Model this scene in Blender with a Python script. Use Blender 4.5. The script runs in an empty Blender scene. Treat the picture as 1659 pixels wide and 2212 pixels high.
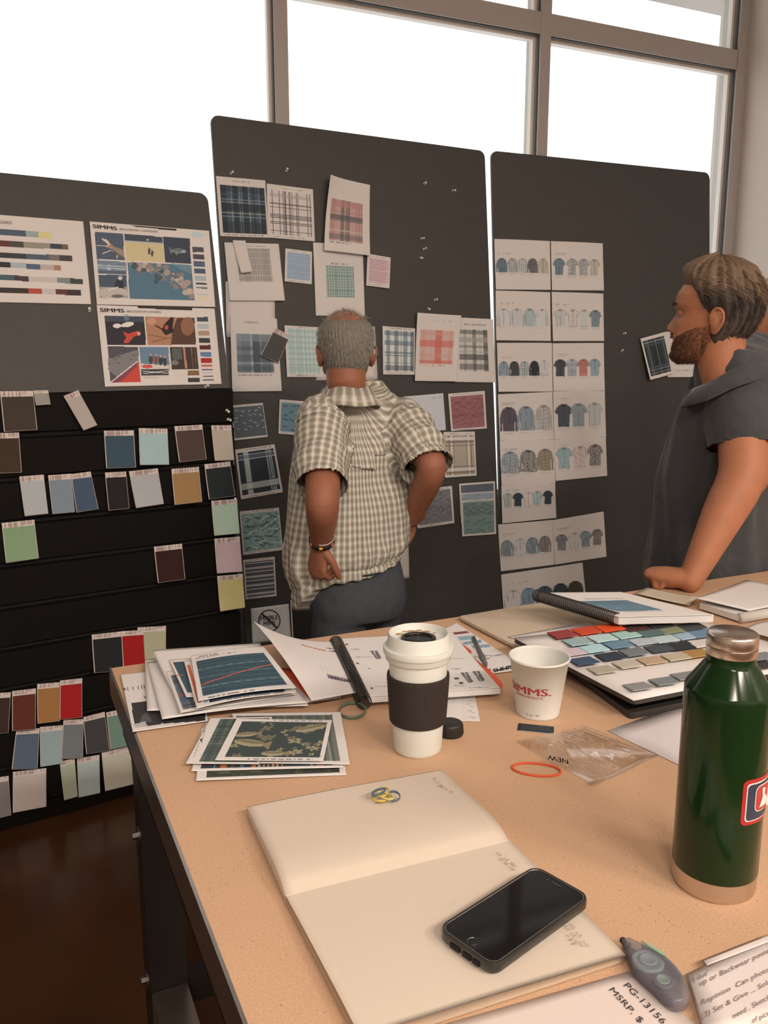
import bpy, bmesh, math, random
import numpy as np
from mathutils import Vector, Matrix
random.seed(7); np.random.seed(7)
scene = bpy.context.scene
COL = scene.collection

# ------------------------------------------------------------------ camera, sky, lights, exposure
FPX, CX, CY = 1830.0, 829.5, 1106.0
PITCH = math.atan(351 / FPX); YAW = math.radians(24.6)
CAM = np.array([0.0, 0.0, 1.5])
camd = bpy.data.cameras.new('camera'); cam = bpy.data.objects.new('camera', camd); COL.objects.link(cam)
camd.sensor_fit = 'VERTICAL'; camd.sensor_height = 36.0; camd.sensor_width = 27.0
camd.lens = FPX / 2212 * 36.0; camd.clip_start = 0.02
cam.location = CAM; cam.rotation_euler = (math.pi / 2 - PITCH, 0, -YAW)
scene.camera = cam

world = bpy.data.worlds.new('overcast_sky'); scene.world = world; world.use_nodes = True
bg = world.node_tree.nodes['Background']
bg.inputs[0].default_value = (1.0, 0.975, 0.94, 1); bg.inputs[1].default_value = 1.9

def area(name, loc, size, sy, power, col, rot=(0, 0, 0)):
    l = bpy.data.lights.new(name, 'AREA'); l.shape = 'RECTANGLE'; l.size = size; l.size_y = sy
    l.energy = power; l.color = col
    o = bpy.data.objects.new(name, l); o.location = loc; o.rotation_euler = rot; COL.objects.link(o); return o
WARM, WARM2 = (1.0, 0.72, 0.56), (1.0, 0.84, 0.72)
for i, (x, y) in enumerate(((-1.2, 0.9), (0.9, 0.9), (2.6, 0.9), (-1.2, -2.4), (0.9, -2.4), (2.6, -2.4))):
    area('ceiling_lamp_light', (x, y, 3.62), 1.2, 0.35, 4 if y > 0 else 128, WARM if y > 0 else WARM2)
for x in (0.5, 1.76, 2.95):                                   # portals: the three bays the sky shines through
    p = area('window_portal', (x, 3.50, 2.15), 1.15, 2.75, 1, (1, 1, 1), (-math.pi / 2, 0, 0)); p.data.cycles.is_portal = True
scene.view_settings.view_transform = 'Standard'; scene.view_settings.look = 'None'
scene.view_settings.exposure = 0.0; scene.view_settings.gamma = 1.0; scene.view_settings.use_curve_mapping = False

# ------------------------------------------------------------------ helpers
h_ = np.array([math.sin(YAW), math.cos(YAW), 0]); r_ = np.array([math.cos(YAW), -math.sin(YAW), 0]); z_ = np.array([0, 0, 1.0])
F_ = math.cos(PITCH) * h_ - math.sin(PITCH) * z_; U_ = math.sin(PITCH) * h_ + math.cos(PITCH) * z_
def ray(u, v): return F_ + (u - CX) / FPX * r_ - (v - CY) / FPX * U_
def W(u, v, d): return CAM + ray(u, v) * d                    # a point at a measured depth
def T(u, v, z=0.9):                                           # a point on the table (or a level z)
    d = ray(u, v); return CAM + d * ((z - 1.5) / d[2])
def hit(u, v, pl, off=0.0):
    p, n = pl; d = ray(u, v); return CAM + d * (((p + n * off - CAM) @ n) / (d @ n))
def tplane(z): return (np.array([0, 0, z]), z_)
CR = {0: (0, 0, 1), 1: (0, 350, 2.9625), 2: (0, 820, 2.9625), 3: (0, 1320, 2.9625), 4: (440, 350, 2.592), 5: (480, 820, 2.7197),
      6: (1040, 480, 3.1904), 7: (1040, 840, 3.1904), 'A': (220, 1300, 3.0722), 'B': (660, 1320, 2.765), 'C': (980, 1200, 2.4433),
      'D': (1080, 1500, 2.8653), 'E': (500, 1620, 1.975), 'F': (1180, 1950, 3.4635)}
def px(c, p):
    x, y, s = CR[c]; return (x + p[0] / s, y + p[1] / s)

def lin(c):
    c = np.asarray(c, float) / 255.0
    return np.where(c <= 0.04045, c / 12.92, ((c + 0.055) / 1.055) ** 2.4)
W_BOARD = lin((188, 171, 160)); W_TAB = lin((226, 197, 180)); W_LOW = lin((190, 174, 164))
def grade(c, tab):                                            # picture colours read off by eye run too vivid: calm the cool ones
    c = np.asarray(c, float); L = c @ (.30, .59, .11); sat = (c.max() - c.min()) / (c.max() + 1e-6)
    if c[0] >= c.max() - 1:
        if sat < .25 or tab: return c
        k, s = (.0, .72) if (L < 95 and sat > .6) else (.12, .92)
    else:
        k, s = (.58, 1.0) if tab else (.44 if c[2] < c[0] else .54, float(np.interp(L, [90, 185], [.85, .97])))
    return (L + (c - L) * (1 - k)) * s
def alb(c, w=W_BOARD): return np.clip(0.78 * lin(grade(c, w is W_TAB)) / w, 0.003, 0.88)

def principled(name):
    m = bpy.data.materials.new(name); m.use_nodes = True
    return m, m.node_tree, m.node_tree.nodes['Principled BSDF']
def mat(name, col, rough=0.6, metal=0.0, spec=0.5, var=0.0, scale=40.0, bump=0.0, bscale=None, coat=0.0, sheen=0.0, stretch=None):
    m, nt, b = principled(name)
    b.inputs['Base Color'].default_value = (*col[:3], 1); b.inputs['Roughness'].default_value = rough
    b.inputs['Metallic'].default_value = metal; b.inputs['Specular IOR Level'].default_value = spec
    b.inputs['Coat Weight'].default_value = coat; b.inputs['Sheen Weight'].default_value = sheen
    if var or bump:
        tc = nt.nodes.new('ShaderNodeTexCoord'); nz = nt.nodes.new('ShaderNodeTexNoise'); nz.inputs['Scale'].default_value = scale
        nz.inputs['Detail'].default_value = 5
        src = tc.outputs['Object']
        if stretch:
            mp = nt.nodes.new('ShaderNodeMapping'); mp.inputs['Scale'].default_value = stretch; nt.links.new(src, mp.inputs[0]); src = mp.outputs[0]
        nt.links.new(src, nz.inputs['Vector'])
        if var:
            mx = nt.nodes.new('ShaderNodeMix'); mx.data_type = 'RGBA'
            mx.inputs[6].default_value = (*[max(0, c * (1 - var)) for c in col[:3]], 1); mx.inputs[7].default_value = (*[min(1, c * (1 + var)) for c in col[:3]], 1)
            nt.links.new(nz.outputs[0], mx.inputs[0]); nt.links.new(mx.outputs[2], b.inputs['Base Color'])
        if bump:
            bp = nt.nodes.new('ShaderNodeBump'); bp.inputs['Strength'].default_value = bump; bp.inputs['Distance'].default_value = 0.01
            if bscale:
                n2 = nt.nodes.new('ShaderNodeTexNoise'); n2.inputs['Scale'].default_value = bscale; n2.inputs['Detail'].default_value = 4
                nt.links.new(src, n2.inputs['Vector']); nt.links.new(n2.outputs[0], bp.inputs['Height'])
            else: nt.links.new(nz.outputs[0], bp.inputs['Height'])
            nt.links.new(bp.outputs[0], b.inputs['Normal'])
    return m
_mc = {}
def cmat(c, w=W_BOARD, rough=0.75, kind='cloth'):             # a plain coloured cloth / card material, made once per colour
    k = (tuple(c), tuple(w), rough, kind)
    if k not in _mc:
        _mc[k] = mat('%s_%02x%02x%02x' % ((kind,) + tuple(int(v) for v in c)), alb(c, w), rough, var=0.12 if kind == 'cloth' else 0.03, scale=260, bump=0.15 if kind == 'cloth' else 0)
    return _mc[k]

def new(name, verts, faces, m=None, parent=None, smooth=False, mats=None, fm=None):
    me = bpy.data.meshes.new(name); me.from_pydata([tuple(map(float, v)) for v in verts], [], [tuple(map(int, f)) for f in faces]); me.update()
    return link(name, me, m, parent, smooth, mats, fm)
def wm(o): return (wm(o.parent) @ o.matrix_parent_inverse if o.parent else Matrix()) @ o.matrix_basis
def link(name, me, m=None, parent=None, smooth=False, mats=None, fm=None):
    o = bpy.data.objects.new(name, me); COL.objects.link(o)
    for q in (mats or ([m] if m else [])): me.materials.append(q)
    if fm is not None: me.polygons.foreach_set('material_index', np.asarray(fm, np.int32))
    if smooth: me.polygons.foreach_set('use_smooth', np.ones(len(me.polygons), bool))
    if parent: o.parent = parent; o.matrix_parent_inverse = wm(parent).inverted()
    return o
def tag(o, label=None, cat=None, group=None, kind=None):
    for k, v in (('label', label), ('category', cat), ('group', group), ('kind', kind)):
        if v: o[k] = v
    return o
def struct(o): o['kind'] = 'structure'; return o

class MB:                                                     # collects solids, links them as one mesh object
    def __init__(s): s.v = []; s.f = []; s.k = []
    def add(s, v, f, k=0):
        n = len(s.v); s.v += [np.asarray(p, float) for p in v]; s.f += [tuple(i + n for i in q) for q in f]; s.k += [k] * len(f); return s
    def box(s, a, b, k=0, M=None):
        (x0, y0, z0), (x1, y1, z1) = a, b
        v = [(x0, y0, z0), (x1, y0, z0), (x1, y1, z0), (x0, y1, z0), (x0, y0, z1), (x1, y0, z1), (x1, y1, z1), (x0, y1, z1)]
        if M is not None: v = [M(np.array(p)) for p in v]
        return s.add(v, [(0, 3, 2, 1), (4, 5, 6, 7), (0, 1, 5, 4), (1, 2, 6, 5), (2, 3, 7, 6), (3, 0, 4, 7)], k)
    def prism(s, poly, h, k=0):                               # poly: list of 3-D points (a flat loop), h: offset vector
        n = len(poly); v = [np.asarray(p, float) for p in poly] + [np.asarray(p, float) + h for p in poly]
        f = [tuple(range(n))[::-1], tuple(range(n, 2 * n))] + [(i, (i + 1) % n, (i + 1) % n + n, i + n) for i in range(n)]
        return s.add(v, f, k)
    def lathe(s, prof, c=(0, 0, 0), n=48, k=0, cap=True):
        c = np.asarray(c, float); v = []; f = []
        for (r, z) in prof:
            for i in range(n):
                a = 2 * math.pi * i / n; v.append(c + (r * math.cos(a), r * math.sin(a), z))
        for j in range(len(prof) - 1):
            for i in range(n): f.append((j * n + i, j * n + (i + 1) % n, (j + 1) * n + (i + 1) % n, (j + 1) * n + i))
        if cap: f += [tuple(range(n))[::-1], tuple(range((len(prof) - 1) * n, len(prof) * n))]
        return s.add(v, f, k)
    def tube(s, pts, r, n=8, k=0, closed=False, flat=1.0):
        v, f = tube_geo(pts, r, n, closed, flat); return s.add(v, f, k)
    def build(s, name, m=None, parent=None, smooth=False, mats=None):
        return new(name, s.v, s.f, m, parent, smooth, mats, s.k if mats else None)

def tube_geo(pts, r, n=8, closed=False, flat=1.0, ref=None):
    P = [np.asarray(p, float) for p in pts]; m = len(P); v = []; f = []
    rr = [r] * m if np.isscalar(r) else list(r)
    up = np.array(ref if ref is not None else (0, 0, 1.0), float); prev = None
    for i in range(m):
        t = (P[(i + 1) % m] - P[i - 1]) if closed else (P[min(i + 1, m - 1)] - P[max(i - 1, 0)])
        t = t / (np.linalg.norm(t) + 1e-12)
        a = np.cross(up, t) if (ref is not None or prev is None) else prev - t * (prev @ t)
        if np.linalg.norm(a) < 1e-3: a = np.cross((1.0, 0, 0), t)
        a /= np.linalg.norm(a); b = np.cross(t, a); prev = a
        ra, rb = (rr[i] if np.ndim(rr[i]) else (rr[i], rr[i] * flat))
        for j in range(n):
            q = 2 * math.pi * j / n; v.append(P[i] + a * ra * math.cos(q) + b * rb * math.sin(q))
    for i in range(m if closed else m - 1):
        i2 = (i + 1) % m
        for j in range(n): f.append((i * n + j, i * n + (j + 1) % n, i2 * n + (j + 1) % n, i2 * n + j))
    if not closed: f += [tuple(range(n))[::-1], tuple(range((m - 1) * n, m * n))]
    return v, f
def spline(pts, n=6):                                         # Catmull-Rom through points of any dimension
    P = [np.asarray(p, float) for p in pts]; P = [2 * P[0] - P[1]] + P + [2 * P[-1] - P[-2]]; out = []
    for i in range(1, len(P) - 2):
        for j in range(n):
            t = j / n
            out.append(0.5 * (2 * P[i] + (P[i + 1] - P[i - 1]) * t + (2 * P[i - 1] - 5 * P[i] + 4 * P[i + 1] - P[i + 2]) * t * t + (3 * P[i] - P[i - 1] - 3 * P[i + 1] + P[i + 2]) * t ** 3))
    return out + [P[-2]]
def evaluated(o):                                             # bake an object's modifiers into its mesh
    dg = bpy.context.evaluated_depsgraph_get(); me = bpy.data.meshes.new_from_object(o.evaluated_get(dg), depsgraph=dg)
    old = o.data; o.modifiers.clear(); o.data = me
    if old.users == 0:
        (bpy.data.meshes if isinstance(old, bpy.types.Mesh) else bpy.data.curves).remove(old)
    return o
def bevel(o, w, seg=2):
    md = o.modifiers.new('b', 'BEVEL'); md.width = w; md.segments = seg; md.limit_method = 'ANGLE'; md.angle_limit = 0.6
    evaluated(o); o.data.polygons.foreach_set('use_smooth', np.ones(len(o.data.polygons), bool))
    try: o.data.set_sharp_from_angle(angle=0.6)
    except Exception: pass
    return o

# text: Blender's own outline font turned to mesh, laid between two picture-measured points on a plane
_tx = {}
def text_verts(body, bold=0.0, shear=0.0):
    k = (body, bold, shear)
    if k not in _tx:
        cu = bpy.data.curves.new('t', 'FONT'); cu.body = body; cu.size = 1; cu.shear = shear; cu.resolution_u = 3; cu.extrude = 0
        o = bpy.data.objects.new('t', cu); COL.objects.link(o); bpy.context.view_layer.update()
        dg = bpy.context.evaluated_depsgraph_get(); me = bpy.data.meshes.new_from_object(o.evaluated_get(dg), depsgraph=dg)
        v = np.empty(len(me.vertices) * 3); me.vertices.foreach_get('co', v); v = v.reshape(-1, 3)
        f = [tuple(p.vertices) for p in me.polygons]
        if bold > 0:                                           # heavier strokes: the same letters again, a hair to either side
            n0 = len(v); f = f + [tuple(i + n0 for i in q) for q in f] + [tuple(i + 2 * n0 for i in q) for q in f]; v = np.vstack([v, v + [bold, 0, -.0003], v + [-bold, 0, -.0006]])
        bpy.data.objects.remove(o); bpy.data.curves.remove(cu); bpy.data.meshes.remove(me)
        _tx[k] = (v, f)
    return _tx[k]
def text_on(body, P0, P1, up, n, m, parent, name='lettering', bold=0.0, shear=0.0, off=0.0004, cap=None, curve=None):
    """P0,P1 baseline ends; up: vector of cap height; fits the words to that box"""
    v, f = text_verts(body, bold, shear)
    x0, x1 = v[:, 0].min(), v[:, 0].max(); hcap = cap or 0.69
    ex = (np.asarray(P1) - P0) / (x1 - x0); ey = np.asarray(up, float) / hcap
    q = [P0 + ex * (a - x0) + ey * b + np.asarray(n) * off for a, b, _ in v]
    return new(name, q, f, m, parent)
# ------------------------------------------------------------------ prints: flat colour laid out cell by cell on a real sheet
def paper_material():
    m, nt, b = principled('printed_paper'); a = nt.nodes.new('ShaderNodeVertexColor'); a.layer_name = 'print'
    nz = nt.nodes.new('ShaderNodeTexNoise'); nz.inputs['Scale'].default_value = 900; tc = nt.nodes.new('ShaderNodeTexCoord')
    mx = nt.nodes.new('ShaderNodeMix'); mx.data_type = 'RGBA'; mx.blend_type = 'MULTIPLY'; mx.inputs[0].default_value = 0.12
    nt.links.new(tc.outputs['Object'], nz.inputs['Vector']); nt.links.new(a.outputs[0], mx.inputs[6]); nt.links.new(nz.outputs[0], mx.inputs[7])
    nt.links.new(mx.outputs[2], b.inputs['Base Color']); b.inputs['Roughness'].default_value = 0.62; b.inputs['Specular IOR Level'].default_value = 0.3
    return m
PAPER = paper_material()

class Art:
    """ink on a sheet: s,t run 0..1 across and down; X,Y are the crop coordinates the sheet was measured in"""
    def __init__(s, quad, nx, ny, base=(188, 171, 160), w=W_BOARD):
        s.w = w; s.q = [np.asarray(p, float) for p in quad]; s.nx, s.ny = nx, ny
        S, Tt = np.meshgrid((np.arange(nx) + .5) / nx, (np.arange(ny) + .5) / ny); s.s, s.t = S, Tt
        a, b, c, d = s.q
        P = [(1 - Tt) * ((1 - S) * a[i] + S * b[i]) + Tt * ((1 - S) * d[i] + S * c[i]) for i in (0, 1)]
        s.X, s.Y = P; s.c = np.empty((ny, nx, 3)); s.c[:] = alb(base, w)
        s.rs = np.random.RandomState(int(abs(quad[0][0] * 7 + quad[0][1] * 3 + quad[2][0])) % 9999)
    def put(s, mask, col, a=1.0):
        a = np.where(mask, a, 0.0)[..., None]; s.c = s.c * (1 - a) + alb(col, s.w) * a; return s
    def inpoly(s, pts, X=None, Y=None):
        X = s.X if X is None else X; Y = s.Y if Y is None else Y
        m = np.zeros(X.shape, bool); j = len(pts) - 1
        for i in range(len(pts)):
            (xi, yi), (xj, yj) = pts[i], pts[j]
            if yi != yj: m ^= ((yi > Y) != (yj > Y)) & (X < (xj - xi) * (Y - yi) / (yj - yi) + xi)
            j = i
        return m
    def poly(s, pts, col, a=1.0): return s.put(s.inpoly(pts), col, a)
    def st(s, s0, t0, s1, t1, col, a=1.0): return s.put((s.s >= s0) & (s.s <= s1) & (s.t >= t0) & (s.t <= t1), col, a)
    def ell(s, cx, cy, rx, ry, col, a=1.0, rot=0.0):
        dx, dy = s.X - cx, s.Y - cy; c, q = math.cos(rot), math.sin(rot)
        return s.put(((dx * c + dy * q) / rx) ** 2 + ((dy * c - dx * q) / ry) ** 2 < 1, col, a)
    def line(s, p, q, w, col, a=1.0):
        dx, dy = q[0] - p[0], q[1] - p[1]; L = dx * dx + dy * dy + 1e-9
        k = np.clip(((s.X - p[0]) * dx + (s.Y - p[1]) * dy) / L, 0, 1)
        return s.put(np.hypot(s.X - p[0] - k * dx, s.Y - p[1] - k * dy) < w / 2, col, a)
    def uv(s, box):                                           # local 0..1 coordinates of a printed field
        s0, t0, s1, t1 = box; u = (s.s - s0) / (s1 - s0); v = (s.t - t0) / (t1 - t0)
        return u, v, (u >= 0) & (u <= 1) & (v >= 0) & (v <= 1)
    def plaid(s, box, base, vs, hs=None):
        """vs / hs: (centre, width, colour, strength) stripes across the printed field"""
        u, v, m = s.uv(box); s.put(m, base)
        for (p, w, c, a) in vs: s.put(m & (abs(u - p) < w / 2), c, a)
        for (p, w, c, a) in (vs if hs is None else hs): s.put(m & (abs(v - p) < w / 2), c, a)
        return s
    def check(s, box, base, col, nx, ny, w=0.35, a=0.6):
        u, v, m = s.uv(box); s.put(m, base)
        s.put(m & ((u * nx) % 1 < w), col, a); s.put(m & ((v * ny) % 1 < w), col, a); return s
    def caption(s, t, s0=0.08, s1=0.7, col=(120, 108, 102), th=0.012):
        u = ((s.s - s0) * 57).astype(int); on = (np.sin(u * 12.9 + s.q[0][0]) * 43758.5) % 1 > 0.35
        return s.put((abs(s.t - t) < th) & (s.s > s0) & (s.s < s1) & on, col, 0.7)
    def fish(s, box, col, n=9, size=0.09, a=0.85, lines=0, lc=None):
        u, v, m = s.uv(box); r = s.rs
        for i in range(n):
            k = int(math.ceil(math.sqrt(n))); cx = (i % k + 0.25 + 0.5 * r.rand()) / k; cy = (i // k + 0.25 + 0.5 * r.rand()) / k; th = r.uniform(-0.7, 0.5)
            dx, dy = u - cx, v - cy; X = dx * math.cos(th) + dy * math.sin(th); Y = dy * math.cos(th) - dx * math.sin(th)
            s.put(m & ((X / size) ** 2 + (Y / (size * .26)) ** 2 < 1), col, a)
            s.put(m & (X > size * .7) & (X < size * 1.35) & (abs(Y) < (X - size * .6) * .5), col, a)
        for i in range(lines):
            p = r.rand(4); f = 4 + 6 * p[0]
            s.put(m & (abs(v - p[1] - 0.05 * np.sin(u * f * 3 + p[2] * 6)) < 0.011), lc or col, 0.55)
        return s

def sheet(name, label, cat, group, crop, quad, pl, off, art, bow=None, parent=None, thick=0.0006):
    """quad TL TR BR BL in crop pixels, laid on plane pl at height off; bow(s,t)-> extra height along the plane's normal"""
    C = [hit(*px(crop, p), pl, off) for p in quad]; n = pl[1]; nx, ny = art.nx, art.ny
    S, Tt = np.meshgrid(np.linspace(0, 1, nx + 1), np.linspace(0, 1, ny + 1)); S = S[..., None]; Tt = Tt[..., None]
    P = (1 - Tt) * ((1 - S) * C[0] + S * C[1]) + Tt * ((1 - S) * C[3] + S * C[2])
    if bow is not None: P = P + np.broadcast_to(bow(S, Tt), S.shape) * n
    P = P.reshape(-1, 3); w = nx + 1
    i = np.arange(ny)[:, None] * w + np.arange(nx)[None, :]; q = np.stack([i, i + w, i + w + 1, i + 1], -1).reshape(-1, 4)
    ring = list(range(w)) + [r * w + nx for r in range(1, ny + 1)] + [ny * w + k for k in range(nx - 1, -1, -1)] + [r * w for r in range(ny - 1, 0, -1)]
    nb = len(P); low = P[ring] - n * thick; m = len(ring)
    rim = np.array([(ring[k], ring[(k + 1) % m], nb + (k + 1) % m, nb + k) for k in range(m)])
    V = np.vstack([P, low]); Fq = np.vstack([q, rim])
    me = bpy.data.meshes.new(name); me.vertices.add(len(V)); me.vertices.foreach_set('co', V.ravel())
    me.loops.add(len(Fq) * 4); me.loops.foreach_set('vertex_index', Fq.ravel().astype(np.int32))
    me.polygons.add(len(Fq)); me.polygons.foreach_set('loop_start', np.arange(0, len(Fq) * 4, 4, dtype=np.int32))
    me.update(calc_edges=True)
    at = me.color_attributes.new('print', 'FLOAT_COLOR', 'CORNER')
    cc = np.ones((len(Fq), 4)); cc[:nx * ny, :3] = art.c.reshape(-1, 3); cc[nx * ny:, :3] = alb((190, 172, 160), W_BOARD)
    at.data.foreach_set('color', np.repeat(cc, 4, 0).ravel().astype(np.float32))
    o = link(name, me, PAPER, parent, smooth=bow is not None)
    if label: tag(o, label, cat, group)
    return o

# ------------------------------------------------------------------ the room
M_WALL = mat('grey_wall_paint', (0.60, 0.55, 0.50), 0.8, var=0.04, scale=6)
M_WALLD = mat('interior_wall_paint', (0.52, 0.47, 0.43), 0.85, var=0.04, scale=6)
M_CEIL = mat('ceiling_paint', (0.55, 0.50, 0.45), 0.9, var=0.03, scale=8)
M_ALU = mat('painted_aluminium', (0.40, 0.375, 0.355), 0.45, spec=0.5)
M_STOP = mat('window_lit_aluminium', (0.80, 0.77, 0.73), 0.4)  # window light on the glazing stops is put into this paler colour
M_GASKET = mat('dark_gasket', (0.05, 0.05, 0.05), 0.6)
M_FLOOR = mat('polished_brown_concrete', (0.066, 0.029, 0.013), 0.22, var=0.6, scale=3.2, bump=0.05, bscale=14, spec=0.3)
Xl, Xr, Yb, Yw, Zc = -3.2, 3.60, -4.0, 3.45, 3.70
struct(MB().box((Xl - .1, Yb - .1, -.1), (Xr + .1, Yw + .2, 0)).build('floor', M_FLOOR))
struct(MB().box((Xl - .1, Yb - .1, Zc), (Xr + .1, Yw + .2, Zc + .1)).build('ceiling', M_CEIL))
struct(MB().box((Xl - .1, Yb, 0), (Xl, Yw + .2, Zc)).build('wall_left', M_WALLD))
struct(MB().box((Xr, Yb, 0), (Xr + .1, Yw + .2, Zc)).build('wall_right', M_WALL))
struct(MB().box((Xl, Yb - .1, 0), (Xr, Yb, Zc)).build('wall_rear', M_WALLD))
BX = (-1.36, -0.115, 1.135, 2.378, 3.56); SILL, TR0, TR1, HEAD = 0.75, 2.885, 2.975, 3.62
struct(MB().box((BX[0], Yw, 0), (Xr, Yw + .2, SILL)).box((Xl, Yw, 0), (BX[0], Yw + .2, Zc)).box((BX[0], Yw, HEAD), (Xr, Yw + .2, Zc)).build('wall_window', M_WALL))
def glass():
    m, nt, b = principled('window_glass'); nt.nodes.remove(b); out = nt.nodes['Material Output']
    t = nt.nodes.new('ShaderNodeBsdfTransparent'); g = nt.nodes.new('ShaderNodeBsdfGlossy'); g.inputs['Roughness'].default_value = 0.02
    t.inputs[0].default_value = (0.96, 0.97, 0.97, 1)
    lw = nt.nodes.new('ShaderNodeLayerWeight'); pw = nt.nodes.new('ShaderNodeMath'); pw.operation = 'POWER'; pw.inputs[1].default_value = 5
    fr = nt.nodes.new('ShaderNodeMath'); fr.operation = 'MULTIPLY_ADD'; fr.inputs[1].default_value = 0.9; fr.inputs[2].default_value = 0.04; mx = nt.nodes.new('ShaderNodeMixShader')
    nt.links.new(lw.outputs['Facing'], pw.inputs[0]); nt.links.new(pw.outputs[0], fr.inputs[0])
    nt.links.new(fr.outputs[0], mx.inputs[0]); nt.links.new(t.outputs[0], mx.inputs[1]); nt.links.new(g.outputs[0], mx.inputs[2]); nt.links.new(mx.outputs[0], out.inputs[0]); return m
M_GLASS = glass()
for k in range(4):
    a, b = BX[k], BX[k + 1]; wd = 0.027
    root = struct(MB().box((a - wd, Yw, SILL), (a + wd, Yw + .115, HEAD)).build('window_%d' % (k + 1), M_ALU))       # its own left mullion
    for (z0, z1, nm) in ((SILL, SILL + .06, 'sill_rail'), (TR0, TR1, 'transom'), (HEAD - .06, HEAD, 'head_rail')):
        MB().box((a + wd, Yw + .002, z0), (b - wd, Yw + .115, z1)).build(nm, M_ALU, root)
    for (z0, z1) in ((SILL + .06, TR0), (TR1, HEAD - .06)):
        MB().box((a + wd, Yw + .070, z0), (b - wd, Yw + .076, z1)).build('pane', M_GLASS, root)
        s = MB()                                               # glazing stops and gaskets round the pane
        for (p, q) in (((a + wd, Yw + .040, z0), (a + wd + .016, Yw + .066, z1)), ((b - wd - .016, Yw + .040, z0), (b - wd, Yw + .066, z1)),
                       ((a + wd + .016, Yw + .040, z0), (b - wd - .016, Yw + .066, z0 + .016)), ((a + wd + .016, Yw + .040, z1 - .016), (b - wd - .016, Yw + .066, z1))): s.box(p, q)
        s.build('glazing_stop', M_STOP, root)
        g = MB()
        for (p, q) in (((b - wd - .004, Yw + .012, z0), (b - wd + .001, Yw + .024, z1)), ((a + wd - .001, Yw + .012, z0), (a + wd + .004, Yw + .024, z1)), ((a + wd, Yw + .012, z1 - .004), (b - wd, Yw + .024, z1 + .001))): g.box(p, q)
        g.build('gasket', M_GASKET, root)
struct(MB().box((3.535, Yw, SILL), (3.599, Yw + .115, HEAD)).build('trim_1', M_ALU))
struct(MB().box((-4, 3.75, 3.63), (9, 4.56, 3.85)).build('canopy_beam', mat('outdoor_soffit', (0.30, 0.27, 0.25), 0.8, var=0.1, scale=3))).name = 'roof_canopy'
struct(MB().box((Xl, Yw - .012, 0), (Xr, Yw, .1)).build('baseboard_window', M_GASKET))
struct(MB().box((Xr - .012, Yb, 0), (Xr, Yw - .012, .1)).build('baseboard_right', M_GASKET))
# ceiling lamps that hold the area lights
for i, (x, y) in enumerate(((-1.2, 0.9), (0.9, 0.9), (2.6, 0.9), (-1.2, -2.4), (0.9, -2.4), (2.6, -2.4))):
    q = MB().box((x - .63, y - .2, 3.63), (x + .63, y + .2, 3.699)).build('ceiling_lamp', M_ALU)
    tag(q, 'long ceiling lamp in the row %s, %s' % (('nearer the windows', 'far behind the work table')[y < 0], ('left of the table', 'above the table', 'by the grey side wall')[i % 3]), 'lamp', 'ceiling lamps')
    MB().box((x - .6, y - .175, 3.624), (x + .6, y + .175, 3.6305)).build('diffuser', mat('lamp_diffuser', (0.8, 0.75, 0.7), 0.5), q)

# ------------------------------------------------------------------ black boards and the slat panel
M_FOAM = mat('black_foam_board', (0.053, 0.054, 0.053), 0.55, spec=0.45, var=0.15, scale=30, bump=0.03)
M_EDGE = mat('foam_board_edge', (0.03, 0.028, 0.027), 0.8)
def board(name, label, TLp, TRp, zbot, lean, ztop, cut=0.03, pts_px=None):
    """a leaning board: TL/TR are world corners of its upper edge (front face)"""
    A, B = np.array(TLp, float), np.array(TRp, float); A[2] = B[2] = ztop; e = B - A; L = np.linalg.norm(e); e /= L
    nrm = np.array([e[1], -e[0], 0.0])                          # towards the room
    th = math.radians(lean); dn = np.array([0, 0, -1.0]) * math.cos(th) + nrm * math.sin(th)
    n = nrm * math.cos(th) + z_ * math.sin(th)
    H = (ztop - zbot) / math.cos(th); pts = []
    for (cx, cy, a0) in ((cut, cut, 180), (L - cut, cut, 270)):
        for j in range(6):
            a = math.radians(a0 + j * 18); pts.append((cx + cut * math.cos(a), cy + cut * math.sin(a)))
    pts = [(x, y) for x, y in pts] + [(L, H), (0, H)]
    o = MB().prism([A + e * x + dn * y - n * .012 for x, y in pts], n * .012).build(name, M_FOAM)
    tag(o, label, 'board', 'black pin boards')
    return (A, n), o
PL_MID, b_mid = board('pin_board', 'tall black pin board behind the older man, covered in plaid prints', (0.8058, 3.286, 0), (2.023, 3.369, 0), 0.0, 6.0, 2.346)
PL_RIGHT, b_right = board('pin_board', 'tall black pin board behind the man in the dark shirt, with white shirt sheets', (2.0487, 3.3576, 0), (3.268, 3.3167, 0), 0.0, 5.5, 2.348)
ANG = math.radians(7.73); SE = np.array([math.cos(ANG), math.sin(ANG), 0]); SN = np.array([math.sin(ANG), -math.cos(ANG), 0])
S0 = np.array([-0.0883, 2.7279, 0.0]); PL_SLAT = (S0, SN)
lean = math.radians(12); PL_LEFT0 = (S0 - SN * .02 + z_ * 1.376, SN * math.cos(lean) + z_ * math.sin(lean))
TRc = hit(448, 418, PL_LEFT0)
PL_LEFT, b_left = board('pin_board', 'low black pin board propped on the slatted panel, with photo posters', TRc - SE * 1.3, TRc, 1.372, 12.0, TRc[2])
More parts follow.
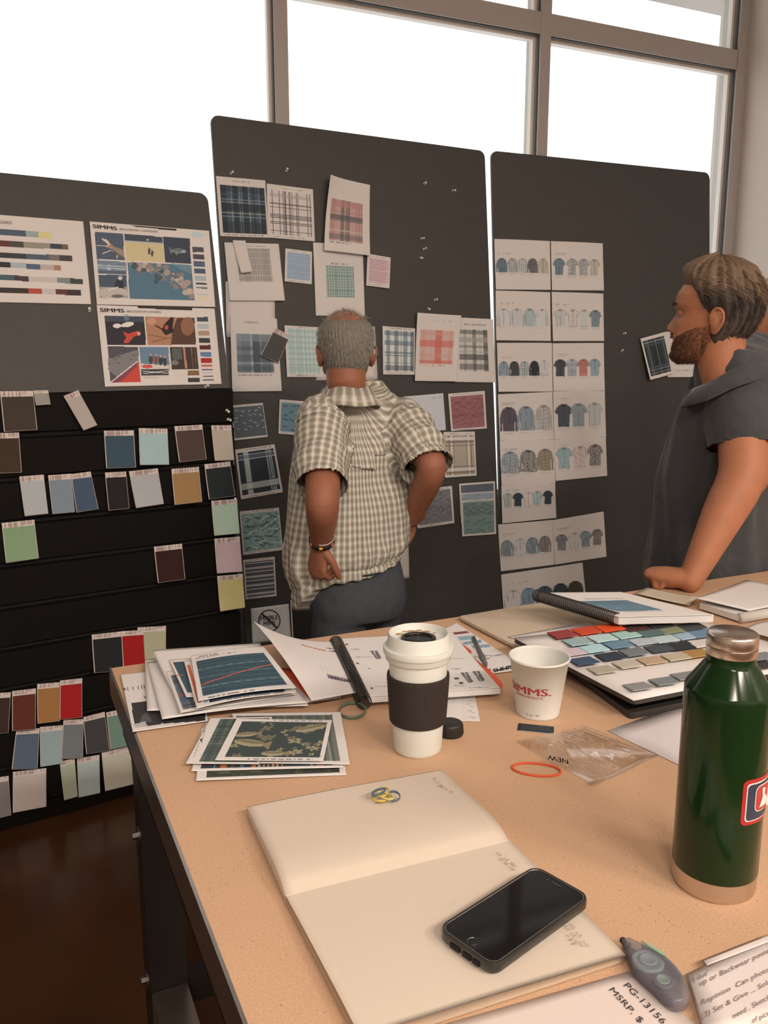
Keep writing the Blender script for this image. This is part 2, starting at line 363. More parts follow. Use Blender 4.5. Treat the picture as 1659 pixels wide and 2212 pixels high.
# slat panel: every slat is its own piece, with a groove between neighbours
M_SLAT = mat('black_slat_laminate', (0.0048, 0.0042, 0.0036), 0.65, spec=0.16, var=0.2, scale=25)
sr = (hit(503, 848, PL_SLAT) - S0) @ SE; sl = -1.5
def sp(a, b, z): return S0 + SE * a - SN * b + z_ * z
M_GROOVE = mat('slat_groove', (0.004, 0.004, 0.004), 0.9)
slat_panel = MB().prism([sp(sl, .016, 0.0), sp(sr, .016, 0.0), sp(sr, .30, 0.0), sp(sl, .30, 0.0)], z_ * 1.366).build('slat_panel', M_GROOVE)
tag(slat_panel, 'black slatted display panel standing on the floor, hung with colour swatches', 'panel')
pitch = 0.1306; zt = 1.372
for i in range(11):
    z1 = zt - i * pitch; z0 = max(z1 - pitch + 0.013, 0.0)
    if z1 < .02: break
    lip = [sp(sl, .015, z0), sp(sl, 0, z0 + .004), sp(sl, 0, z1 - .004), sp(sl, .015, z1)]
    MB().prism(lip[::-1], SE * (sr - sl)).build('slat', M_SLAT, slat_panel)

# ------------------------------------------------------------------ push pins
M_PIN = mat('white_plastic', (0.72, 0.70, 0.66), 0.35)
def pin(crop, p, pl, label, grp='white push pins in the black boards'):
    P = hit(*px(crop, p), pl, .006); n = pl[1]; a = np.cross(n, (0.3, 0, 1.0)); a /= np.linalg.norm(a); b = np.cross(n, a)
    tilt = n + a * random.uniform(-.35, .35) + b * random.uniform(-.35, .35); tilt /= np.linalg.norm(tilt)
    m = MB(); base = P - n * .006
    m.tube([base, base + tilt * .003, base + tilt * .0035, base + tilt * .012, base + tilt * .0125, base + tilt * .016], [.005, .005, .003, .0027, .0045, .0045], 10)
    o = m.build('push_pin', M_PIN, smooth=False); tag(o, label, 'pin', grp)
for p, w in zip(((155, 62), (465, 48)), ('left', 'right')): pin(4, p, PL_MID, 'tiny white push pin near the top edge of the middle black board, %s of two' % w)
for p, w in zip(((1238, 120), (1398, 158)), ('left', 'right')): pin(4, p, PL_MID, 'tiny white push pin in the bare upper right of the middle board, %s of two' % w)
for p, w in zip(((1222, 427), (1235, 487), (1218, 535)), ('top', 'middle', 'lowest')): pin(4, p, PL_MID, 'tiny white push pin right of the pink check print, %s of three in a column' % w)
for p, w in zip(((1297, 772), (1262, 820)), ('upper', 'lower')): pin(4, p, PL_MID, 'tiny white push pin above the orange red plaid sheet, %s of two' % w)
pin(6, (985, 768), PL_RIGHT, 'tiny white push pin facing the bearded man, upper of two'); pin(6, (970, 890), PL_RIGHT, 'tiny white push pin facing the bearded man, lower of two')
pin(1, (575, 948), PL_LEFT, 'tiny white push pin beside the lower photo poster, at its top left'); pin(1, (1318, 1438), PL_LEFT, 'tiny white push pin under the lower photo poster, at its bottom right')
pin(2, (1455, 197), PL_SLAT, 'tiny white push pin at the right end of the slatted panel, upper of two'); pin(2, (1463, 255), PL_SLAT, 'tiny white push pin at the right end of the slatted panel, lower of two')

# ------------------------------------------------------------------ posters on the low board
WP = (188, 171, 160); INK = mat('dark_print_ink', alb((52, 45, 45)), 0.6); INKG = mat('grey_print_ink', alb((120, 108, 102)), 0.6)
def words(crop, txt, a, b, upx, pl, off, parent, m=None, bold=0.0, shear=0.0):
    P0, P1 = hit(*px(crop, a), pl, off), hit(*px(crop, b), pl, off); Pu = hit(*px(crop, (a[0] + upx[0], a[1] + upx[1])), pl, off)
    return text_on(txt, P0, P1, Pu - P0, pl[1], m or INK, parent, bold=bold, shear=shear)
q = [(-250, 318), (532, 380), (583, 910), (-200, 893)]
A = Art(q, 190, 130)
def bars(rows):
    for (x0, y0, x1, y1, h, cols) in rows:
        n = len(cols)
        for k, (u0, u1, c) in enumerate(cols):
            A.poly([(u0, y0 + (u0 - x0) * (y1 - y0) / (x1 - x0)), (u1, y0 + (u1 - x0) * (y1 - y0) / (x1 - x0)), (u1 + 3, y0 + (u1 - x0) * (y1 - y0) / (x1 - x0) + h), (u0 + 3, y0 + (u0 - x0) * (y1 - y0) / (x1 - x0) + h)], c)
bars([(-200, 416, 318, 452, 38, [(-200, -60, (70, 90, 115)), (-60, 150, (72, 92, 120)), (150, 232, (135, 155, 140)), (232, 318, (205, 185, 120))]),
      (-190, 492, 428, 526, 36, [(-190, -60, (120, 60, 50)), (-60, 45, (95, 50, 42)), (45, 135, (68, 60, 55)), (135, 308, (130, 118, 104)), (308, 385, (65, 68, 78)), (385, 428, (105, 85, 72))]),
      (-190, 568, 455, 600, 34, [(-190, -60, (60, 55, 52)), (-60, 150, (52, 50, 52)), (150, 300, (75, 92, 120)), (300, 368, (105, 92, 85)), (368, 455, (62, 55, 54))]),
      (-180, 630, 378, 660, 34, [(-180, -40, (85, 95, 110)), (-40, 55, (45, 40, 40)), (55, 150, (150, 160, 165)), (150, 242, (70, 98, 140)), (242, 332, (160, 142, 135)), (332, 378, (165, 110, 82))]),
      (-180, 712, 526, 748, 34, [(-180, 75, (60, 95, 115)), (75, 166, (62, 50, 48)), (166, 352, (170, 155, 145)), (352, 438, (118, 128, 118)), (438, 526, (58, 58, 58))]),
      (-180, 796, 512, 820, 34, [(-180, 165, (55, 44, 40)), (165, 255, (180, 62, 55)), (255, 345, (170, 158, 150)), (345, 424, (95, 50, 48)), (424, 512, (52, 42, 40))])])
o = sheet('colour_chart', 'white sheet with rows of colour bars on the low black board', 'poster', 'posters on the low board', 1, q, PL_LEFT, .004, A)
words(1, 'COLOR AT A GLANCE', (-130, 385), (76, 398), (-1, -20), PL_LEFT, .005, o, INKG, 0.01)

def swatch_column(A, rows, x0, x1, y0, y1, dy=5):
    for (xa, ya, xb, yb, c) in rows: A.poly([(xa, ya), (xb, ya + dy), (xb + 3, yb + dy), (xa + 3, yb)], c)
q = [(573, 380), (1338, 440), (1378, 928), (620, 912)]
A = Art(q, 190, 125)
A.poly([(832, 405), (1117, 428), (1116, 440), (832, 410)], (45, 40, 38))
A.poly([(605, 447), (775, 458), (787, 627), (618, 622)], (72, 92, 120))
for p, r_px, w in (((650, 490), (690, 525), 9), ((690, 525), (715, 565), 16), ((615, 532), (690, 540), 5), ((655, 585), (712, 560), 6), ((740, 615), (742, 585), 5), ((690, 520), (672, 497), 9)): A.line(p, r_px, w, (190, 165, 145))
A.poly([(690, 530), (735, 545), (780, 560), (786, 612), (740, 585), (700, 560)], (150, 122, 105)); A.line((705, 560), (786, 618), 10, (95, 80, 75)); A.ell(700, 540, 14, 12, (170, 120, 90))
A.poly([(785, 460), (1025, 478), (1037, 640), (797, 632)], (196, 170, 122)); A.poly([(785, 460), (1025, 478), (1028, 522), (788, 505)], (68, 78, 98)); A.line((786, 503), (1028, 521), 9, (150, 150, 150)); A.ell(930, 497, 9, 4, (180, 180, 185))
for x, y in ((940, 568), (960, 582)): A.ell(x, y, 8, 24, (70, 62, 60)); A.ell(x - 2, y - 20, 5, 7, (150, 140, 120))
A.poly([(1030, 478), (1205, 490), (1215, 650), (1043, 642)], (58, 68, 90)); A.ell(1130, 568, 48, 16, (125, 135, 135), .8, .08); A.ell(1130, 562, 40, 7, (85, 98, 108), .8, .08); A.line((1072, 548), (1085, 585), 7, (120, 130, 132)); A.ell(1165, 572, 16, 10, (150, 158, 150), .8); A.ell(1120, 585, 8, 8, (135, 145, 140), .7)
A.poly([(620, 628), (795, 640), (800, 720), (625, 715)], (105, 125, 150)); A.poly([(622, 655), (796, 668), (797, 690), (624, 680)], (150, 160, 170)); A.ell(690, 675, 14, 18, (160, 168, 178)); A.poly([(624, 690), (797, 698), (800, 720), (625, 715)], (75, 100, 130)); A.line((625, 668), (795, 678), 4, (95, 108, 130))
A.poly([(628, 720), (797, 725), (810, 872), (637, 868)], (140, 130, 122)); A.poly([(628, 720), (797, 725), (803, 800), (632, 800)], (66, 88, 118)); A.ell(720, 838, 92, 36, (165, 150, 138)); A.poly([(722, 800), (742, 745), (772, 740), (785, 810)], (55, 52, 58)); A.ell(760, 742, 14, 13, (175, 165, 155)); A.ell(745, 858, 40, 10, (90, 85, 82)); A.line((690, 820), (745, 800), 6, (190, 180, 170))
A.poly([(805, 640), (1215, 658), (1238, 887), (818, 875)], (62, 120, 150))
for i in range(70):
    k = A.rs.rand(); x = 850 + 370 * k + A.rs.uniform(-30, 60); y = 640 + 190 * k * k + A.rs.uniform(-20, 60) * (1 - .2 * k)
    c = [(150, 128, 115), (125, 108, 100), (170, 148, 130), (95, 92, 95)][A.rs.randint(4)]; rr = A.rs.uniform(8, 26)
    A.put((((A.X - x) / rr) ** 2 + ((A.Y - y) / (rr * .8)) ** 2 < 1) & A.inpoly([(805, 640), (1215, 658), (1238, 887), (818, 875)]), c, .85)
for x, y, rr in ((1000, 735, 26), (985, 765, 14), (850, 665, 22), (905, 690, 18), (1020, 700, 16)): A.ell(x, y, rr, rr * .9, (52, 88, 105), .9)
A.poly([(1080, 645), (1215, 658), (1220, 715), (1150, 690)], (100, 140, 155), .55)
A.ell(1255, 465, 42, 16, (150, 180, 192), .8)
for (ya, yb, c) in ((541, 575, (82, 76, 84)), (588, 622, (72, 64, 68)), (634, 668, (72, 98, 140)), (681, 713, (66, 88, 135)), (728, 758, (140, 165, 150)), (772, 783, (62, 68, 75)), (797, 808, (80, 120, 112)), (840, 848, (165, 158, 150)), (860, 876, (205, 188, 140))):
    x = 1223 + (ya - 541) * .09; A.poly([(x, ya), (x + 76, ya + 4), (x + 78, yb + 4), (x + 2, yb)], c)
o = sheet('photo_poster', 'white photo poster with blue sea and coral pictures, upper of two', 'poster', 'posters on the low board', 1, q, PL_LEFT, .004, A)
words(1, 'SIMMS', (595, 421), (750, 437), (-3, -23), PL_LEFT, .005, o, INK, 0.03); words(1, "| MEN'S COLOR STORY 1 : COASTAL EXTENT", (760, 436), (1010, 452), (-1, -13), PL_LEFT, .005, o, INKG, .01)
q = [(618, 915), (1373, 938), (1418, 1420), (672, 1438)]
A = Art(q, 190, 125)
A.poly([(868, 923), (1222, 933), (1220, 951), (868, 935)], (45, 40, 38))
A.poly([(665, 981), (908, 987), (922, 1170), (682, 1170)], (42, 38, 42)); A.poly([(665, 981), (908, 987), (910, 1025), (670, 1022)], (62, 72, 95)); A.ell(742, 1048, 26, 14, (205, 195, 185)); A.ell(805, 1040, 40, 16, (200, 192, 184), 1, -.2); A.ell(780, 1060, 22, 6, (40, 38, 40)); A.ell(800, 995, 16, 22, (95, 130, 165), .6)
A.poly([(778, 1085), (812, 1098), (870, 1080), (888, 1098), (845, 1118), (810, 1158), (780, 1160), (798, 1125)], (200, 62, 50)); A.ell(876, 1098, 10, 13, (210, 140, 125), 1)
A.poly([(915, 987), (1235, 995), (1246, 1170), (932, 1170)], (170, 112, 82)); A.poly([(1120, 1000), (1235, 995), (1246, 1170), (1080, 1170), (1090, 1080)], (85, 55, 42)); A.ell(1190, 1050, 45, 60, (150, 95, 66), .8); A.poly([(1035, 1040), (1080, 992), (1100, 995), (1092, 1060), (1100, 1085), (1050, 1110), (1020, 1080)], (38, 30, 32)); A.line((980, 1045), (1040, 1080), 9, (70, 35, 28)); A.ell(1052, 1058, 12, 16, (190, 70, 60)); A.line((935, 1105), (1050, 1125), 5, (110, 70, 50)); A.line((960, 1150), (1090, 1120), 6, (120, 78, 58)); A.ell(955, 1020, 30, 22, (190, 130, 98))
A.poly([(685, 1180), (870, 1182), (888, 1408), (705, 1412)], (72, 66, 70)); A.poly([(685, 1260), (870, 1200), (876, 1270), (750, 1380), (690, 1330)], (118, 108, 106), .8)
for i in range(14): A.ell(695 + A.rs.rand() * 160, 1190 + A.rs.rand() * 110, 4, 4, (45, 42, 45))
A.poly([(705, 1412), (800, 1330), (868, 1272), (880, 1300), (888, 1408)], (200, 58, 45)); A.poly([(705, 1412), (868, 1275), (862, 1310), (760, 1410)], (128, 58, 72)); A.line((708, 1408), (868, 1276), 6, (205, 190, 180))
A.poly([(880, 1183), (1063, 1185), (1075, 1330), (890, 1330)], (84, 128, 165)); A.poly([(885, 1290), (1070, 1300), (1075, 1375), (892, 1375)], (180, 165, 155)); A.ell(930, 1308, 34, 12, (200, 70, 55))
for x, y, c in ((952, 1262, (60, 55, 58)), (985, 1265, (130, 70, 52)), (1015, 1270, (55, 62, 70)), (1042, 1275, (60, 50, 48))): A.ell(x, y, 13, 32, c); A.ell(x, y - 28, 8, 9, (165, 135, 120))
A.poly([(890, 1325), (1065, 1325), (1066, 1366), (893, 1368)], (55, 52, 54)); A.line((895, 1338), (1062, 1352), 4, (190, 185, 178)); A.line((900, 1355), (1060, 1335), 4, (180, 175, 168)); A.ell(955, 1380, 55, 6, (165, 145, 130), .7)
A.poly([(1072, 1183), (1248, 1185), (1262, 1326), (1085, 1326)], (62, 48, 42)); A.poly([(1085, 1195), (1150, 1190), (1155, 1260), (1095, 1270)], (78, 78, 74)); A.line((1165, 1190), (1180, 1315), 13, (185, 120, 92)); A.line((1215, 1190), (1225, 1320), 5, (130, 90, 55)); A.line((1238, 1190), (1245, 1320), 5, (120, 82, 52)); A.ell(1105, 1285, 26, 16, (105, 98, 92))
for (ya, yb, c) in ((992, 1022, (62, 78, 88)), (1037, 1068, (160, 160, 165)), (1081, 1112, (160, 128, 100)), (1126, 1156, (55, 60, 72)), (1171, 1201, (108, 42, 46)), (1215, 1245, (76, 124, 170)), (1256, 1287, (200, 50, 45)), (1299, 1309, (190, 78, 72)), (1324, 1332, (90, 70, 72)), (1344, 1352, (165, 158, 155)), (1367, 1374, (100, 80, 80)), (1392, 1400, (62, 76, 98))):
    x = 1252 + (ya - 992) * .093; A.poly([(x, ya), (x + 75, ya), (x + 77, yb), (x + 2, yb)], c)
A.poly([(1188, 1334), (1265, 1335), (1267, 1365), (1190, 1365)], (128, 88, 55)); A.poly([(1191, 1380), (1267, 1379), (1270, 1409), (1194, 1410)], (52, 46, 46)); A.poly([(1095, 1340), (1165, 1338), (1168, 1400), (1098, 1402)], (180, 165, 155), .4)
o = sheet('photo_poster', 'white photo poster with red fishing pictures, lower of two', 'poster', 'posters on the low board', 1, q, PL_LEFT, .004, A)
words(1, 'SIMMS', (640, 958), (797, 963), (-3, -24), PL_LEFT, .005, o, INK, 0.03); words(1, "| MEN'S COLOR STORY 2 : EXCURSION", (805, 962), (1030, 966), (-1, -13), PL_LEFT, .005, o, INKG, .01)

# ------------------------------------------------------------------ swatch cards hung on the slat panel
HEADC = (182, 162, 151)
def swatch(crop, quad, col, label, z=0, bow=.010, head=None, grp='fabric swatch cards on the slatted panel', pl=PL_SLAT, off=.004, w=W_LOW):
    C = [hit(*px(crop, p), pl, off + z * .0022) for p in quad]; n = pl[1]
    H = np.linalg.norm(C[3] - C[0]); hd = head or min(0.3, .0115 / H)
    a = Art(quad, 26, 20, HEADC, w); a.caption(hd * .33, .07, .93, (150, 118, 108), .03); a.caption(hd * .72, .07, .6, (150, 118, 108), .03)
    lf = lambda S, t: bow * t ** 1.5
    card = sheet('swatch_card', label, 'swatch', grp, crop, quad, pl, off + z * .0022, a, lf)
    def at(s, t, e): return (1 - t) * ((1 - s) * C[0] + s * C[1]) + t * ((1 - s) * C[3] + s * C[2]) + n * (lf(s, t) + e)
    m = MB(); ts = np.linspace(hd, .985, 7); V = []
    for e in (.0004, .0016):
        for t in ts: V += [at(.03, t, e), at(.975, t, e)]
    f = []; k = 14
    for i in range(6): f += [(k + 2 * i, k + 2 * i + 2, k + 2 * i + 3, k + 2 * i + 1), (2 * i, k + 2 * i, k + 2 * i + 2, 2 * i + 2)[::-1], (2 * i + 1, 2 * i + 3, k + 2 * i + 3, k + 2 * i + 1)[::-1]]
    f += [(0, 1, k + 1, k), (12, k + 12, k + 13, 13)]
    m.add(V, f).build('fabric_swatch', cmat(tuple(int(v * (.9 if sum(col) > 300 else 1)) for v in col), w, .9), card)
    return card
SW2 = [
 ([(0, 75), (213, 72), (236, 320), (22, 333)], (60, 48, 38), 'large dark olive brown fabric swatch in the top left row'),
 ([(215, 70), (308, 68), (320, 158), (227, 165)], (142, 132, 120), 'small grey beige swatch tucked beside the large olive brown one'),
 ([(407, 105), (500, 67), (618, 290), (530, 325)], (168, 150, 140), 'narrow pinkish beige swatch hanging steeply tilted in the top row'),
 ([(-60, 343), (122, 338), (136, 592), (-40, 600)], (58, 40, 28), 'dark chocolate swatch cut by the frame below the olive brown one'),
 ([(665, 327), (857, 325), (865, 560), (675, 566)], (38, 80, 102), 'dark teal blue swatch left of the aqua one'),
 ([(888, 310), (1072, 314), (1077, 543), (890, 545)], (150, 192, 184), 'pale aqua swatch between the teal blue and the brown ones'),
 ([(1116, 298), (1295, 288), (1316, 508), (1140, 528)], (74, 52, 46), 'cocoa brown swatch right of the pale aqua one'),
 ([(1352, 293), (1480, 292), (1493, 514), (1368, 518)], (174, 156, 138), 'sand beige swatch right of the cocoa brown one'),
 ([(123, 620), (280, 608), (305, 855), (155, 872)], (166, 163, 160), 'silver grey swatch at the left of the third row'),
 ([(308, 612), (455, 602), (475, 845), (332, 858)], (126, 142, 158), 'pale steel blue swatch overlapped by the denim blue one'),
 ([(455, 605), (580, 588), (626, 825), (485, 848)], (52, 82, 122), 'denim blue swatch overlapping the pale steel blue one'),
 ([(672, 595), (807, 588), (823, 822), (690, 835)], (24, 22, 21), 'black swatch with white edges left of the light grey one'),
 ([(825, 587), (1010, 567), (1043, 793), (865, 820)], (166, 159, 156), 'light warm grey swatch right of the black one'),
 ([(1097, 572), (1273, 558), (1288, 780), (1112, 800)], (168, 122, 70), 'ochre swatch in the third row beside the dark green one'),
 ([(1308, 542), (1473, 523), (1500, 742), (1330, 765)], (25, 40, 42), 'very dark green swatch at the right end of the third row'),
 ([(1352, 775), (1517, 763), (1528, 982), (1365, 997)], (170, 197, 156), 'mint green swatch topmost of the column of three pastels'),
 ([(1372, 1018), (1535, 1004), (1546, 1225), (1383, 1238)], (186, 156, 156), 'dusty pink swatch in the middle of the three pastels'),
 ([(1390, 1257), (1554, 1242), (1562, 1455), (1403, 1480)], (206, 182, 112), 'pale yellow swatch lowest of the column of three pastels'),
 ([(10, 918), (220, 896), (245, 1140), (35, 1170)], (128, 168, 96), 'bright grass green swatch alone at the left'),
 ([(985, 1070), (1165, 1050), (1180, 1273), (1005, 1298)], (56, 22, 20), 'dark maroon swatch alone below the light grey one')]
for i, (q, c, l) in enumerate(SW2): swatch(2, q, c, l, z=i % 3, head=.14 if i != 1 else .2)
SW3 = [
 ([(587, 152), (780, 130), (785, 375), (596, 388)], (24, 27, 34), 'navy black swatch left of the red one above the table corner', 0),
 ([(776, 130), (920, 120), (925, 355), (783, 372)], (186, 20, 22), 'red swatch between the navy black and khaki ones', 1),
 ([(880, 105), (1063, 95), (1055, 330), (905, 345)], (166, 156, 126), 'khaki swatch right of the red one, behind the paper stack', 0),
 ([(-60, 527), (70, 520), (50, 768), (-80, 785)], (52, 30, 22), 'dark brown swatch cut by the frame beside the rust one', 0),
 ([(78, 513), (230, 495), (223, 745), (73, 758)], (108, 46, 28), 'rust brown swatch left of the ochre one', 1),
 ([(238, 468), (385, 455), (378, 695), (235, 712)], (152, 96, 46), 'ochre swatch between the rust and the red ones', 0),
 ([(385, 445), (527, 430), (520, 672), (376, 686)], (188, 22, 24), 'red swatch right of the lower ochre one', 2),
 ([(105, 758), (255, 750), (235, 998), (70, 1003)], (70, 96, 124), 'slate blue swatch at the left of the lower row', 0),
 ([(257, 742), (405, 730), (395, 965), (253, 987)], (142, 168, 160), 'pale sea green swatch between the slate blue and grey ones', 1),
 ([(407, 697), (535, 692), (525, 930), (385, 937)], (106, 106, 104), 'mid grey swatch overlapping the pale sea green one', 2),
 ([(533, 680), (670, 645), (697, 885), (545, 905)], (52, 48, 48), 'charcoal swatch right of the mid grey one', 0),
 ([(680, 650), (820, 618), (850, 845), (700, 878)], (100, 148, 114), 'jade green swatch beside the table edge', 1),
 ([(-80, 1075), (55, 1055), (68, 1293), (-60, 1325)], (126, 112, 108), 'taupe swatch cut by the frame in the bottom row', 0),
 ([(83, 1030), (297, 1005), (292, 1240), (77, 1280)], (186, 166, 155), 'large pinkish beige swatch in the bottom row', 0),
 ([(382, 965), (478, 940), (492, 1175), (405, 1200)], (160, 159, 136), 'narrow sage swatch in the bottom row', 1),
 ([(493, 945), (637, 920), (635, 1153), (498, 1182)], (176, 182, 166), 'pale mint white swatch in the bottom row', 0),
 ([(650, 908), (832, 865), (850, 1097), (667, 1142)], (180, 168, 148), 'large oatmeal swatch in the bottom row beside the table leg', 1),
 ([(845, 872), (975, 845), (985, 1062), (856, 1092)], (176, 166, 150), 'oatmeal swatch mostly hidden behind the table edge', 0)]
for i, (q, c, l, z) in enumerate(SW3): swatch(3, q, c, l, z, bow=.014, head=.13)
# ------------------------------------------------------------------ prints pinned on the middle board
GM = 'pattern prints on the middle board'
def mid(crop, q, nx, ny, label, fn, off=.004, bow=None, name='plaid_print', base=WP, grp=GM, pl=None, cap=True):
    a = Art(q, nx, ny, base); fn(a)
    return sheet(name, label, 'print', grp, crop, q, PL_MID if pl is None else pl, off, a, bow)
K = (60, 58, 60)
def f(a):
    b = (.06, .13, .97, .94); D, L = (38, 50, 62), (150, 158, 150)
    a.plaid(b, (62, 88, 108), [(.07, .12, D, .8), (.33, .1, D, .8), (.55, .12, D, .75), (.74, .06, (30, 60, 70), .8), (.93, .12, D, .8), (.2, .015, L, .7), (.24, .015, L, .6), (.42, .015, L, .6), (.47, .012, L, .5), (.64, .015, L, .7), (.68, .012, L, .6), (.82, .015, L, .6), (.86, .012, L, .5), (.13, .01, (80, 120, 140), .7)],
            [(.08, .1, D, .5), (.45, .15, D, .75), (.88, .24, D, .6), (.3, .02, L, .5), (.35, .015, L, .5), (.58, .02, (165, 160, 125), .5), (.66, .02, L, .5), (.72, .012, (165, 160, 125), .5), (.2, .03, (50, 90, 100), .5)]); a.caption(.97, .08, .9); a.caption(.06, .3, .7)
mid(4, [(68, 78), (345, 103), (365, 425), (92, 415)], 62, 66, 'dark blue plaid print, top left of the middle board', f)
def f(a):
    b = (.05, .10, .95, .92); D = (72, 66, 64); G = (140, 128, 122)
    a.plaid(b, (186, 168, 158), [(.06, .018, D, .9), (.24, .02, D, .9), (.33, .02, D, .9), (.37, .02, D, .9), (.5, .1, G, .6), (.47, .018, D, .8), (.64, .02, D, .9), (.68, .018, D, .8), (.9, .018, D, .9), (.97, .018, D, .9)], [(.12, .06, G, .5), (.3, .025, D, .7), (.38, .022, D, .7)] + [(.55 + i * .035, .014, (50, 60, 70) if i < 4 else D, .9) for i in range(7)] + [(.93, .018, D, .7)]); a.caption(.965, .1, .8); a.caption(.05, .3, .8)
mid(4, [(352, 120), (612, 153), (623, 445), (362, 423)], 60, 66, 'white print with a black line plaid beside the dark blue plaid', f, off=.0055)
def f(a):
    b = (.09, .28, .83, .84); D = (75, 72, 70); P = (178, 118, 108)
    a.plaid(b, (186, 140, 128), [(.1, .12, P, .7), (.38, .1, D, .7), (.52, .08, D, .55), (.58, .04, D, .7), (.46, .02, (150, 130, 90), .7), (.8, .04, P, .8), (.9, .02, D, .6), (.96, .08, P, .6)], [(.1, .14, P, .6), (.42, .1, (70, 92, 92), .75), (.5, .05, (80, 98, 95), .55), (.75, .04, (170, 160, 145), .5), (.9, .14, (82, 100, 96), .55), (.3, .02, D, .3)]); a.caption(.865, .1, .6)
mid(4, [(691, 84), (931, 128), (925, 528), (668, 498)], 54, 84, 'tall white sheet with a coral and grey plaid, corner curling forward', f, off=.010, bow=lambda s, t: .035 * (1 - s) ** 3 * (1 - t) ** 2 + .004 * np.sin(3 * s) + .012 * t ** 3)
def f(a): a.check((.21, .09, .82, .66), (166, 152, 142), (118, 108, 100), 14, 16, .4, .6); a.caption(.055, .3, .75)
mid(4, [(115, 450), (420, 458), (452, 778), (143, 778)], 66, 66, 'white sheet with a grey check, under a smaller folded slip', f, off=.0065, bow=lambda s, t: .006 * t ** 2)
mid(4, [(162, 438), (232, 441), (265, 618), (204, 626)], 12, 20, 'small folded white slip pinned over the grey check sheet', lambda a: a.st(.0, .93, .9, 1, (150, 140, 132), .3), off=.0095, bow=lambda s, t: .012 * t ** 2 + .004 * s, name='paper_slip')
def f(a): a.check((.09, .1, .93, .9), (150, 170, 190), (118, 146, 176), 22, 24, .45, .7); a.caption(.05, .2, .8); a.caption(.95, .1, .7)
mid(4, [(457, 483), (607, 502), (605, 685), (453, 668)], 48, 52, 'small pale blue micro check print', f, off=.005, name='check_print')
def f(a): a.check((.24, .30, .8, .74), (112, 142, 122), (168, 172, 152), 12, 13, .28, .75); a.caption(.275, .3, .7)
mid(4, [(612, 450), (890, 468), (903, 865), (628, 860)], 60, 84, 'tall white sheet with a green check square above the older man', f, off=.005, name='check_print')
def f(a): a.check((.1, .1, .94, .9), (190, 160, 158), (160, 112, 118), 11, 13, .3, .7); a.caption(.05, .2, .8); a.caption(.95, .1, .6)
mid(4, [(917, 513), (1047, 535), (1040, 708), (910, 692)], 40, 46, 'small pink check print', f, off=.0075, name='check_print')
mid(4, [(122, 668), (395, 668), (402, 978), (127, 980)], 8, 8, 'blank white sheet half covered below the grey check sheet', lambda a: None, off=.0045, name='blank_sheet', base=(190, 171, 160))
def f(a):
    b = (.11, .22, .87, .74); a.plaid(b, (120, 128, 136), [(.55, .22, (62, 66, 72), .75), (.25, .2, (100, 110, 120), .6), (.42, .012, (180, 178, 172), .6), (.16, .012, (170, 172, 172), .5), (.8, .25, (78, 84, 92), .6), (.66, .012, (165, 165, 165), .5)], [(.1, .2, (140, 148, 154), .4), (.5, .012, (185, 182, 176), .6), (.38, .1, (78, 84, 92), .5), (.62, .16, (72, 82, 92), .5), (.9, .14, (70, 90, 98), .6), (.76, .012, (170, 170, 170), .5)]); a.caption(.775, .13, .85); a.caption(.07, .3, .6)
mid(4, [(147, 865), (410, 877), (438, 1283), (160, 1286)], 60, 90, 'white sheet with a blue grey plaid, left of the older man', f, off=.008)
c = swatch(4, [(400, 928), (485, 970), (415, 1127), (315, 1083)], (66, 60, 57), 'charcoal swatch card hung aslant over the blue grey plaid', 0, bow=.006, head=.16, grp=None, pl=PL_MID, off=.012, w=W_BOARD)
def f(a):
    b = (.06, .05, 1, .93); a.plaid(b, (176, 184, 168), [(i * .125 + .06, .055, (138, 165, 146), .55) for i in range(8)] + [(i * .25 + .12, .012, (110, 135, 130), .6) for i in range(4)]); a.caption(.965, .1, .8); a.caption(.025, .2, .8)
mid(4, [(452, 914), (640, 925), (655, 1205), (467, 1204)], 50, 64, 'pale mint plaid print behind the older man', f, off=.006)
mid(4, [(690, 912), (958, 922), (975, 1220), (628, 1223)], 10, 10, 'white sheet almost hidden behind the older man', lambda a: None, off=.0045, name='blank_sheet')
def f(a):
    b = (.06, .07, .97, .92); B = (62, 105, 145); D = (50, 72, 96)
    a.plaid(b, (186, 182, 178), [(.12, .13, B, .65), (.4, .14, D, .6), (.7, .13, B, .65), (.93, .12, D, .7), (.26, .015, D, .7), (.55, .015, D, .7)], [(.08, .1, B, .6), (.3, .1, B, .6), (.36, .02, D, .7), (.55, .06, B, .6), (.62, .03, D, .8), (.8, .03, B, .6), (.92, .13, D, .6)]); a.caption(.03, .2, .9); a.caption(.96, .1, .8)
mid(4, [(1001, 918), (1185, 932), (1182, 1192), (1005, 1190)], 54, 66, 'blue and white plaid print right of the older man', f, off=.005)
def f(a):
    b = (.09, .24, .88, .74); R = (205, 92, 75); a.plaid(b, (200, 160, 146), [(.55, .2, R, .8), (.1, .12, (205, 130, 112), .5), (.35, .08, (195, 150, 135), .5), (.9, .1, (200, 125, 110), .5)], [(.4, .2, R, .7), (.1, .1, (205, 135, 118), .5), (.95, .12, R, .7), (.5, .012, (210, 180, 165), .6), (.75, .1, (200, 140, 122), .4)]); a.caption(.765, .1, .7, (200, 110, 95)); a.caption(.1, .3, .8, (150, 140, 134))
mid(4, [(1192, 845), (1430, 862), (1410, 1230), (1183, 1226)], 56, 80, 'white sheet with an orange red plaid', f, off=.0115, bow=lambda s, t: .010 * s ** 3 + .008 * (1 - t) ** 3)
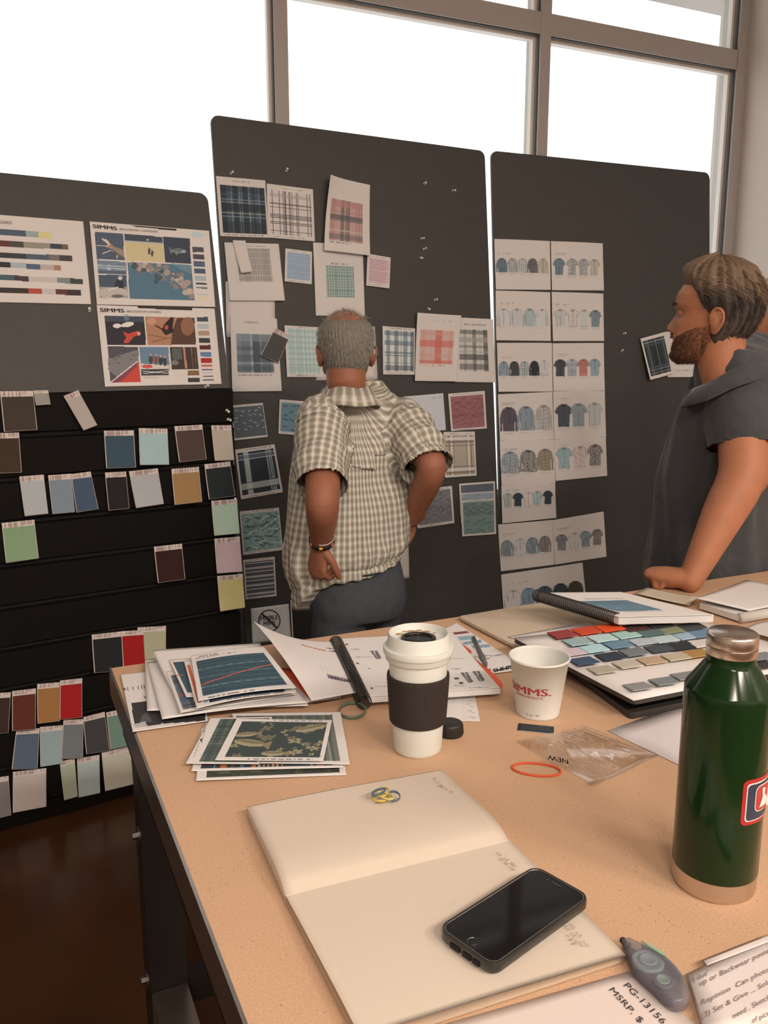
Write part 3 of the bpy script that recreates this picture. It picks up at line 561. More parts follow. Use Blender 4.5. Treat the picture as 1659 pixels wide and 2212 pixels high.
def f(a):
    b = (.12, .18, .84, .82); D = (62, 58, 56); G = (140, 130, 122)
    a.plaid(b, (176, 164, 154), [(.2, .1, G, .7), (.52, .14, D, .6), (.92, .18, D, .75), (.72, .05, G, .6), (.36, .03, G, .5)], [(.06, .08, D, .6), (.24, .12, G, .7), (.42, .06, D, .5), (.66, .13, D, .75), (.9, .12, D, .6), (.54, .04, G, .5)]); a.caption(.1, .2, .8)
mid(4, [(1404, 869), (1620, 880), (1636, 1235), (1408, 1232)], 54, 80, 'white sheet with a black and grey plaid at the board edge', f, off=.0075)
# lower half of the board
def f(a): a.st(.03, .07, .98, .94, (92, 96, 104)); a.fish((.03, .07, .98, .94), (170, 165, 155), 20, .05, .85); a.caption(.035, .1, .9)
mid(5, [(55, 152), (238, 137), (268, 337), (72, 358)], 50, 50, 'slate blue print with small pale dashes', f, off=.005, name='fish_print')
def f(a): a.st(.07, .09, 1, .92, (86, 142, 160)); a.fish((.07, .09, 1, .92), (52, 60, 66), 16, .07, .9); a.caption(.045, .1, .9); a.caption(.955, .05, .9)
mid(5, [(337, 116), (520, 131), (508, 333), (330, 318)], 50, 50, 'turquoise print with small dark fish, beside the older man', f, off=.005, name='fish_print')
def f(a):
    b = (.05, .07, .96, .93); Wt = (178, 176, 172); Bl = (92, 112, 132)
    a.plaid(b, (40, 56, 68), [(.22, .16, Wt, .65), (.14, .02, (30, 40, 50), .9), (.3, .02, (30, 40, 50), .9), (.84, .16, Bl, .6), (.84, .02, Wt, .8), (.78, .015, Wt, .7), (.9, .015, Wt, .7)], [(.12, .1, Bl, .55), (.18, .015, Wt, .7), (.8, .16, Wt, .6), (.72, .02, (30, 40, 50), .9), (.88, .02, (30, 40, 50), .9), (.07, .015, Wt, .6)]); a.caption(.03, .2, .9); a.caption(.97, .1, .8)
mid(5, [(75, 412), (307, 380), (357, 662), (110, 705)], 64, 66, 'navy and white plaid print, tilted, below the slate blue print', f, off=.006)
def f(a):
    b = (.04, .07, .97, .93); a.st(*b, (122, 165, 150)); a.fish(b, (62, 105, 100), 16, .10, .8, 10, (75, 118, 110)); a.fish(b, (175, 190, 170), 9, .12, .55); a.fish(b, (45, 82, 80), 20, .05, .9); a.caption(.03, .3, .9); a.caption(.965, .1, .7)
mid(5, [(102, 775), (333, 752), (357, 1002), (122, 1032)], 74, 74, 'teal print with drawn fish and leaves', f, off=.005, name='fish_print')
def f(a):
    b = (.05, .07, .96, .94); a.st(*b, (88, 84, 98))
    for i in range(8): a.st(.05, .1 + i * .108, .96, .1 + i * .108 + (.05 if i % 2 else .02), (172, 158, 152), .8)
    a.caption(.03, .2, .9); a.caption(.97, .1, .7)
mid(5, [(122, 1060), (308, 1040), (320, 1272), (137, 1293)], 40, 74, 'grey and white striped print', f, off=.005, name='striped_print')
q = [(168, 1345), (390, 1317), (405, 1520), (178, 1552)]; a = Art(q, 12, 12, (186, 176, 176))
o = sheet('protest_sheet', 'white sheet with a crossed out circle sign, low on the middle board', 'print', None, 5, q, PL_MID, .006, a)
def circ_on(crop, c, rx, ry, w, pl, off, parent, m, n=40):
    V = []; Fc = []
    for k, s in enumerate((1, 1 - w)):
        for i in range(n):
            t = 2 * math.pi * i / n; V.append(hit(*px(crop, (c[0] + rx * s * math.cos(t), c[1] + ry * s * math.sin(t))), pl, off))
    for i in range(n): Fc.append((i, (i + 1) % n, n + (i + 1) % n, n + i))
    return new('prohibition_ring', V, Fc, m, parent)
M_RING = mat('dark_maroon_ink', alb((66, 38, 36)), .6)
circ_on(5, (277, 1417), 66, 66, .11, PL_MID, .0068, o, M_RING)
new('prohibition_bar', [hit(*px(5, p), PL_MID, .0068) for p in ((227, 1378), (236, 1370), (327, 1456), (318, 1464))], [(0, 1, 2, 3)], M_RING, o)
words(5, 'PEBBLE', (224, 1418), (330, 1407), (-2, -26), PL_MID, .0066, o, INK, .03); words(5, 'MINE', (243, 1446), (315, 1438), (-2, -24), PL_MID, .0066, o, INK, .03)
words(5, 'nopebblemine.org', (262, 1517), (360, 1507), (-1, -13), PL_MID, .0066, o, INKG, 0)
def f(a): a.st(.03, .055, 1, 1, (30, 26, 25))
mid(5, [(400, 1297), (640, 1262), (655, 1500), (412, 1522)], 40, 40, 'black print with a thin white border, behind the older man', f, off=.005, name='dark_print')
def f(a): a.fish((.03, .05, .97, .95), (168, 160, 166), 25, .06, .5, 8, (172, 164, 168)); a.caption(.1, .7, .95, (140, 130, 135))
mid(5, [(1065, 100), (1298, 80), (1315, 297), (1080, 318)], 50, 50, 'pale lilac sheet with faint fish, right of the older man', f, off=.006, name='fish_print', base=(180, 172, 178))
def f(a): a.st(.05, .08, .95, .94, (152, 92, 92)); a.fish((.05, .08, .95, .94), (120, 66, 68), 16, .09, .6, 12, (118, 62, 66)); a.caption(.04, .1, .9); a.caption(.97, .1, .6)
mid(5, [(1327, 83), (1542, 66), (1555, 287), (1345, 303)], 58, 58, 'brick red print with drawn fish', f, off=.005, name='fish_print')
def f(a):
    b = (.05, .08, .95, .95); D = (122, 100, 82); Wt = (196, 186, 176)
    a.plaid(b, (172, 150, 128), [(.12, .05, D, .7), (.2, .07, Wt, .8), (.28, .04, D, .7), (.74, .04, D, .7), (.82, .07, Wt, .8), (.9, .05, D, .7)], [(.08, .08, Wt, .8), (.16, .04, (105, 92, 85), .8), (.26, .04, D, .6), (.8, .04, D, .6), (.86, .07, Wt, .7), (.94, .05, D, .8)]); a.caption(.04, .1, .9)
mid(5, [(1300, 308), (1484, 305), (1495, 565), (1310, 577)], 48, 66, 'tan and brown plaid print below the red fish print', f, off=.007)
mid(5, [(1080, 332), (1222, 325), (1230, 450), (1088, 455)], 8, 8, 'white sheet corner behind the older man right sleeve', lambda a: None, off=.004, name='blank_sheet')
def f(a): a.st(.05, .07, .95, .93, (112, 106, 106)); a.fish((.05, .07, .95, .93), (74, 70, 72), 20, .07, .6, 16, (80, 75, 76)); a.caption(.035, .1, .9); a.caption(.965, .1, .7)
mid(5, [(1110, 650), (1350, 625), (1365, 843), (1148, 875)], 60, 58, 'grey print with drawn fish right of the older man elbow', f, off=.006, name='fish_print')
def f(a): a.st(.04, .05, .96, .95, (98, 98, 118)); a.fish((.04, .04, .96, .4), (78, 78, 96), 9, .1, .6, 4, (80, 80, 98))
mid(5, [(1392, 612), (1602, 597), (1606, 780), (1400, 800)], 48, 36, 'violet grey fish print, rearmost of three overlapped sheets', f, off=.004, name='fish_print')
def f(a): a.st(.04, .02, .96, .95, (140, 152, 160)); a.fish((.04, .02, .96, .4), (110, 124, 138), 9, .1, .6, 4, (116, 128, 140))
mid(5, [(1396, 668), (1604, 655), (1608, 830), (1404, 845)], 48, 36, 'pale blue fish print, middle of three overlapped sheets', f, off=.0058, name='fish_print')
def f(a): a.st(.05, .05, .95, .95, (106, 145, 126)); a.fish((.05, .05, .95, .95), (72, 108, 94), 16, .09, .6, 16, (78, 114, 100)); a.caption(.03, .1, .9)
mid(5, [(1402, 712), (1605, 698), (1610, 908), (1410, 922)], 56, 56, 'green fish print, front of three overlapped sheets', f, off=.0076, name='fish_print')
mid(5, [(985, 955), (1094, 945), (1100, 1167), (990, 1172)], 8, 8, 'blank white sheet behind the older man trousers', lambda a: None, off=.004, name='blank_sheet')

# ------------------------------------------------------------------ shirt line-up sheets on the right board
def shirt(a, cx, cy, w, h, col, long, pat=0):
    hw, hh = w / 2, h / 2; bw = hw * .62
    body = [(-.30, -1), (.30, -1), (.62, -.82), (.66, -.4), (.66, 1), (-.66, 1), (-.66, -.4), (-.62, -.82)]
    slv = ([(.55, -.86), (.8, -.68), (1.0, -.1), (1.0, 1), (.8, 1), (.72, .05)] if long else [(.5, -.9), (.78, -.72), (1.02, -.3), (.8, -.1), (.6, -.3)])
    def P(L, sx=1): return [(cx + sx * x * hw, cy + y * hh) for x, y in L]
    edge = tuple(max(0, int(k * .62)) for k in col); m = np.zeros(a.X.shape, bool)
    for L, sx in ((slv, 1), (slv, -1), (body, 1)):
        mm = a.inpoly(P(L, sx)); m |= mm
        g = a.inpoly([(cx + sx * x * hw * 1.07, cy + y * hh * 1.05) for x, y in L]); a.put(g & ~mm & ~m, edge, .6); a.put(mm, col)
    k = w / 9.0; D = edge
    if pat == 1: a.put(m & ((((a.X - cx) / k) % 1 < .25) | (((a.Y - cy) / k) % 1 < .25)), D, .45)
    if pat == 2: a.put(m & ((((a.X - cx) / k) % 1 < .5) ^ (((a.Y - cy) / k) % 1 < .5)), (200, 186, 176), .7)
    a.put(m & (abs(a.X - cx) < w * .018), edge, .6); a.put(m & (abs(a.X - cx) < hw * .28) & (a.Y < cy - hh * .82), edge, .7)
    for sx in (-1, 1): a.line((cx + sx * hw * .66, cy - hh * .5), (cx + sx * hw * .68, cy + hh * (.95 if long else .1)), w * .03, edge, .55)
def line_up(crop, q, label, shirts, long, w, h, tt=.2, off=.004, bow=None, nx=76, ny=64):
    a = Art(q, nx, ny, (188, 171, 160)); a.caption(tt, .06, .32, (150, 138, 132), .012); a.caption(tt + .035, .06, .26, (165, 152, 144), .010); a.caption(.1, .4, .6, (182, 168, 158), .02)
    for sh in shirts: shirt(a, sh[0], sh[1], w, h, sh[2], long, sh[3] if len(sh) > 3 else 0)
    for sh in shirts: a.put((abs(a.X - sh[0]) < w * .32) & (abs(a.Y - sh[1] - h * .62) < 4), (165, 152, 145), .6)
    return sheet('shirt_sheet', label, 'print', 'shirt line-up sheets on the right board', crop, q, PL_RIGHT, off, a, bow or (lambda s, t: .004 * np.sin(s * 3.1) * (1 - t) + .003 * t ** 2))
line_up(6, [(88, 115), (472, 130), (476, 468), (97, 465)], 'white sheet of long-sleeved shirts, top row left', [(137, 297, (90, 118, 130)), (208, 298, (158, 150, 144), 1), (278, 299, (166, 160, 152), 1), (348, 300, (98, 92, 90), 1), (422, 301, (160, 145, 130))], 1, 70, 95, .27)
line_up(6, [(478, 130), (836, 146), (842, 472), (484, 470)], 'white sheet of short-sleeved shirts, top row right', [(532, 306, (96, 126, 140)), (620, 308, (152, 146, 140), 1), (698, 310, (152, 146, 142), 1), (775, 313, (166, 148, 134))], 0, 78, 110, .25)
line_up(6, [(97, 470), (474, 483), (476, 820), (100, 815)], 'white sheet of very pale long-sleeved shirts, second row left', [(150, 655, (178, 170, 164)), (238, 656, (172, 164, 158)), (327, 658, (150, 168, 158)), (415, 660, (178, 170, 164))], 1, 84, 116, .25)
line_up(6, [(484, 480), (840, 492), (843, 820), (490, 820)], 'white sheet of pale short-sleeved shirts with one blue, second row right', [(542, 658, (166, 160, 154)), (625, 660, (182, 166, 156)), (702, 662, (176, 168, 160)), (782, 664, (116, 132, 138))], 0, 84, 112, .25)
line_up(6, [(107, 832), (486, 832), (490, 1168), (115, 1170)], 'white sheet with two black long-sleeved shirts, third row left', [(152, 1010, (132, 150, 160), 1), (222, 1009, (62, 60, 62)), (292, 1008, (160, 164, 158), 1), (360, 1007, (52, 50, 54)), (430, 1006, (178, 168, 160))], 1, 66, 98, .29)
line_up(6, [(490, 835), (843, 832), (848, 1162), (494, 1165)], 'white sheet with a coral short-sleeved shirt, third row right', [(541, 1004, (72, 72, 75)), (620, 1003, (150, 150, 150), 1), (697, 1002, (192, 118, 104), 1), (777, 1001, (126, 154, 160))], 0, 84, 114, .23)
line_up(7, [(113, 38), (490, 20), (498, 350), (125, 355)], 'white sheet with a plum long-sleeved shirt, fourth row left', [(185, 208, (78, 68, 74)), (302, 203, (128, 140, 148)), (425, 197, (166, 155, 146), 1)], 1, 112, 162, .2)
line_up(7, [(494, 15), (850, 10), (857, 330), (500, 350)], 'white sheet with a dark grey polo shirt, fourth row right', [(564, 184, (80, 84, 94)), (665, 179, (134, 144, 146)), (777, 174, (164, 158, 152))], 0, 112, 152, .16)
line_up(7, [(125, 355), (500, 335), (508, 650), (137, 668)], 'white sheet with a bold black check shirt, fifth row left', [(195, 508, (152, 158, 162), 1), (317, 497, (66, 66, 68), 2), (437, 487, (152, 132, 108), 1)], 1, 112, 145, .2, off=.0055)
line_up(7, [(500, 345), (857, 325), (865, 600), (510, 635)], 'white sheet with an aqua check shirt, fifth row right', [(567, 476, (142, 172, 166), 1), (675, 467, (190, 166, 156), 1), (780, 456, (58, 58, 62), 2)], 0, 108, 140, .16, off=.0055)
line_up(7, [(137, 668), (508, 645), (514, 890), (142, 928)], 'white sheet of five small polo shirts, sixth row', [(180, 767, (152, 148, 142)), (248, 763, (48, 68, 88)), (317, 758, (192, 172, 162)), (381, 753, (150, 178, 166)), (455, 748, (48, 70, 86))], 0, 70, 90, .14, off=.007)
line_up(7, [(115, 935), (490, 903), (502, 1212), (132, 1258)], 'white sheet of striped long-sleeved shirts, seventh row left', [(175, 1099, (136, 138, 138), 1), (263, 1088, (176, 166, 158)), (347, 1079, (124, 144, 152), 1), (435, 1069, (124, 112, 104), 1)], 1, 84, 108, .22)
line_up(7, [(490, 905), (842, 845), (860, 1157), (505, 1212)], 'white sheet of plaid short-sleeved shirts, seventh row right', [(550, 1058, (130, 132, 134), 1), (637, 1046, (182, 170, 160)), (714, 1034, (124, 148, 152), 1), (795, 1021, (124, 112, 104), 1)], 0, 82, 106, .22)
line_up(7, [(135, 1280), (697, 1197), (718, 1430), (150, 1520)], 'wide white sheet of blue and dark shirts just above the table', [(215, 1450, (186, 172, 164)), (322, 1434, (108, 146, 168)), (430, 1420, (58, 92, 114)), (540, 1402, (62, 72, 72)), (645, 1386, (64, 58, 50))], 1, 108, 120, .3)
def f(a):
    b = (.07, .07, .93, .93); G = (58, 66, 66); L = (140, 146, 144)
    a.plaid(b, (42, 46, 44), [(.12, .06, (70, 88, 92), .8), (.2, .015, L, .8), (.56, .02, L, .8), (.84, .06, (70, 88, 92), .8), (.92, .015, L, .8), (.3, .1, G, .5), (.7, .1, G, .5)], [(.08, .03, L, .6), (.16, .06, (70, 88, 92), .8), (.78, .05, (70, 88, 92), .8), (.84, .015, L, .8), (.93, .015, L, .7)])
mid(6, [(1095, 803), (1262, 757), (1322, 1045), (1145, 1090)], 48, 66, 'dark green plaid print in front of the bearded man face', f, off=.010, bow=lambda s, t: .02 * (1 - s) * t, grp='prints by the bearded man', pl=PL_RIGHT)
def f(a): shirt(a, 1400, 900, 190, 150, (150, 148, 148), 0); a.caption(.85, .2, .8)
mid(6, [(1262, 755), (1480, 755), (1540, 1068), (1283, 1068)], 50, 60, 'white shirt sheet behind the dark green plaid, by the bearded man', f, off=.005, name='shirt_sheet', grp='prints by the bearded man', pl=PL_RIGHT)
# ------------------------------------------------------------------ the work table
def chip_board():
    m, nt, b = principled('particle_board'); tc = nt.nodes.new('ShaderNodeTexCoord')
    base = alb((200, 145, 108), W_TAB)
    n1 = nt.nodes.new('ShaderNodeTexNoise'); n1.inputs['Scale'].default_value = 5; n1.inputs['Detail'].default_value = 4
    n2 = nt.nodes.new('ShaderNodeTexNoise'); n2.inputs['Scale'].default_value = 420; n2.inputs['Detail'].default_value = 3
    vo = nt.nodes.new('ShaderNodeTexVoronoi'); vo.inputs['Scale'].default_value = 150; vo.inputs['Randomness'].default_value = 1
    for n in (n1, n2, vo): nt.links.new(tc.outputs['Object'], n.inputs['Vector'])
    def mix(fac, a, bb, mode='MIX'):
        x = nt.nodes.new('ShaderNodeMix'); x.data_type = 'RGBA'; x.blend_type = mode
        for s, v in ((0, fac), (6, a), (7, bb)):
            if isinstance(v, tuple): x.inputs[s].default_value = v
            elif isinstance(v, float): x.inputs[s].default_value = v
            else: nt.links.new(v, x.inputs[s])
        return x.outputs[2]
    c = lambda k: (*[float(v * k) for v in base], 1.0)
    a = mix(n1.outputs[0], c(.93), c(1.07)); r2 = nt.nodes.new('ShaderNodeValToRGB'); r2.color_ramp.elements[0].position = .3; r2.color_ramp.elements[1].position = .7
    nt.links.new(n2.outputs[0], r2.inputs[0]); g = mix(r2.outputs[0], (.88, .85, .82, 1.0), (1.08, 1.08, 1.08, 1.0)); a = mix(1.0, a, g, 'MULTIPLY')
    r3 = nt.nodes.new('ShaderNodeValToRGB'); r3.color_ramp.elements[0].position = .10; r3.color_ramp.elements[1].position = .17   # dark flecks
    nt.links.new(vo.outputs['Distance'], r3.inputs[0])
    wn = nt.nodes.new('ShaderNodeMath'); wn.operation = 'GREATER_THAN'; wn.inputs[1].default_value = .80; sx = nt.nodes.new('ShaderNodeSeparateColor')
    nt.links.new(vo.outputs['Color'], sx.inputs[0]); nt.links.new(sx.outputs[0], wn.inputs[0])
    inv = nt.nodes.new('ShaderNodeMath'); inv.operation = 'SUBTRACT'; inv.inputs[0].default_value = 1; nt.links.new(r3.outputs[0], inv.inputs[1])
    mu = nt.nodes.new('ShaderNodeMath'); mu.operation = 'MULTIPLY'; nt.links.new(inv.outputs[0], mu.inputs[0]); nt.links.new(wn.outputs[0], mu.inputs[1])
    m2 = nt.nodes.new('ShaderNodeMath'); m2.operation = 'MULTIPLY'; m2.inputs[1].default_value = .75; nt.links.new(mu.outputs[0], m2.inputs[0])
    a = mix(m2.outputs[0], a, c(.38)); nt.links.new(a, b.inputs['Base Color'])
    b.inputs['Roughness'].default_value = .55; b.inputs['Specular IOR Level'].default_value = .3; return m
M_CHIP = chip_board()
M_STEEL = mat('dark_steel', (0.028, 0.025, 0.023), 0.38, metal=0.6, var=.2, scale=20)
M_ANGLE = mat('edge_steel', (0.34, 0.30, 0.27), 0.30, metal=0.9, var=.15, scale=30)
M_ZINC = mat('zinc_bolt', (0.20, 0.19, 0.18), 0.4, metal=1)
TX0, TX1, TY0, TY1, TZ = 0.165, 2.60, 0.38, 1.617, 0.9
table = MB().box((TX0, TY0, TZ - .03), (TX1, TY1, TZ)).build('work_table', M_CHIP)
tag(table, 'large particle board work table with dark steel edge and legs', 'table')
e = MB().box((TX0 - .004, TY0 - .004, TZ - .055), (TX0, TY1 + .004, TZ + .0012)).box((TX0, TY0 - .004, TZ - .055), (TX1, TY0, TZ + .0012)).box((TX1, TY0 - .004, TZ - .055), (TX1 + .004, TY1 + .004, TZ + .0012))
tag(e.build('edge_trim', M_ANGLE, table), 'dark steel edge strip')
ap = MB().box((TX0 + .012, TY1 - .05, TZ - .13), (TX1 - .012, TY1 - .02, TZ - .031)).box((TX0 + .012, TY0 + .05, TZ - .13), (TX1 - .012, TY0 + .08, TZ - .031))
ap.box((TX0 + .012, TY0 + .08, TZ - .13), (TX0 + .04, TY1 - .05, TZ - .031)).box((TX1 - .04, TY0 + .08, TZ - .13), (TX1 - .012, TY1 - .05, TZ - .031)); ap.build('apron', M_STEEL, table)
for x in (.185, TX1 - .10):
    for y in (TY1 - .135, TY0 + .06):
        lg = MB().box((x, y, .0), (x + .072, y + .072, TZ - .131)).build('leg', M_STEEL, table)
        if x < 1 and y > 1:
            for z in (.60, .29):
                MB().tube([(x - .012, y + .036, z), (x + .001, y + .036, z)], .008, 6).tube([(x - .002, y + .036, z), (x + .0005, y + .036, z)], .016, 16).build('bolt', M_ZINC, lg)
for x in (.187, TX1 - .098):
    MB().box((x, TY0 + .132, .22), (x + .068, TY1 - .136, .285)).build('stretcher', M_ANGLE, table)
MB().box((.256, TY1 - .12, .225), (TX1 - .101, TY1 - .08, .28)).build('stretcher', M_STEEL, table)

WT = (226, 197, 180)
def tsheet(name, label, cat, group, crop, q, z, nx, ny, fn=None, bow=None, base=WT):
    a = Art(q, nx, ny, base, W_TAB)
    if fn: fn(a)
    return sheet(name, label, cat, group, crop, q, tplane(TZ + z), 0.0, a, bow, thick=.0005)
def on(z): return (np.array([0, 0, TZ + z]), z_)
M_TINK = mat('black_table_ink', alb((50, 42, 42), W_TAB), .6); M_TINKG = mat('grey_table_ink', alb((120, 104, 98), W_TAB), .6)

# --- left paper stack
GS = 'papers in the left stack'
def f(a):
    a.poly([(195, 688), (420, 655), (680, 720), (690, 790), (400, 812), (225, 842)], (58, 48, 46)); a.poly([(250, 810), (330, 800), (300, 740), (270, 760)], (88, 76, 72)); a.poly([(225, 842), (208, 820), (290, 800), (300, 830)], (190, 165, 152))
    for i, x in enumerate((152, 172, 205, 238, 262, 280)): a.line((x, 585 - i * 4), (x + 4, 600 - i * 3), 7, (90, 76, 72))
    a.line((276, 640), (292, 652), 6, (50, 44, 44)); a.line((150, 600), (160, 680), 2, (120, 105, 98))
tsheet('portfolio_sheet', 'white sheet with text and a dark picture, lowest at the table corner', 'paper', GS, 'A', [(125, 482), (640, 425), (705, 790), (205, 862)], .004, 90, 80, f)
tsheet('paper_sheet', 'large blank white sheet under the print stack, fold at its left', 'paper', GS, 'A', [(286, 388), (1085, 330), (1372, 688), (300, 722)], .010, 30, 24, None, lambda s, t: .002 * (1 - t) ** 3 * (1 - s))
tsheet('paper_sheet', 'blank white sheet with a drooping left edge, second in the stack', 'paper', GS, 'A', [(300, 400), (1090, 345), (1368, 672), (400, 778)], .014, 30, 24, None, lambda s, t: .004 * np.sin(3 * s))
tsheet('paper_sheet', 'tall white sheet standing highest at the back of the stack', 'paper', GS, 'A', [(338, 352), (1050, 305), (1290, 612), (540, 735)], .020, 30, 24, None, lambda s, t: .010 * (1 - t) ** 2)
def f(a): a.plaid((.03, .12, .14, .95), (120, 108, 104), [(.3, .3, (62, 82, 108), .7), (.8, .2, (60, 56, 58), .7)], [(.2, .1, (70, 66, 68), .7), (.45, .08, (62, 96, 112), .7), (.6, .06, (150, 80, 60), .6), (.75, .1, (60, 90, 110), .8), (.9, .05, (60, 60, 64), .8)])
tsheet('plaid_print', 'print with a narrow plaid strip showing at the left of the stack', 'print', GS, 'A', [(425, 462), (1080, 390), (1290, 590), (522, 735)], .024, 70, 60, f)
def f(a): a.st(.03, .08, .14, .9, (48, 84, 94)); a.line((478, 500), (545, 492), 6, (205, 85, 62))
tsheet('striped_print', 'print with a thin teal strip showing in the stack', 'print', GS, 'A', [(445, 385), (1060, 335), (1270, 585), (560, 632)], .028, 70, 50, f)
def f(a): a.st(.025, .1, .06, .92, (205, 92, 60)); a.st(.08, .86, .12, .94, (140, 170, 150)); a.st(.13, .86, .9, .955, (40, 56, 72)); a.caption(.975, .3, .9)
tsheet('striped_print', 'print with an orange strip and dark lower edge in the stack', 'print', GS, 'A', [(545, 395), (1070, 345), (1290, 590), (630, 706)], .0325, 90, 70, f, lambda s, t: .003 * np.sin(4 * s))
def f(a):
    b = (.055, .16, .93, .93); u, v, m = a.uv(b); a.put(m, (42, 82, 96))
    for i in range(26): a.put(m & (abs(v - (i + .5) / 26 - .012 * np.sin(u * 5 + i)) < .008), [(30, 62, 76), (66, 104, 116), (36, 70, 86)][i % 3], .7)
    for k in (.26, .5, .78): a.put(m & (abs(v - k) < .012) & ((u * 46) % 1 < .5), (150, 168, 166), .55)
    a.put(m & (abs(v - (.70 - .32 * u)) < .012), (205, 88, 66)); a.caption(.975, .1, .6, (60, 55, 55)); a.caption(.10, .05, .6, (110, 98, 92)); a.caption(.06, .1, .35, (90, 80, 76), .014)
tsheet('striped_print', 'top print with teal stripes and one thin orange line', 'print', GS, 'A', [(590, 358), (1075, 318), (1290, 572), (640, 658)], .038, 150, 80, f, lambda s, t: .006 * s * (1 - t) + .004 * np.sin(3 * s))

# --- spiral binder: lifted left page, coil, block, orange divider
def page_block(name, quad, z0, z1, crop, m, parent=None, curl=None, nx=8, ny=6):
    L = [hit(*px(crop, p), on(z1)) for p in quad]; V = []; Fc = []
    for j in range(ny + 1):
        for i in range(nx + 1):
            s, t = i / nx, j / ny; P = (1 - t) * ((1 - s) * L[0] + s * L[1]) + t * ((1 - s) * L[3] + s * L[2])
            V.append(P + z_ * (curl(s, t) if curl else 0))
    w = nx + 1; n = len(V); V += [np.array([p[0], p[1], TZ + z0]) for p in V]
    for j in range(ny):
        for i in range(nx):
            k = j * w + i; Fc += [(k, k + w, k + w + 1, k + 1), (n + k, n + k + 1, n + k + w + 1, n + k + w)]
    ring = list(range(w)) + [r * w + nx for r in range(1, ny + 1)] + [ny * w + k for k in range(nx - 1, -1, -1)] + [r * w for r in range(ny - 1, 0, -1)]
    for a, b in zip(ring, ring[1:] + ring[:1]): Fc.append((a, b, n + b, n + a))
    return new(name, V, Fc, m, parent)
def edge_paper():
    m, nt, b = principled('page_edges'); tc = nt.nodes.new('ShaderNodeTexCoord'); wv = nt.nodes.new('ShaderNodeTexWave')
    wv.bands_direction = 'Z'; wv.inputs['Scale'].default_value = 260; wv.inputs['Distortion'].default_value = 1.2
    mx = nt.nodes.new('ShaderNodeMix'); mx.data_type = 'RGBA'; a = alb(WT, W_TAB); mx.inputs[6].default_value = (*(a * .72), 1); mx.inputs[7].default_value = (*a, 1)
    nt.links.new(tc.outputs['Object'], wv.inputs['Vector']); nt.links.new(wv.outputs['Fac'], mx.inputs[0]); nt.links.new(mx.outputs[2], b.inputs['Base Color']); b.inputs['Roughness'].default_value = .8; return m
M_EDGEP = edge_paper(); M_WHITE = mat('white_card', alb(WT, W_TAB), .6, var=.03, scale=60)
M_COIL = mat('black_plastic_coil', (0.018, 0.016, 0.015), .35)
def coil(A, B, r, turns, parent, sag=None, wire=.0011, name='coil'):
    A, B = np.asarray(A), np.asarray(B); d = B - A; L = np.linalg.norm(d); d /= L; a = np.cross(d, z_); a /= np.linalg.norm(a); c = np.cross(a, d); m = MB()
    for i in range(turns):
        o = A + d * L * (i + .5) / turns + (z_ * sag((i + .5) / turns) if sag else 0)
        m.tube([o + a * r * math.cos(q) + c * r * math.sin(q) + d * (q / 6.283 - .5) * L / turns * .5 for q in np.linspace(0, 2 * math.pi, 13)[:-1]], wire, 5, closed=True)
    return m.build(name, M_COIL, parent, smooth=True)
q = [(215, 165), (872, 128), (1165, 462), (385, 515)]
binder = page_block('spiral_binder', q, .012, .022, 'B', M_EDGEP); tag(binder, 'open spiral bound binder of white printed pages, behind the tall cup', 'binder')
page_block('back_pages', [(p[0] - 2, p[1] + 3) for p in q], .001, .0105, 'B', M_EDGEP, binder)
def f(a):
    for x, y in ((250, 205), (318, 328), (398, 468)): a.ell(x, y, 10, 4.5, (110, 70, 55))
    D = (70, 64, 64)
    for x, y in ((408, 258), (950, 388), (1022, 380)):
        a.poly([(x - 20, y - 8), (x + 2, y - 10), (x + 45, y + 44), (x + 22, y + 46)], D, .85); a.poly([(x + 8, y - 10), (x + 24, y - 11), (x + 55, y + 40), (x + 40, y + 42)], D, .85); a.line((x + 4, y), (x + 34, y + 46), 5, (190, 165, 150), .9)
    for x, y in ((905, 412), (930, 436)): a.poly([(x - 14, y - 4), (x + 12, y - 6), (x + 14, y + 3), (x - 10, y + 6)], D)
    for (x0, y0, x1) in ((270, 240, 330), (300, 290, 400), (420, 460, 480), (890, 300, 960), (880, 360, 940), (980, 460, 1090), (890, 450, 950), (385, 360, 398)): a.line((x0, y0), (x1, y0 - 2), 4, (150, 130, 122), .8)
    a.line((380, 359), (398, 358), 5, D)
tsheet_q = [(215, 163), (870, 127), (1160, 457), (387, 510)]
pg = Art(tsheet_q, 170, 110, (228, 200, 183), W_TAB); f(pg); o = sheet('printed_page', None, None, None, 'B', tsheet_q, on(.0232), 0, pg, parent=binder)
coil(hit(*px('B', (180, 182)), on(.016)), hit(*px('B', (352, 548)), on(.0145)), .0125, 40, binder, wire=.0013)
ob = MB(); OR = [(660, 130), (880, 137), (900, 165), (925, 190), (945, 205), (985, 235), (992, 247), (980, 258), (1030, 300), (1095, 350), (1165, 420), (1180, 440), (1168, 478), (1100, 440)]
ob.prism([hit(*px('B', p), on(.0108)) for p in OR][::-1], z_ * .0009); tag(ob.build('divider', mat('orange_divider', alb((222, 78, 40), W_TAB), .5), binder), 'orange tabbed divider')
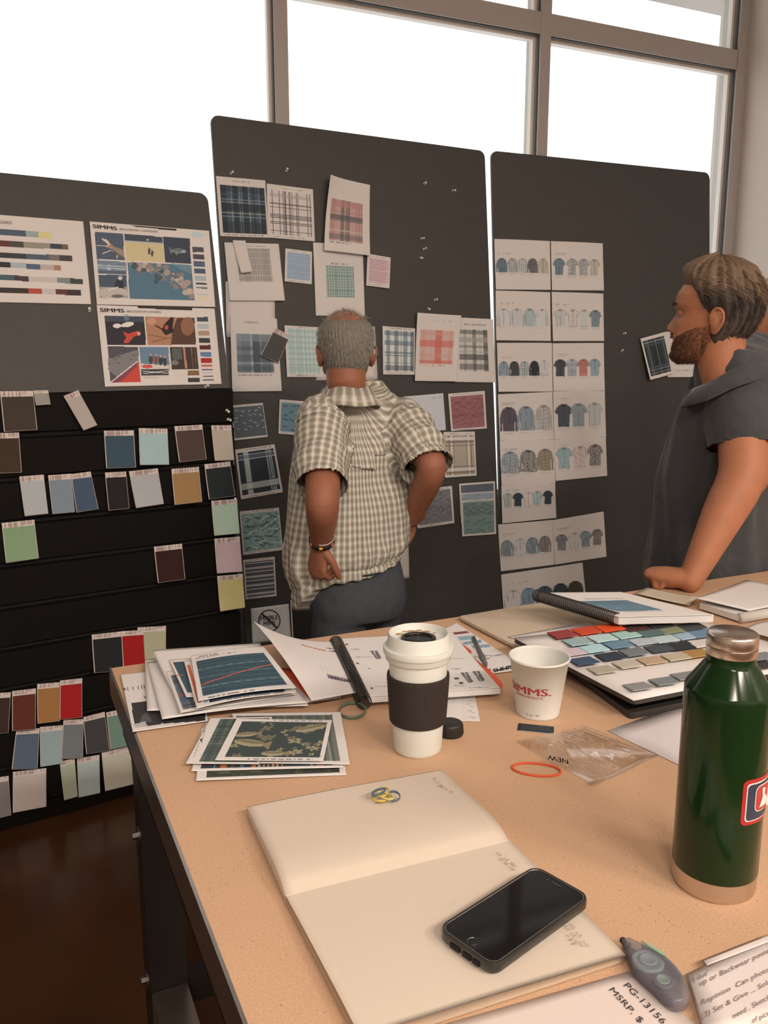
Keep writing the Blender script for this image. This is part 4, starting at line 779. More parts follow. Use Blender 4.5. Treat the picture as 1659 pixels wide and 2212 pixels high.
# lifted left page of the binder, sweeping up to a corner
def f(a):
    a.line((1330, 325), (1488, 342), 8, (205, 108, 80)); a.line((1500, 318), (1540, 322), 6, (70, 52, 50)); a.line((1515, 340), (1560, 340), 6, (70, 52, 50)); a.poly([(1500, 512), (1575, 518), (1660, 528), (1660, 545), (1510, 534)], (88, 66, 78))
    for x in range(1580, 1655, 18): a.line((x, 521), (x + 9, 532), 5, (205, 180, 170))
    for i in range(5): a.line((1440 + i * 14, 470 + i * 16), (1530 + i * 20, 478 + i * 16), 3, (190, 165, 152), .7)
qd = [(1008, 285), (1545, 262), (1690, 600), (1392, 655)]
a = Art(qd, 110, 80, (226, 197, 181), W_TAB); f(a)
pg = sheet('turned_page', None, None, None, 'A', qd, on(.020), 0, a, lambda s, t: .050 * (1 - s) ** 2.2 * (1 - t) ** 1.2 + .012 * (1 - s) * t * (1 - t) * 4, parent=binder)
tag(pg, 'turned page curling up')
# red sheet and its cover under the turned page
tsheet('folder_sheet', 'white folder edge sticking out under the red sheet', 'paper', None, 'A', [(1150, 480), (1520, 470), (1590, 636), (1330, 672)], .006, 6, 6)
tsheet('red_sheet', 'orange red sheet showing below the turned binder page', 'paper', None, 'A', [(1180, 440), (1480, 440), (1568, 612), (1388, 655)], .009, 6, 6, base=(222, 74, 40))
# --- upside-down colour sheet, pen, kraft folder
def f(a):
    for p, c in (([(885, 132), (975, 125), (990, 137), (898, 147)], (120, 62, 62)), ([(915, 160), (1025, 152), (1035, 178), (930, 184)], (130, 165, 155)), ([(945, 195), (1060, 180), (1072, 198), (960, 210)], (110, 145, 172)), ([(1000, 215), (1110, 208), (1125, 224), (1015, 235)], (130, 150, 170))): a.poly(p, c)
    for (x0, y0, x1) in ((1020, 285, 1110), (1115, 278, 1215), (1060, 300, 1110)): a.line((x0, y0), (x1, y0 - 12), 6, (130, 110, 102), .8)
o = tsheet('colour_sheet', 'white sheet with pale colour bars, upside down under the grey pen', 'paper', None, 'B', [(800, 120), (900, 70), (1320, 345), (1090, 375)], .004, 120, 90, f)
words('B', 'SIMMS |', (1235, 322), (1098, 352), (4, 19), on(.005), 0, o, M_TINK, .03)
m = MB(); P0, P1 = hit(*px('B', (1000, 160)), on(.028)), hit(*px('B', (1082, 335)), on(.028))
d = P1 - P0; k = [0, .02, .05, .62, .64, .72, .74, .9, .95, 1.0]; m.tube([P0 + d * x for x in k], [.002, .0042, .0048, .0050, .0062, .0062, .0050, .0046, .003, .001], 14)
pen = m.build('pen', mat('grey_pen_barrel', alb((92, 82, 76), W_TAB), .4), smooth=True); tag(pen, 'grey pen lying across the orange divider', 'pen')
cl = MB().tube([P0 + d * .05 + z_ * .005, P0 + d * .08 + z_ * .0078, P0 + d * .30 + z_ * .0068], .0013, 6).build('clip', M_ZINC, pen, smooth=True)
M_KRAFT = mat('kraft_felt', alb((196, 160, 130), W_TAB), .95, var=.18, scale=700, bump=.3)
def slab(name, quad, z0, z1, crop, m, r=0.15, parent=None):
    L = [hit(*px(crop, p), on(z1)) for p in quad]; n = len(L); pts = []
    for i in range(n):
        a, b, c = L[i - 1], L[i], L[(i + 1) % n]; ra = min(r, .45)
        p, q2 = b + (a - b) / np.linalg.norm(a - b) * .012, b + (c - b) / np.linalg.norm(c - b) * .012
        for t in np.linspace(0, 1, 5): pts.append((1 - t) ** 2 * p + 2 * t * (1 - t) * b + t * t * q2)
    return MB().prism([np.array([p[0], p[1], TZ + z0]) for p in pts][::-1], z_ * (z1 - z0)).build(name, m, parent)
o = slab('kraft_folder', [(22, 318), (520, 235), (900, 400), (330, 478)], .002, .011, 'C', M_KRAFT); tag(o, 'brown kraft felt folder under the colour boards at the far edge', 'folder')
bevel(o, .003, 2)
tsheet('paper_sheet', 'white sheet sticking out under the swatch board, at its left', 'paper', None, 'C', [(285, 428), (700, 352), (900, 420), (420, 470)], .013, 6, 6)

# --- colour board with fabric chips, on a dark board
M_BLK = mat('black_board_core', (0.03, 0.027, 0.025), .5, spec=.5)
qb = [(310, 432), (1280, 335), (1990, 560), (950, 765)]
q2 = [(480, 500), (1330, 400), (1980, 610), (935, 832)]
lb = slab('dark_board', q2, .0015, .0125, 'C', M_BLK); tag(lb, 'dark glossy board lying on the table below the swatch board', 'board')
ZB = .040
cb = slab('swatch_board', [(p[0], p[1] + 1) for p in qb], ZB - .008, ZB, 'C', M_BLK); tag(cb, 'white faced board with rows of fabric chips behind the green bottle', 'board')
a = Art(qb, 10, 10, (228, 198, 181), W_TAB); sheet('white_face', None, None, None, 'C', [(p[0] * .996 + 4, p[1]) for p in qb], on(ZB + .0008), 0, a, parent=cb)
sup = slab('board_spacer', [(760, 470), (1300, 420), (1700, 560), (960, 640)], .0126, ZB - .0082, 'C', M_BLK, parent=cb)
CH = [(575, 412, (152, 54, 50)), (700, 394, (204, 66, 32)), (825, 379, (228, 70, 20)), (958, 378, (74, 34, 34)), (1085, 362, (42, 40, 40)), (1255, 372, (66, 60, 56)),
      (655, 452, (152, 168, 148)), (787, 433, (184, 200, 168)), (912, 415, (152, 194, 154)), (1035, 402, (76, 104, 94)), (1140, 390, (134, 124, 90)),
      (625, 506, (208, 172, 170)), (742, 488, (168, 204, 188)), (868, 467, (86, 134, 160)), (1000, 450, (182, 172, 166)), (1112, 437, (192, 188, 178)), (1232, 420, (152, 168, 180)), (1315, 408, (92, 128, 164)),
      (688, 554, (44, 76, 116)), (826, 529, (40, 50, 72)), (952, 506, (118, 112, 106)), (1085, 488, (66, 68, 70)), (1203, 474, (40, 40, 44)), (1312, 460, (218, 188, 168)),
      (785, 600, (176, 152, 126)), (920, 571, (194, 166, 142)), (1047, 551, (188, 146, 112)), (1175, 531, (192, 162, 130)), (1282, 514, (172, 118, 62)),
      (975, 688, (142, 128, 120)), (1112, 660, (126, 120, 114)), (1225, 632, (134, 122, 116)), (1620, 530, (132, 122, 116)), (1615, 575, (52, 50, 50))]
vx, vy = np.array([113, -17.0]), np.array([56, 30.0])
for (x, y, c) in CH:
    cs = [np.array([x, y]) + vx * i * .5 + vy * j * .5 for i, j in ((-1, -1), (1, -1), (1, 1), (-1, 1))]
    jit = random.uniform(-.001, .0015); top = [hit(*px('C', p), on(ZB + .0035 + jit * .5 + (0, .0005, .0055 + jit, .005 + jit)[i])) for i, p in enumerate(cs)]
    m = MB().add([p - z_ * .0018 for p in top] + top, [(0, 1, 2, 3), (7, 6, 5, 4), (0, 4, 5, 1), (1, 5, 6, 2), (2, 6, 7, 3), (3, 7, 4, 0)])
    m.build('fabric_chip', cmat(c, W_TAB, .9), cb)
# --- spiral sketchbook on top
def sk(s, t): return .010 * (1 - s) ** 2 * (1 - t) * 0
qs = [(448, 196), (884, 192), (1372, 312), (872, 324)]
sb = page_block('spiral_sketchbook', qs, ZB + .014, ZB + .030, 'C', M_EDGEP); tag(sb, 'spiral sketchbook with a teal printed cover lying on the swatch board', 'sketchbook')
def f(a):
    a.poly([(636, 244), (920, 238), (1112, 290), (872, 297)], (84, 122, 138)); a.poly([(720, 262), (980, 262), (1060, 285), (880, 288)], (104, 142, 154), .5)
    for i in range(5): a.line((700 + i * 50, 250 + i * 8), (900 + i * 40, 246 + i * 9), 3, (66, 100, 118), .6)
    a.line((700, 232), (900, 228), 4, (160, 138, 126), .8); a.line((905, 300), (1110, 293), 3, (170, 148, 136), .8)
a = Art(qs, 130, 80, (228, 199, 181), W_TAB); f(a); sheet('cover_page', None, None, None, 'C', qs, on(ZB + .0312), 0, a, parent=sb)
cA, cB = hit(*px('C', (432, 208)), on(ZB + .024)), hit(*px('C', (866, 336)), on(ZB + .022))
coil(cA, cB, .0125, 38, sb, wire=.0016)
# --- right-hand papers
tsheet('kraft_envelope', 'brown kraft envelope beside the bearded man hand', 'envelope', None, 'C', [(1022, 180), (1292, 214), (1243, 262), (955, 208)], .006, 8, 6, None, lambda s, t: .006 * (1 - s) ** 2, base=(196, 164, 134))
pad = page_block('paper_pad', [(1300, 250), (1560, 150), (1990, 235), (1512, 318)], .004, .018, 'C', M_EDGEP); tag(pad, 'thick pad of beige pages with rolled edge at the far right', 'pad')
Pr, Pq = hit(*px('C', (1512, 330)), on(.013)), hit(*px('C', (1990, 250)), on(.013)); MB().tube([Pr, Pq], .0115, 18).build('rolled_page', mat('beige_page', alb((196, 170, 150), W_TAB), .7), pad, smooth=True)
tsheet('paper_sheet', 'large blank white sheet on the pad at the far right', 'paper', None, 'C', [(1270, 240), (1540, 128), (1995, 205), (1560, 292)], .024, 12, 10, None, lambda s, t: .008 * (1 - s) ** 2 * (1 - t))
tsheet('paper_sheet', 'curved white sheet behind the bottle cap, right edge of the table', 'paper', None, 'C', [(1520, 390), (1700, 345), (1990, 400), (1720, 445)], .014, 12, 10, None, lambda s, t: .006 * np.sin(3.1 * s), base=(214, 186, 168))
tsheet('paper_sheet', 'pink white sheet lying behind the green bottle', 'paper', None, 'D', [(665, 224), (1420, -50), (2400, 280), (1640, 690)], .0012, 8, 8, base=(224, 193, 180))
# --- camouflage print stack
GC = 'camouflage print stack'
def f(a): b = (.07, .72, .96, .955); a.st(*b, (62, 58, 46)); a.fish(b, (112, 92, 62), 25, .06, .8); a.fish(b, (42, 52, 54), 16, .05, .8)
tsheet('camouflage_print', 'dark camouflage print lowest in the camouflage stack', 'print', GC, 'A', [(660, 830), (1570, 780), (1622, 1147), (625, 1198)], .0015, 120, 50, f, lambda s, t: .003 * (1 - s) * t)
def f(a):
    a.plaid((.06, .6, .93, .955), (58, 60, 66), [(.1, .01, (150, 150, 150), .7), (.17, .05, (205, 105, 55), .8), (.24, .03, (120, 80, 60), .8), (.31, .03, (70, 120, 160), .8), (.4, .03, (205, 110, 62), .8)] + [(.44 + i * .035, .012, (210, 150, 110), .8) for i in range(6)] + [(.84, .015, (160, 158, 155), .7), (.91, .05, (205, 90, 48), .8)], [(.8, .05, (90, 60, 50), .5)])
tsheet('plaid_print', 'orange and blue striped print second from the bottom of the camouflage stack', 'print', GC, 'A', [(690, 800), (1560, 760), (1602, 1106), (592, 1122)], .004, 140, 50, f, lambda s, t: .002 * s * t)
def f(a): a.plaid((.03, .06, .92, .955), (118, 108, 94), [(i * .09 + .03, .04, (78, 76, 66), .6) for i in range(11)] + [(i * .2 + .1, .02, (168, 155, 135), .6) for i in range(5)], [(.06, .1, (80, 80, 70), .5)]); a.line((1520, 745), (1530, 765), 5, (70, 60, 56)); a.line((1515, 850), (1525, 905), 4, (110, 96, 90))
tsheet('plaid_print', 'grey plaid print under the top camouflage sheet', 'print', GC, 'A', [(862, 738), (1584, 729), (1646, 1094), (940, 1068)], .0065, 120, 60, f, lambda s, t: .004 * s * t)
def f(a):
    a.plaid((.17, .03, .97, .965), (96, 98, 68), [(.12, .1, (66, 72, 54), .7), (.3, .05, (52, 56, 46), .7), (.42, .02, (140, 136, 98), .6), (.62, .16, (64, 70, 52), .6), (.86, .05, (136, 132, 96), .5)], [(.2, .05, (60, 62, 50), .6), (.35, .03, (54, 58, 46), .7), (.42, .02, (54, 58, 46), .7), (.5, .02, (54, 58, 46), .6), (.75, .2, (70, 76, 56), .6), (.6, .015, (140, 136, 98), .6)])
    a.ell(653, 925, 8, 8, (50, 44, 42))
    for i in range(6): a.line((690 - i * 6, 820 + i * 22), (686 - i * 6, 830 + i * 22), 6, (120, 104, 96))
    for i in range(5): a.line((640 - i * 7, 945 + i * 20), (636 - i * 7, 955 + i * 20), 5, (150, 130, 120))
tsheet('plaid_print', 'olive green plaid print slid out at the left of the camouflage stack', 'print', GC, 'A', [(722, 770), (1130, 762), (1040, 1075), (556, 1072)], .009, 100, 90, f)
def f(a):
    b = (.075, .075, .96, .93); u, v, m = a.uv(b); a.put(m, (62, 66, 54)); L1, L2 = (172, 146, 110), (136, 114, 84); r = a.rs
    for i in range(30):                                         # pale jagged shapes, some of them fish
        cx, cy = r.rand(), r.rand(); L = r.uniform(.04, .13); th = r.uniform(-.4, .3); k = r.uniform(3, 6); dx, dy = (u - cx) * 2.3, v - cy
        X = dx * math.cos(th) + dy * math.sin(th); Y = dy * math.cos(th) - dx * math.sin(th); an = np.arctan2(Y * 2, X); rad = np.hypot(X, Y * 2.4)
        a.put(m & (rad < L * 1.5 * (.75 + .25 * np.sin(an * k + i) + .18 * np.sin(an * (k * 2 + 1)))), L1 if i % 3 else L2, .9)
        a.put(m & (rad < L * .8 * (.6 + .3 * np.sin(an * k * 2 + i))), (82, 76, 54), .75)
    for (cx, cy, L, th) in ((.2, .62, .42, .12), (.83, .17, .40, -.25), (.12, .38, .3, -.1), (.5, .9, .3, 0)):
        dx, dy = (u - cx) * 2.3, v - cy; X = dx * math.cos(th) + dy * math.sin(th); Y = dy * math.cos(th) - dx * math.sin(th)
        a.put(m & ((X / L) ** 2 + (Y / (L * .22)) ** 2 < 1), (166, 140, 104)); a.put(m & ((X / (L * .9)) ** 2 + ((Y + L * .07) / (L * .1)) ** 2 < 1), (112, 98, 72), .8); a.put(m & (X > L * .8) & (X < L * 1.3) & (abs(Y) < (X - L * .75) * .55), (140, 114, 80))
    a.caption(.975, .3, .9, (90, 78, 72)); a.caption(.035, .4, .95, (130, 112, 104)); a.caption(.9, .96, .99)
tsheet('camouflage_print', 'top print of pale leaves and fish on dark green camouflage', 'print', GC, 'A', [(893, 775), (1527, 792), (1470, 1062), (750, 1050)], .0125, 170, 100, f, lambda s, t: .002 * s)

# --- tall white travel cup with a dark sleeve
def M(name, c, rough=.5, **k): return mat(name, alb(c, W_TAB), rough, **k)
C0 = np.array([*T(902, 1617)[:2], TZ]); M_CUP = M('white_cup_plastic', (210, 188, 168), .42); M_SLV = mat('dark_rubber_sleeve', (0.022, 0.016, 0.014), .75)
cup = MB().lathe([(.0335, .0), (.0358, .002), (.0368, .006), (.0405, .075), (.0448, .150), (.0448, .153), (.0425, .153), (.0345, .006), (.0, .006)], C0, 56, cap=False).build('travel_cup', M_CUP, smooth=True)
tag(cup, 'tall white travel cup with a dark rubber sleeve and lid', 'cup')
m = MB(); n = 96; prof = [(.0030, .0480), (.0040, .0500), (.0042, .075), (.0043, .118), (.0035, .1225), (.0012, .1235)]; V = []
for (e, z) in prof:
    for i in range(n):
        an = 2 * math.pi * i / n; base = .0368 + (.0448 - .0368) * (z - .006) / .144
        rib = .0007 * (math.cos(an * 48) > 0) if -1.1 < an - 5.55 < 1.0 and .052 < z < .12 else 0
        V.append(C0 + np.array([math.cos(an) * (base + e - rib), math.sin(an) * (base + e - rib), z]))
m.add(V, [(j * n + i, j * n + (i + 1) % n, (j + 1) * n + (i + 1) % n, (j + 1) * n + i) for j in range(len(prof) - 1) for i in range(n)]); m.build('sleeve', M_SLV, cup)
lid = MB().lathe([(.0440, .1465), (.0488, .1470), (.0494, .1478), (.0499, .1555), (.0505, .1565), (.0524, .1572), (.0528, .1580), (.0530, .1645), (.0524, .1662), (.0478, .1672), (.0470, .1685), (.0452, .1850), (.0444, .1865), (.0434, .1865), (.0426, .185), (.0412, .1785), (.0402, .1768), (.0, .1768)], C0, 64, cap=False).build('lid', M_CUP, cup, smooth=True); lid.data.set_sharp_from_angle(angle=.7)
ctr = C0 + z_ * .1768; fw = np.array([C0[0], C0[1], 0]) / np.linalg.norm(C0[:2]); sd = np.array([fw[1], -fw[0], 0])
ey = ctr - fw * .004
MB().tube([ey + sd * .0235 * math.cos(t) + fw * .0195 * math.sin(t) + z_ * .002 for t in np.linspace(0, 2 * math.pi, 37)[:-1]], .0032, 8, closed=True).build('drink_seal', mat('black_gloss_rubber', (.012, .011, .01), .25), lid, smooth=True)
MB().prism([ey + sd * .022 * math.cos(t) + fw * .018 * math.sin(t) for t in np.linspace(0, 2 * math.pi, 33)[:-1]], z_ * .0012).build('drink_plug', mat('black_plug', (.010, .009, .009), .4), lid)
MB().box((-.0006, -.016, .0012), (.0006, .016, .0022), M=lambda p: ey + sd * p[0] + fw * p[1] + z_ * p[2]).build('seal_line', M_ZINC, lid)
stm = M('coffee_stain', (158, 100, 52), .4)
st = MB()
for (t, r1, w) in ((1.9, .033, .010), (1.2, .034, .007), (2.6, .0335, .008), (1.55, .0365, .006), (.8, .034, .004), (3.3, .034, .004), (2.2, .0375, .004)):
    o = ctr + sd * r1 * math.cos(t) + fw * r1 * math.sin(t); st.prism([o + (sd * math.cos(q + t) * w * .8 + fw * math.sin(q + t) * w * .4) * (1 + .25 * math.sin(q * 3 + t)) for q in np.linspace(0, 6.283, 13)[:-1]], z_ * .0006)
st.build('coffee_stain', stm, lid)

# --- small paper cup
S0c = np.array([*T(1161, 1538)[:2], TZ]); M_PCUP = M('white_paper_cup', (214, 190, 170), .6)
pc = MB().lathe([(.0345, .0), (.0360, .0), (.0362, .003), (.0485, .0965), (.0500, .0965), (.0512, .0985), (.0505, .1005), (.0485, .1005), (.0475, .0985), (.0470, .095), (.0350, .004), (.0, .004)], S0c, 64, cap=False).build('paper_cup', M_PCUP, smooth=True)
tag(pc, 'small white paper cup with red printed lettering', 'cup')
M_RED = M('red_print', (160, 48, 44), .6)
def wrap_text(txt, C, rad, a0, a1, z0, h, m, parent, bold=.02, off=.0004):
    v, f = text_verts(txt, bold); x0, x1 = v[:, 0].min(), v[:, 0].max(); Q = []
    for a, b, c_ in v:
        z = z0 + b / .69 * h; an = a0 + (a - x0) / (x1 - x0) * (a1 - a0); R = rad(z) + off + c_ * .1; Q.append(C + np.array([R * math.cos(an), R * math.sin(an), z]))
    return new('lettering', Q, f, m, parent)
rc = lambda z: .0362 + (.0485 - .0362) * (z - .003) / .0935
ca = math.atan2(-S0c[1], -S0c[0])                                # direction towards the camera
wrap_text('SIMMS.', S0c, rc, ca - 1.42, ca + .52, .046, .0125, M_RED, pc, .03); wrap_text('FISHING PRODUCTS', S0c, rc, ca - 1.0, ca + .20, .0395, .0040, M_RED, pc, .01)
wrap_text('12 oz  W', S0c, rc, ca - .55, ca + .10, .0075, .004, M_TINKG, pc, .0)

# --- green bottle
B0 = np.array([*T(1540, 1903)[:2], TZ]); R = .0462
def gloss(name, c, rough=.16, coat=.6): return mat(name, c, rough, coat=coat, spec=.32)
bt = MB().lathe([(R * .985, .0235), (R, .025), (R, .12), (R, .225), (R, .2345), (R * .992, .2368), (R * .97, .2390), (.0275, .2645), (.0262, .2668), (.0258, .2690), (.0258, .2752), (.024, .2752), (.0, .2752)], B0, 72, cap=False).build('water_bottle', gloss('green_enamel', (0.006, 0.027, 0.006), .14, 0.0), smooth=True)
tag(bt, 'tall glossy green steel bottle with bare metal base and cap', 'bottle')
M_BRUSH = mat('brushed_steel', (0.62, 0.55, 0.49), .26, metal=1, var=.12, scale=60, stretch=(1, 1, 20), bump=.05)
MB().lathe([(.0, .0), (R * .93, .0), (R * .97, .002), (R * .985, .006), (R * .985, .0233)], B0, 72, cap=False).build('base_band', M_BRUSH, bt, smooth=True)
MB().lathe([(.0262, .2753), (.0266, .2760), (.0266, .2842), (.0252, .2846), (.0252, .2858)], B0, 64, cap=False).build('neck_ring', M_BRUSH, bt)
MB().lathe([(.0250, .2846), (.0250, .2860), (.0264, .2862), (.0267, .2870), (.0267, .2970), (.0260, .2990), (.0248, .2999), (.0, .2996)], B0, 64, cap=False).build('cap', M_BRUSH, bt)
for o in [bt] + list(bt.children):
    o.data.polygons.foreach_set('use_smooth', np.ones(len(o.data.polygons), bool)); o.data.set_sharp_from_angle(angle=.7)
cb_ = math.atan2(-B0[1], -B0[0])
def patch(name, poly, m, off, parent):                           # a sticker bent round the bottle: poly in (angle, height)
    cx_ = sum(p[0] for p in poly) / len(poly); cz_ = sum(p[1] for p in poly) / len(poly); ring = []; n = len(poly)
    for i in range(n):
        a, b = poly[i], poly[(i + 1) % n]
        for t in np.linspace(0, 1, 6)[:-1]: ring.append((a[0] * (1 - t) + b[0] * t, a[1] * (1 - t) + b[1] * t))
    V = []; Fc = []; N = len(ring); K = 7
    for k in range(K):
        s = k / (K - 1)
        for (a, z) in ring: an, zz = cx_ + (a - cx_) * s, cz_ + (z - cz_) * s; V.append(B0 + np.array([(R + off) * math.cos(an), (R + off) * math.sin(an), zz]))
    for k in range(K - 1):
        for i in range(N): Fc.append((k * N + i, k * N + (i + 1) % N, (k + 1) * N + (i + 1) % N, (k + 1) * N + i))
    return new(name, V, Fc, m, parent, smooth=True)
def rr(a0, a1, z0, z1, r=.006, lean=0.0):
    out = []; ra = r / R
    for (cx, cz, s) in ((a1 - ra, z1 - r, 0), (a0 + ra, z1 - r, 90), (a0 + ra, z0 + r, 180), (a1 - ra, z0 + r, 270)):
        for k in range(4): t = math.radians(s + k * 30); out.append((cx + ra * math.cos(t) + lean * (cz - z0), cz + r * math.sin(t)))
    return out
E0, E1, Z0, Z1 = cb_ + .50, cb_ + 1.72, .097, .150
em = patch('emblem', rr(E0, E1, Z0, Z1), M('emblem_red', (176, 34, 32), .35), .0004, bt); tag(em, 'red and navy rounded emblem')
for k, (d, c) in enumerate(((.0042, (214, 196, 180)), (.0056, (44, 48, 74)))): patch('emblem_border' if k == 0 else 'emblem_field', rr(E0 + d / R, E1 - d / R, Z0 + d, Z1 - d, .004), M('emblem_%d' % k, c, .35), .0008 + .0004 * k, em)
patch('emblem_frame', rr(E0 + .015 / R, E1 - .015 / R, Z0 + .014, Z1 - .008, .007), M('emblem_white', (214, 196, 180), .35), .0016, em)
patch('emblem_badge', rr(E0 + .0162 / R, E1 - .0162 / R, Z0 + .0152, Z1 - .0092, .006), M('emblem_red', (180, 48, 40), .35), .002, em)
ac = E0 + .0235 / R
patch('emblem_figure', [(ac - .05, Z0 + .019), (ac + .28, Z0 + .019), (ac + .30, Z0 + .026), (ac + .12, Z0 + .034), (ac + .16, Z0 + .040), (ac + .02, Z0 + .041), (ac + .05, Z0 + .030)], M('emblem_white', (214, 196, 180), .35), .0024, em)

# --- small things on the table
K0 = np.array([*T(972, 1585)[:2], TZ])
cp = MB().lathe([(.0, .0), (.0205, .0), (.0212, .002), (.0198, .0175), (.0188, .0195), (.0165, .0205), (.0, .0205)], K0, 40, cap=False).build('bottle_cap', mat('black_ribbed_plastic', (.016, .015, .014), .45), smooth=True); tag(cp, 'small round black cap behind the tall white cup', 'cap')
m = MB()
for i in range(30): an = 2 * math.pi * i / 30; d = np.array([math.cos(an), math.sin(an), 0]); m.tube([K0 + d * .0211 + z_ * .003, K0 + d * .0199 + z_ * .0170], .0008, 5)
m.build('grip_ridges', mat('black_ribbed_plastic', (.016, .015, .014), .45), cp)
def f(a):
    for i, (x, y) in enumerate(((955, 480), (975, 505), (985, 540), (992, 575), (1000, 610), (1008, 640), (962, 520), (970, 560), (978, 600), (985, 635))): a.line((x - 10, y), (x + 12, y - 1), 4, (150, 128, 118), .8)
    a.line((942, 470), (948, 660), 2, (200, 172, 158))
tsheet('label_strip', 'narrow white printed strip behind the tall cup', 'paper', None, 'B', [(800, 482), (1003, 462), (1042, 657), (820, 652)], .0012, 90, 60, f)
tsheet('fabric_strip', 'short black fabric strip in front of the paper cup', 'swatch', None, 'B', [(1273, 669), (1484, 690), (1483, 734), (1265, 712)], .0012, 8, 4, base=(46, 50, 48))
def band(label, crop, c, rx, ry, col, w=.0016, h=.0028, group=None, z=.0016, rot=0.0, name='rubber_band', wob=0.0):
    P = []
    for t in np.linspace(0, 2 * math.pi, 49)[:-1]:
        ex, ey = math.cos(t), math.sin(t); sq = 1 + wob * math.cos(2 * t)
        q = hit(*px(crop, (c[0] + (rx * ex * math.cos(rot) - ry * ey * math.sin(rot)) * sq, c[1] + (rx * ex * math.sin(rot) + ry * ey * math.cos(rot)) * sq)), on(z)); P.append(q)
    m = MB(); v, f = tube_geo(P, [(w * .5, h * .5)] * len(P), 6, closed=True); m.add(v, f)
    o = m.build(name, M('band_%02x%02x%02x' % tuple(col), col, .55), smooth=True); tag(o, label, 'rubber band', group); return o
band('green rubber band between the binder and the tall cup', 'B', (280, 594), 78, 44, (96, 108, 58), w=.003, h=.006, z=.003, rot=-.03)
band('red orange rubber band near the plastic bag', 'B', (1380, 946), 140, 38, (214, 74, 36), w=.0032, h=.0032, z=.0017, rot=.1, wob=.04)

# --- open notebook
GN = {}
P_TL, P_TR, P_ML, P_MR = T(533, 1745, TZ + .012), T(948, 1660, TZ + .012), T(617, 1931, TZ + .012), T(1100, 1812, TZ + .012)
M_NB = mat('cream_paper', alb((209, 173, 146), W_TAB), .75, var=.02, scale=200); M_NBE = mat('cream_page_edges', alb((190, 152, 122), W_TAB), .85, var=.25, scale=300, stretch=(1, 1, 30))
A0 = np.array([P_ML[0], P_ML[1], TZ]); ex = (P_MR - P_ML); ex[2] = 0; Lx = np.linalg.norm(ex); ex /= Lx; ey_ = np.array([-ex[1], ex[0], 0])
def notebook_half(name, sgn, depth, prof, parent=None, skew=0.0):
    """prof: (distance from the spine, height) along the page"""
    V = []; Fc = []; nxp = 24; pr = spline(prof, 6); n = len(pr)
    for i in range(nxp + 1):
        s = i / nxp
        for (d, hgt) in pr:
            k = d / depth; sx = s * Lx + skew * d * 1.0; V.append(A0 + ex * sx + ey_ * sgn * d + z_ * (hgt + .0022 * math.sin(s * 3.0 + 1) * k))
    N = len(V); V += [np.array([v[0], v[1], TZ + .0015]) for v in V]
    for i in range(nxp):
        for j in range(n - 1):
            k = i * n + j; qd = (k, k + 1, k + n + 1, k + n); Fc.append(qd if sgn < 0 else qd[::-1])
    top = len(Fc); ring = [j for j in range(n)] + [i * n + n - 1 for i in range(1, nxp + 1)] + [nxp * n + j for j in range(n - 2, -1, -1)] + [i * n for i in range(nxp - 1, 0, -1)]
    for a, b in zip(ring, ring[1:] + ring[:1]): Fc.append((a, b, N + b, N + a))
    return new(name, V, Fc, None, parent, True, [M_NB, M_NBE], [0] * top + [1] * (len(Fc) - top))
D1 = (np.array([P_TL[0], P_TL[1], 0]) - [A0[0], A0[1], 0]) @ ey_
D2 = ([A0[0], A0[1], 0] - T(1338, 2068, TZ + .008) * [1, 1, 0]) @ ey_
nb = notebook_half('notebook', -1, D2, [(0, .0105), (.02, .0105), (D2 * .5, .0115), (D2 * .8, .0110), (D2, .0095)], skew=.03); tag(nb, 'open cream notebook with blank pages under the black phone', 'notebook')
notebook_half('left_pages', 1, D1, [(0, .0085), (.008, .0120), (.025, .0170), (.06, .0185), (D1 * .65, .0150), (D1 * .9, .0125), (D1, .0115)], nb, skew=.01)
M_PENCIL = mat('pencil_grey', alb((150, 122, 104), W_TAB), .8)
rs = np.random.RandomState(5)
def scribble(name, crop, a, b, h, z, m, parent, n=26, w=.00045, seed=1, gaps=(.3, .62)):
    """a line of loose handwriting drawn as one thin raised stroke"""
    r = np.random.RandomState(seed); P0, P1 = hit(*px(crop, a), on(z)), hit(*px(crop, b), on(z)); d = P1 - P0; L = np.linalg.norm(d); d /= L; u = np.cross(z_, d); mb = MB(); st = []
    for i in range(n * 2):
        t = i / (2 * n)
        if any(abs(t - g) < .03 for g in gaps):
            if len(st) > 2: mb.tube(st, w, 4)
            st = []; continue
        st.append(P0 + d * (L * t + h * .3 * r.randn() * .5) + u * h * ((i % 2) * (.55 + .5 * r.rand()) + .12 * r.randn()) + z_ * w)
    if len(st) > 2: mb.tube(st, w, 4)
    return mb.build(name, m, parent)
for k, (a, b) in enumerate((((858, 118), (900, 165)), ((880, 150), (945, 190)))): scribble('handwriting', 'E', a, b, .004, .0145, M_PENCIL, nb, 8, .0003, k)
for k, (a, b) in enumerate((((1128, 440), (1215, 505)), ((1140, 462), (1205, 520)), ((1420, 750), (1495, 845)), ((1440, 742), (1525, 850)), ((1428, 790), (1470, 835)))): scribble('handwriting', 'E', a, b, .004, .0122, M_PENCIL, nb, 9, .0003, 10 + k)
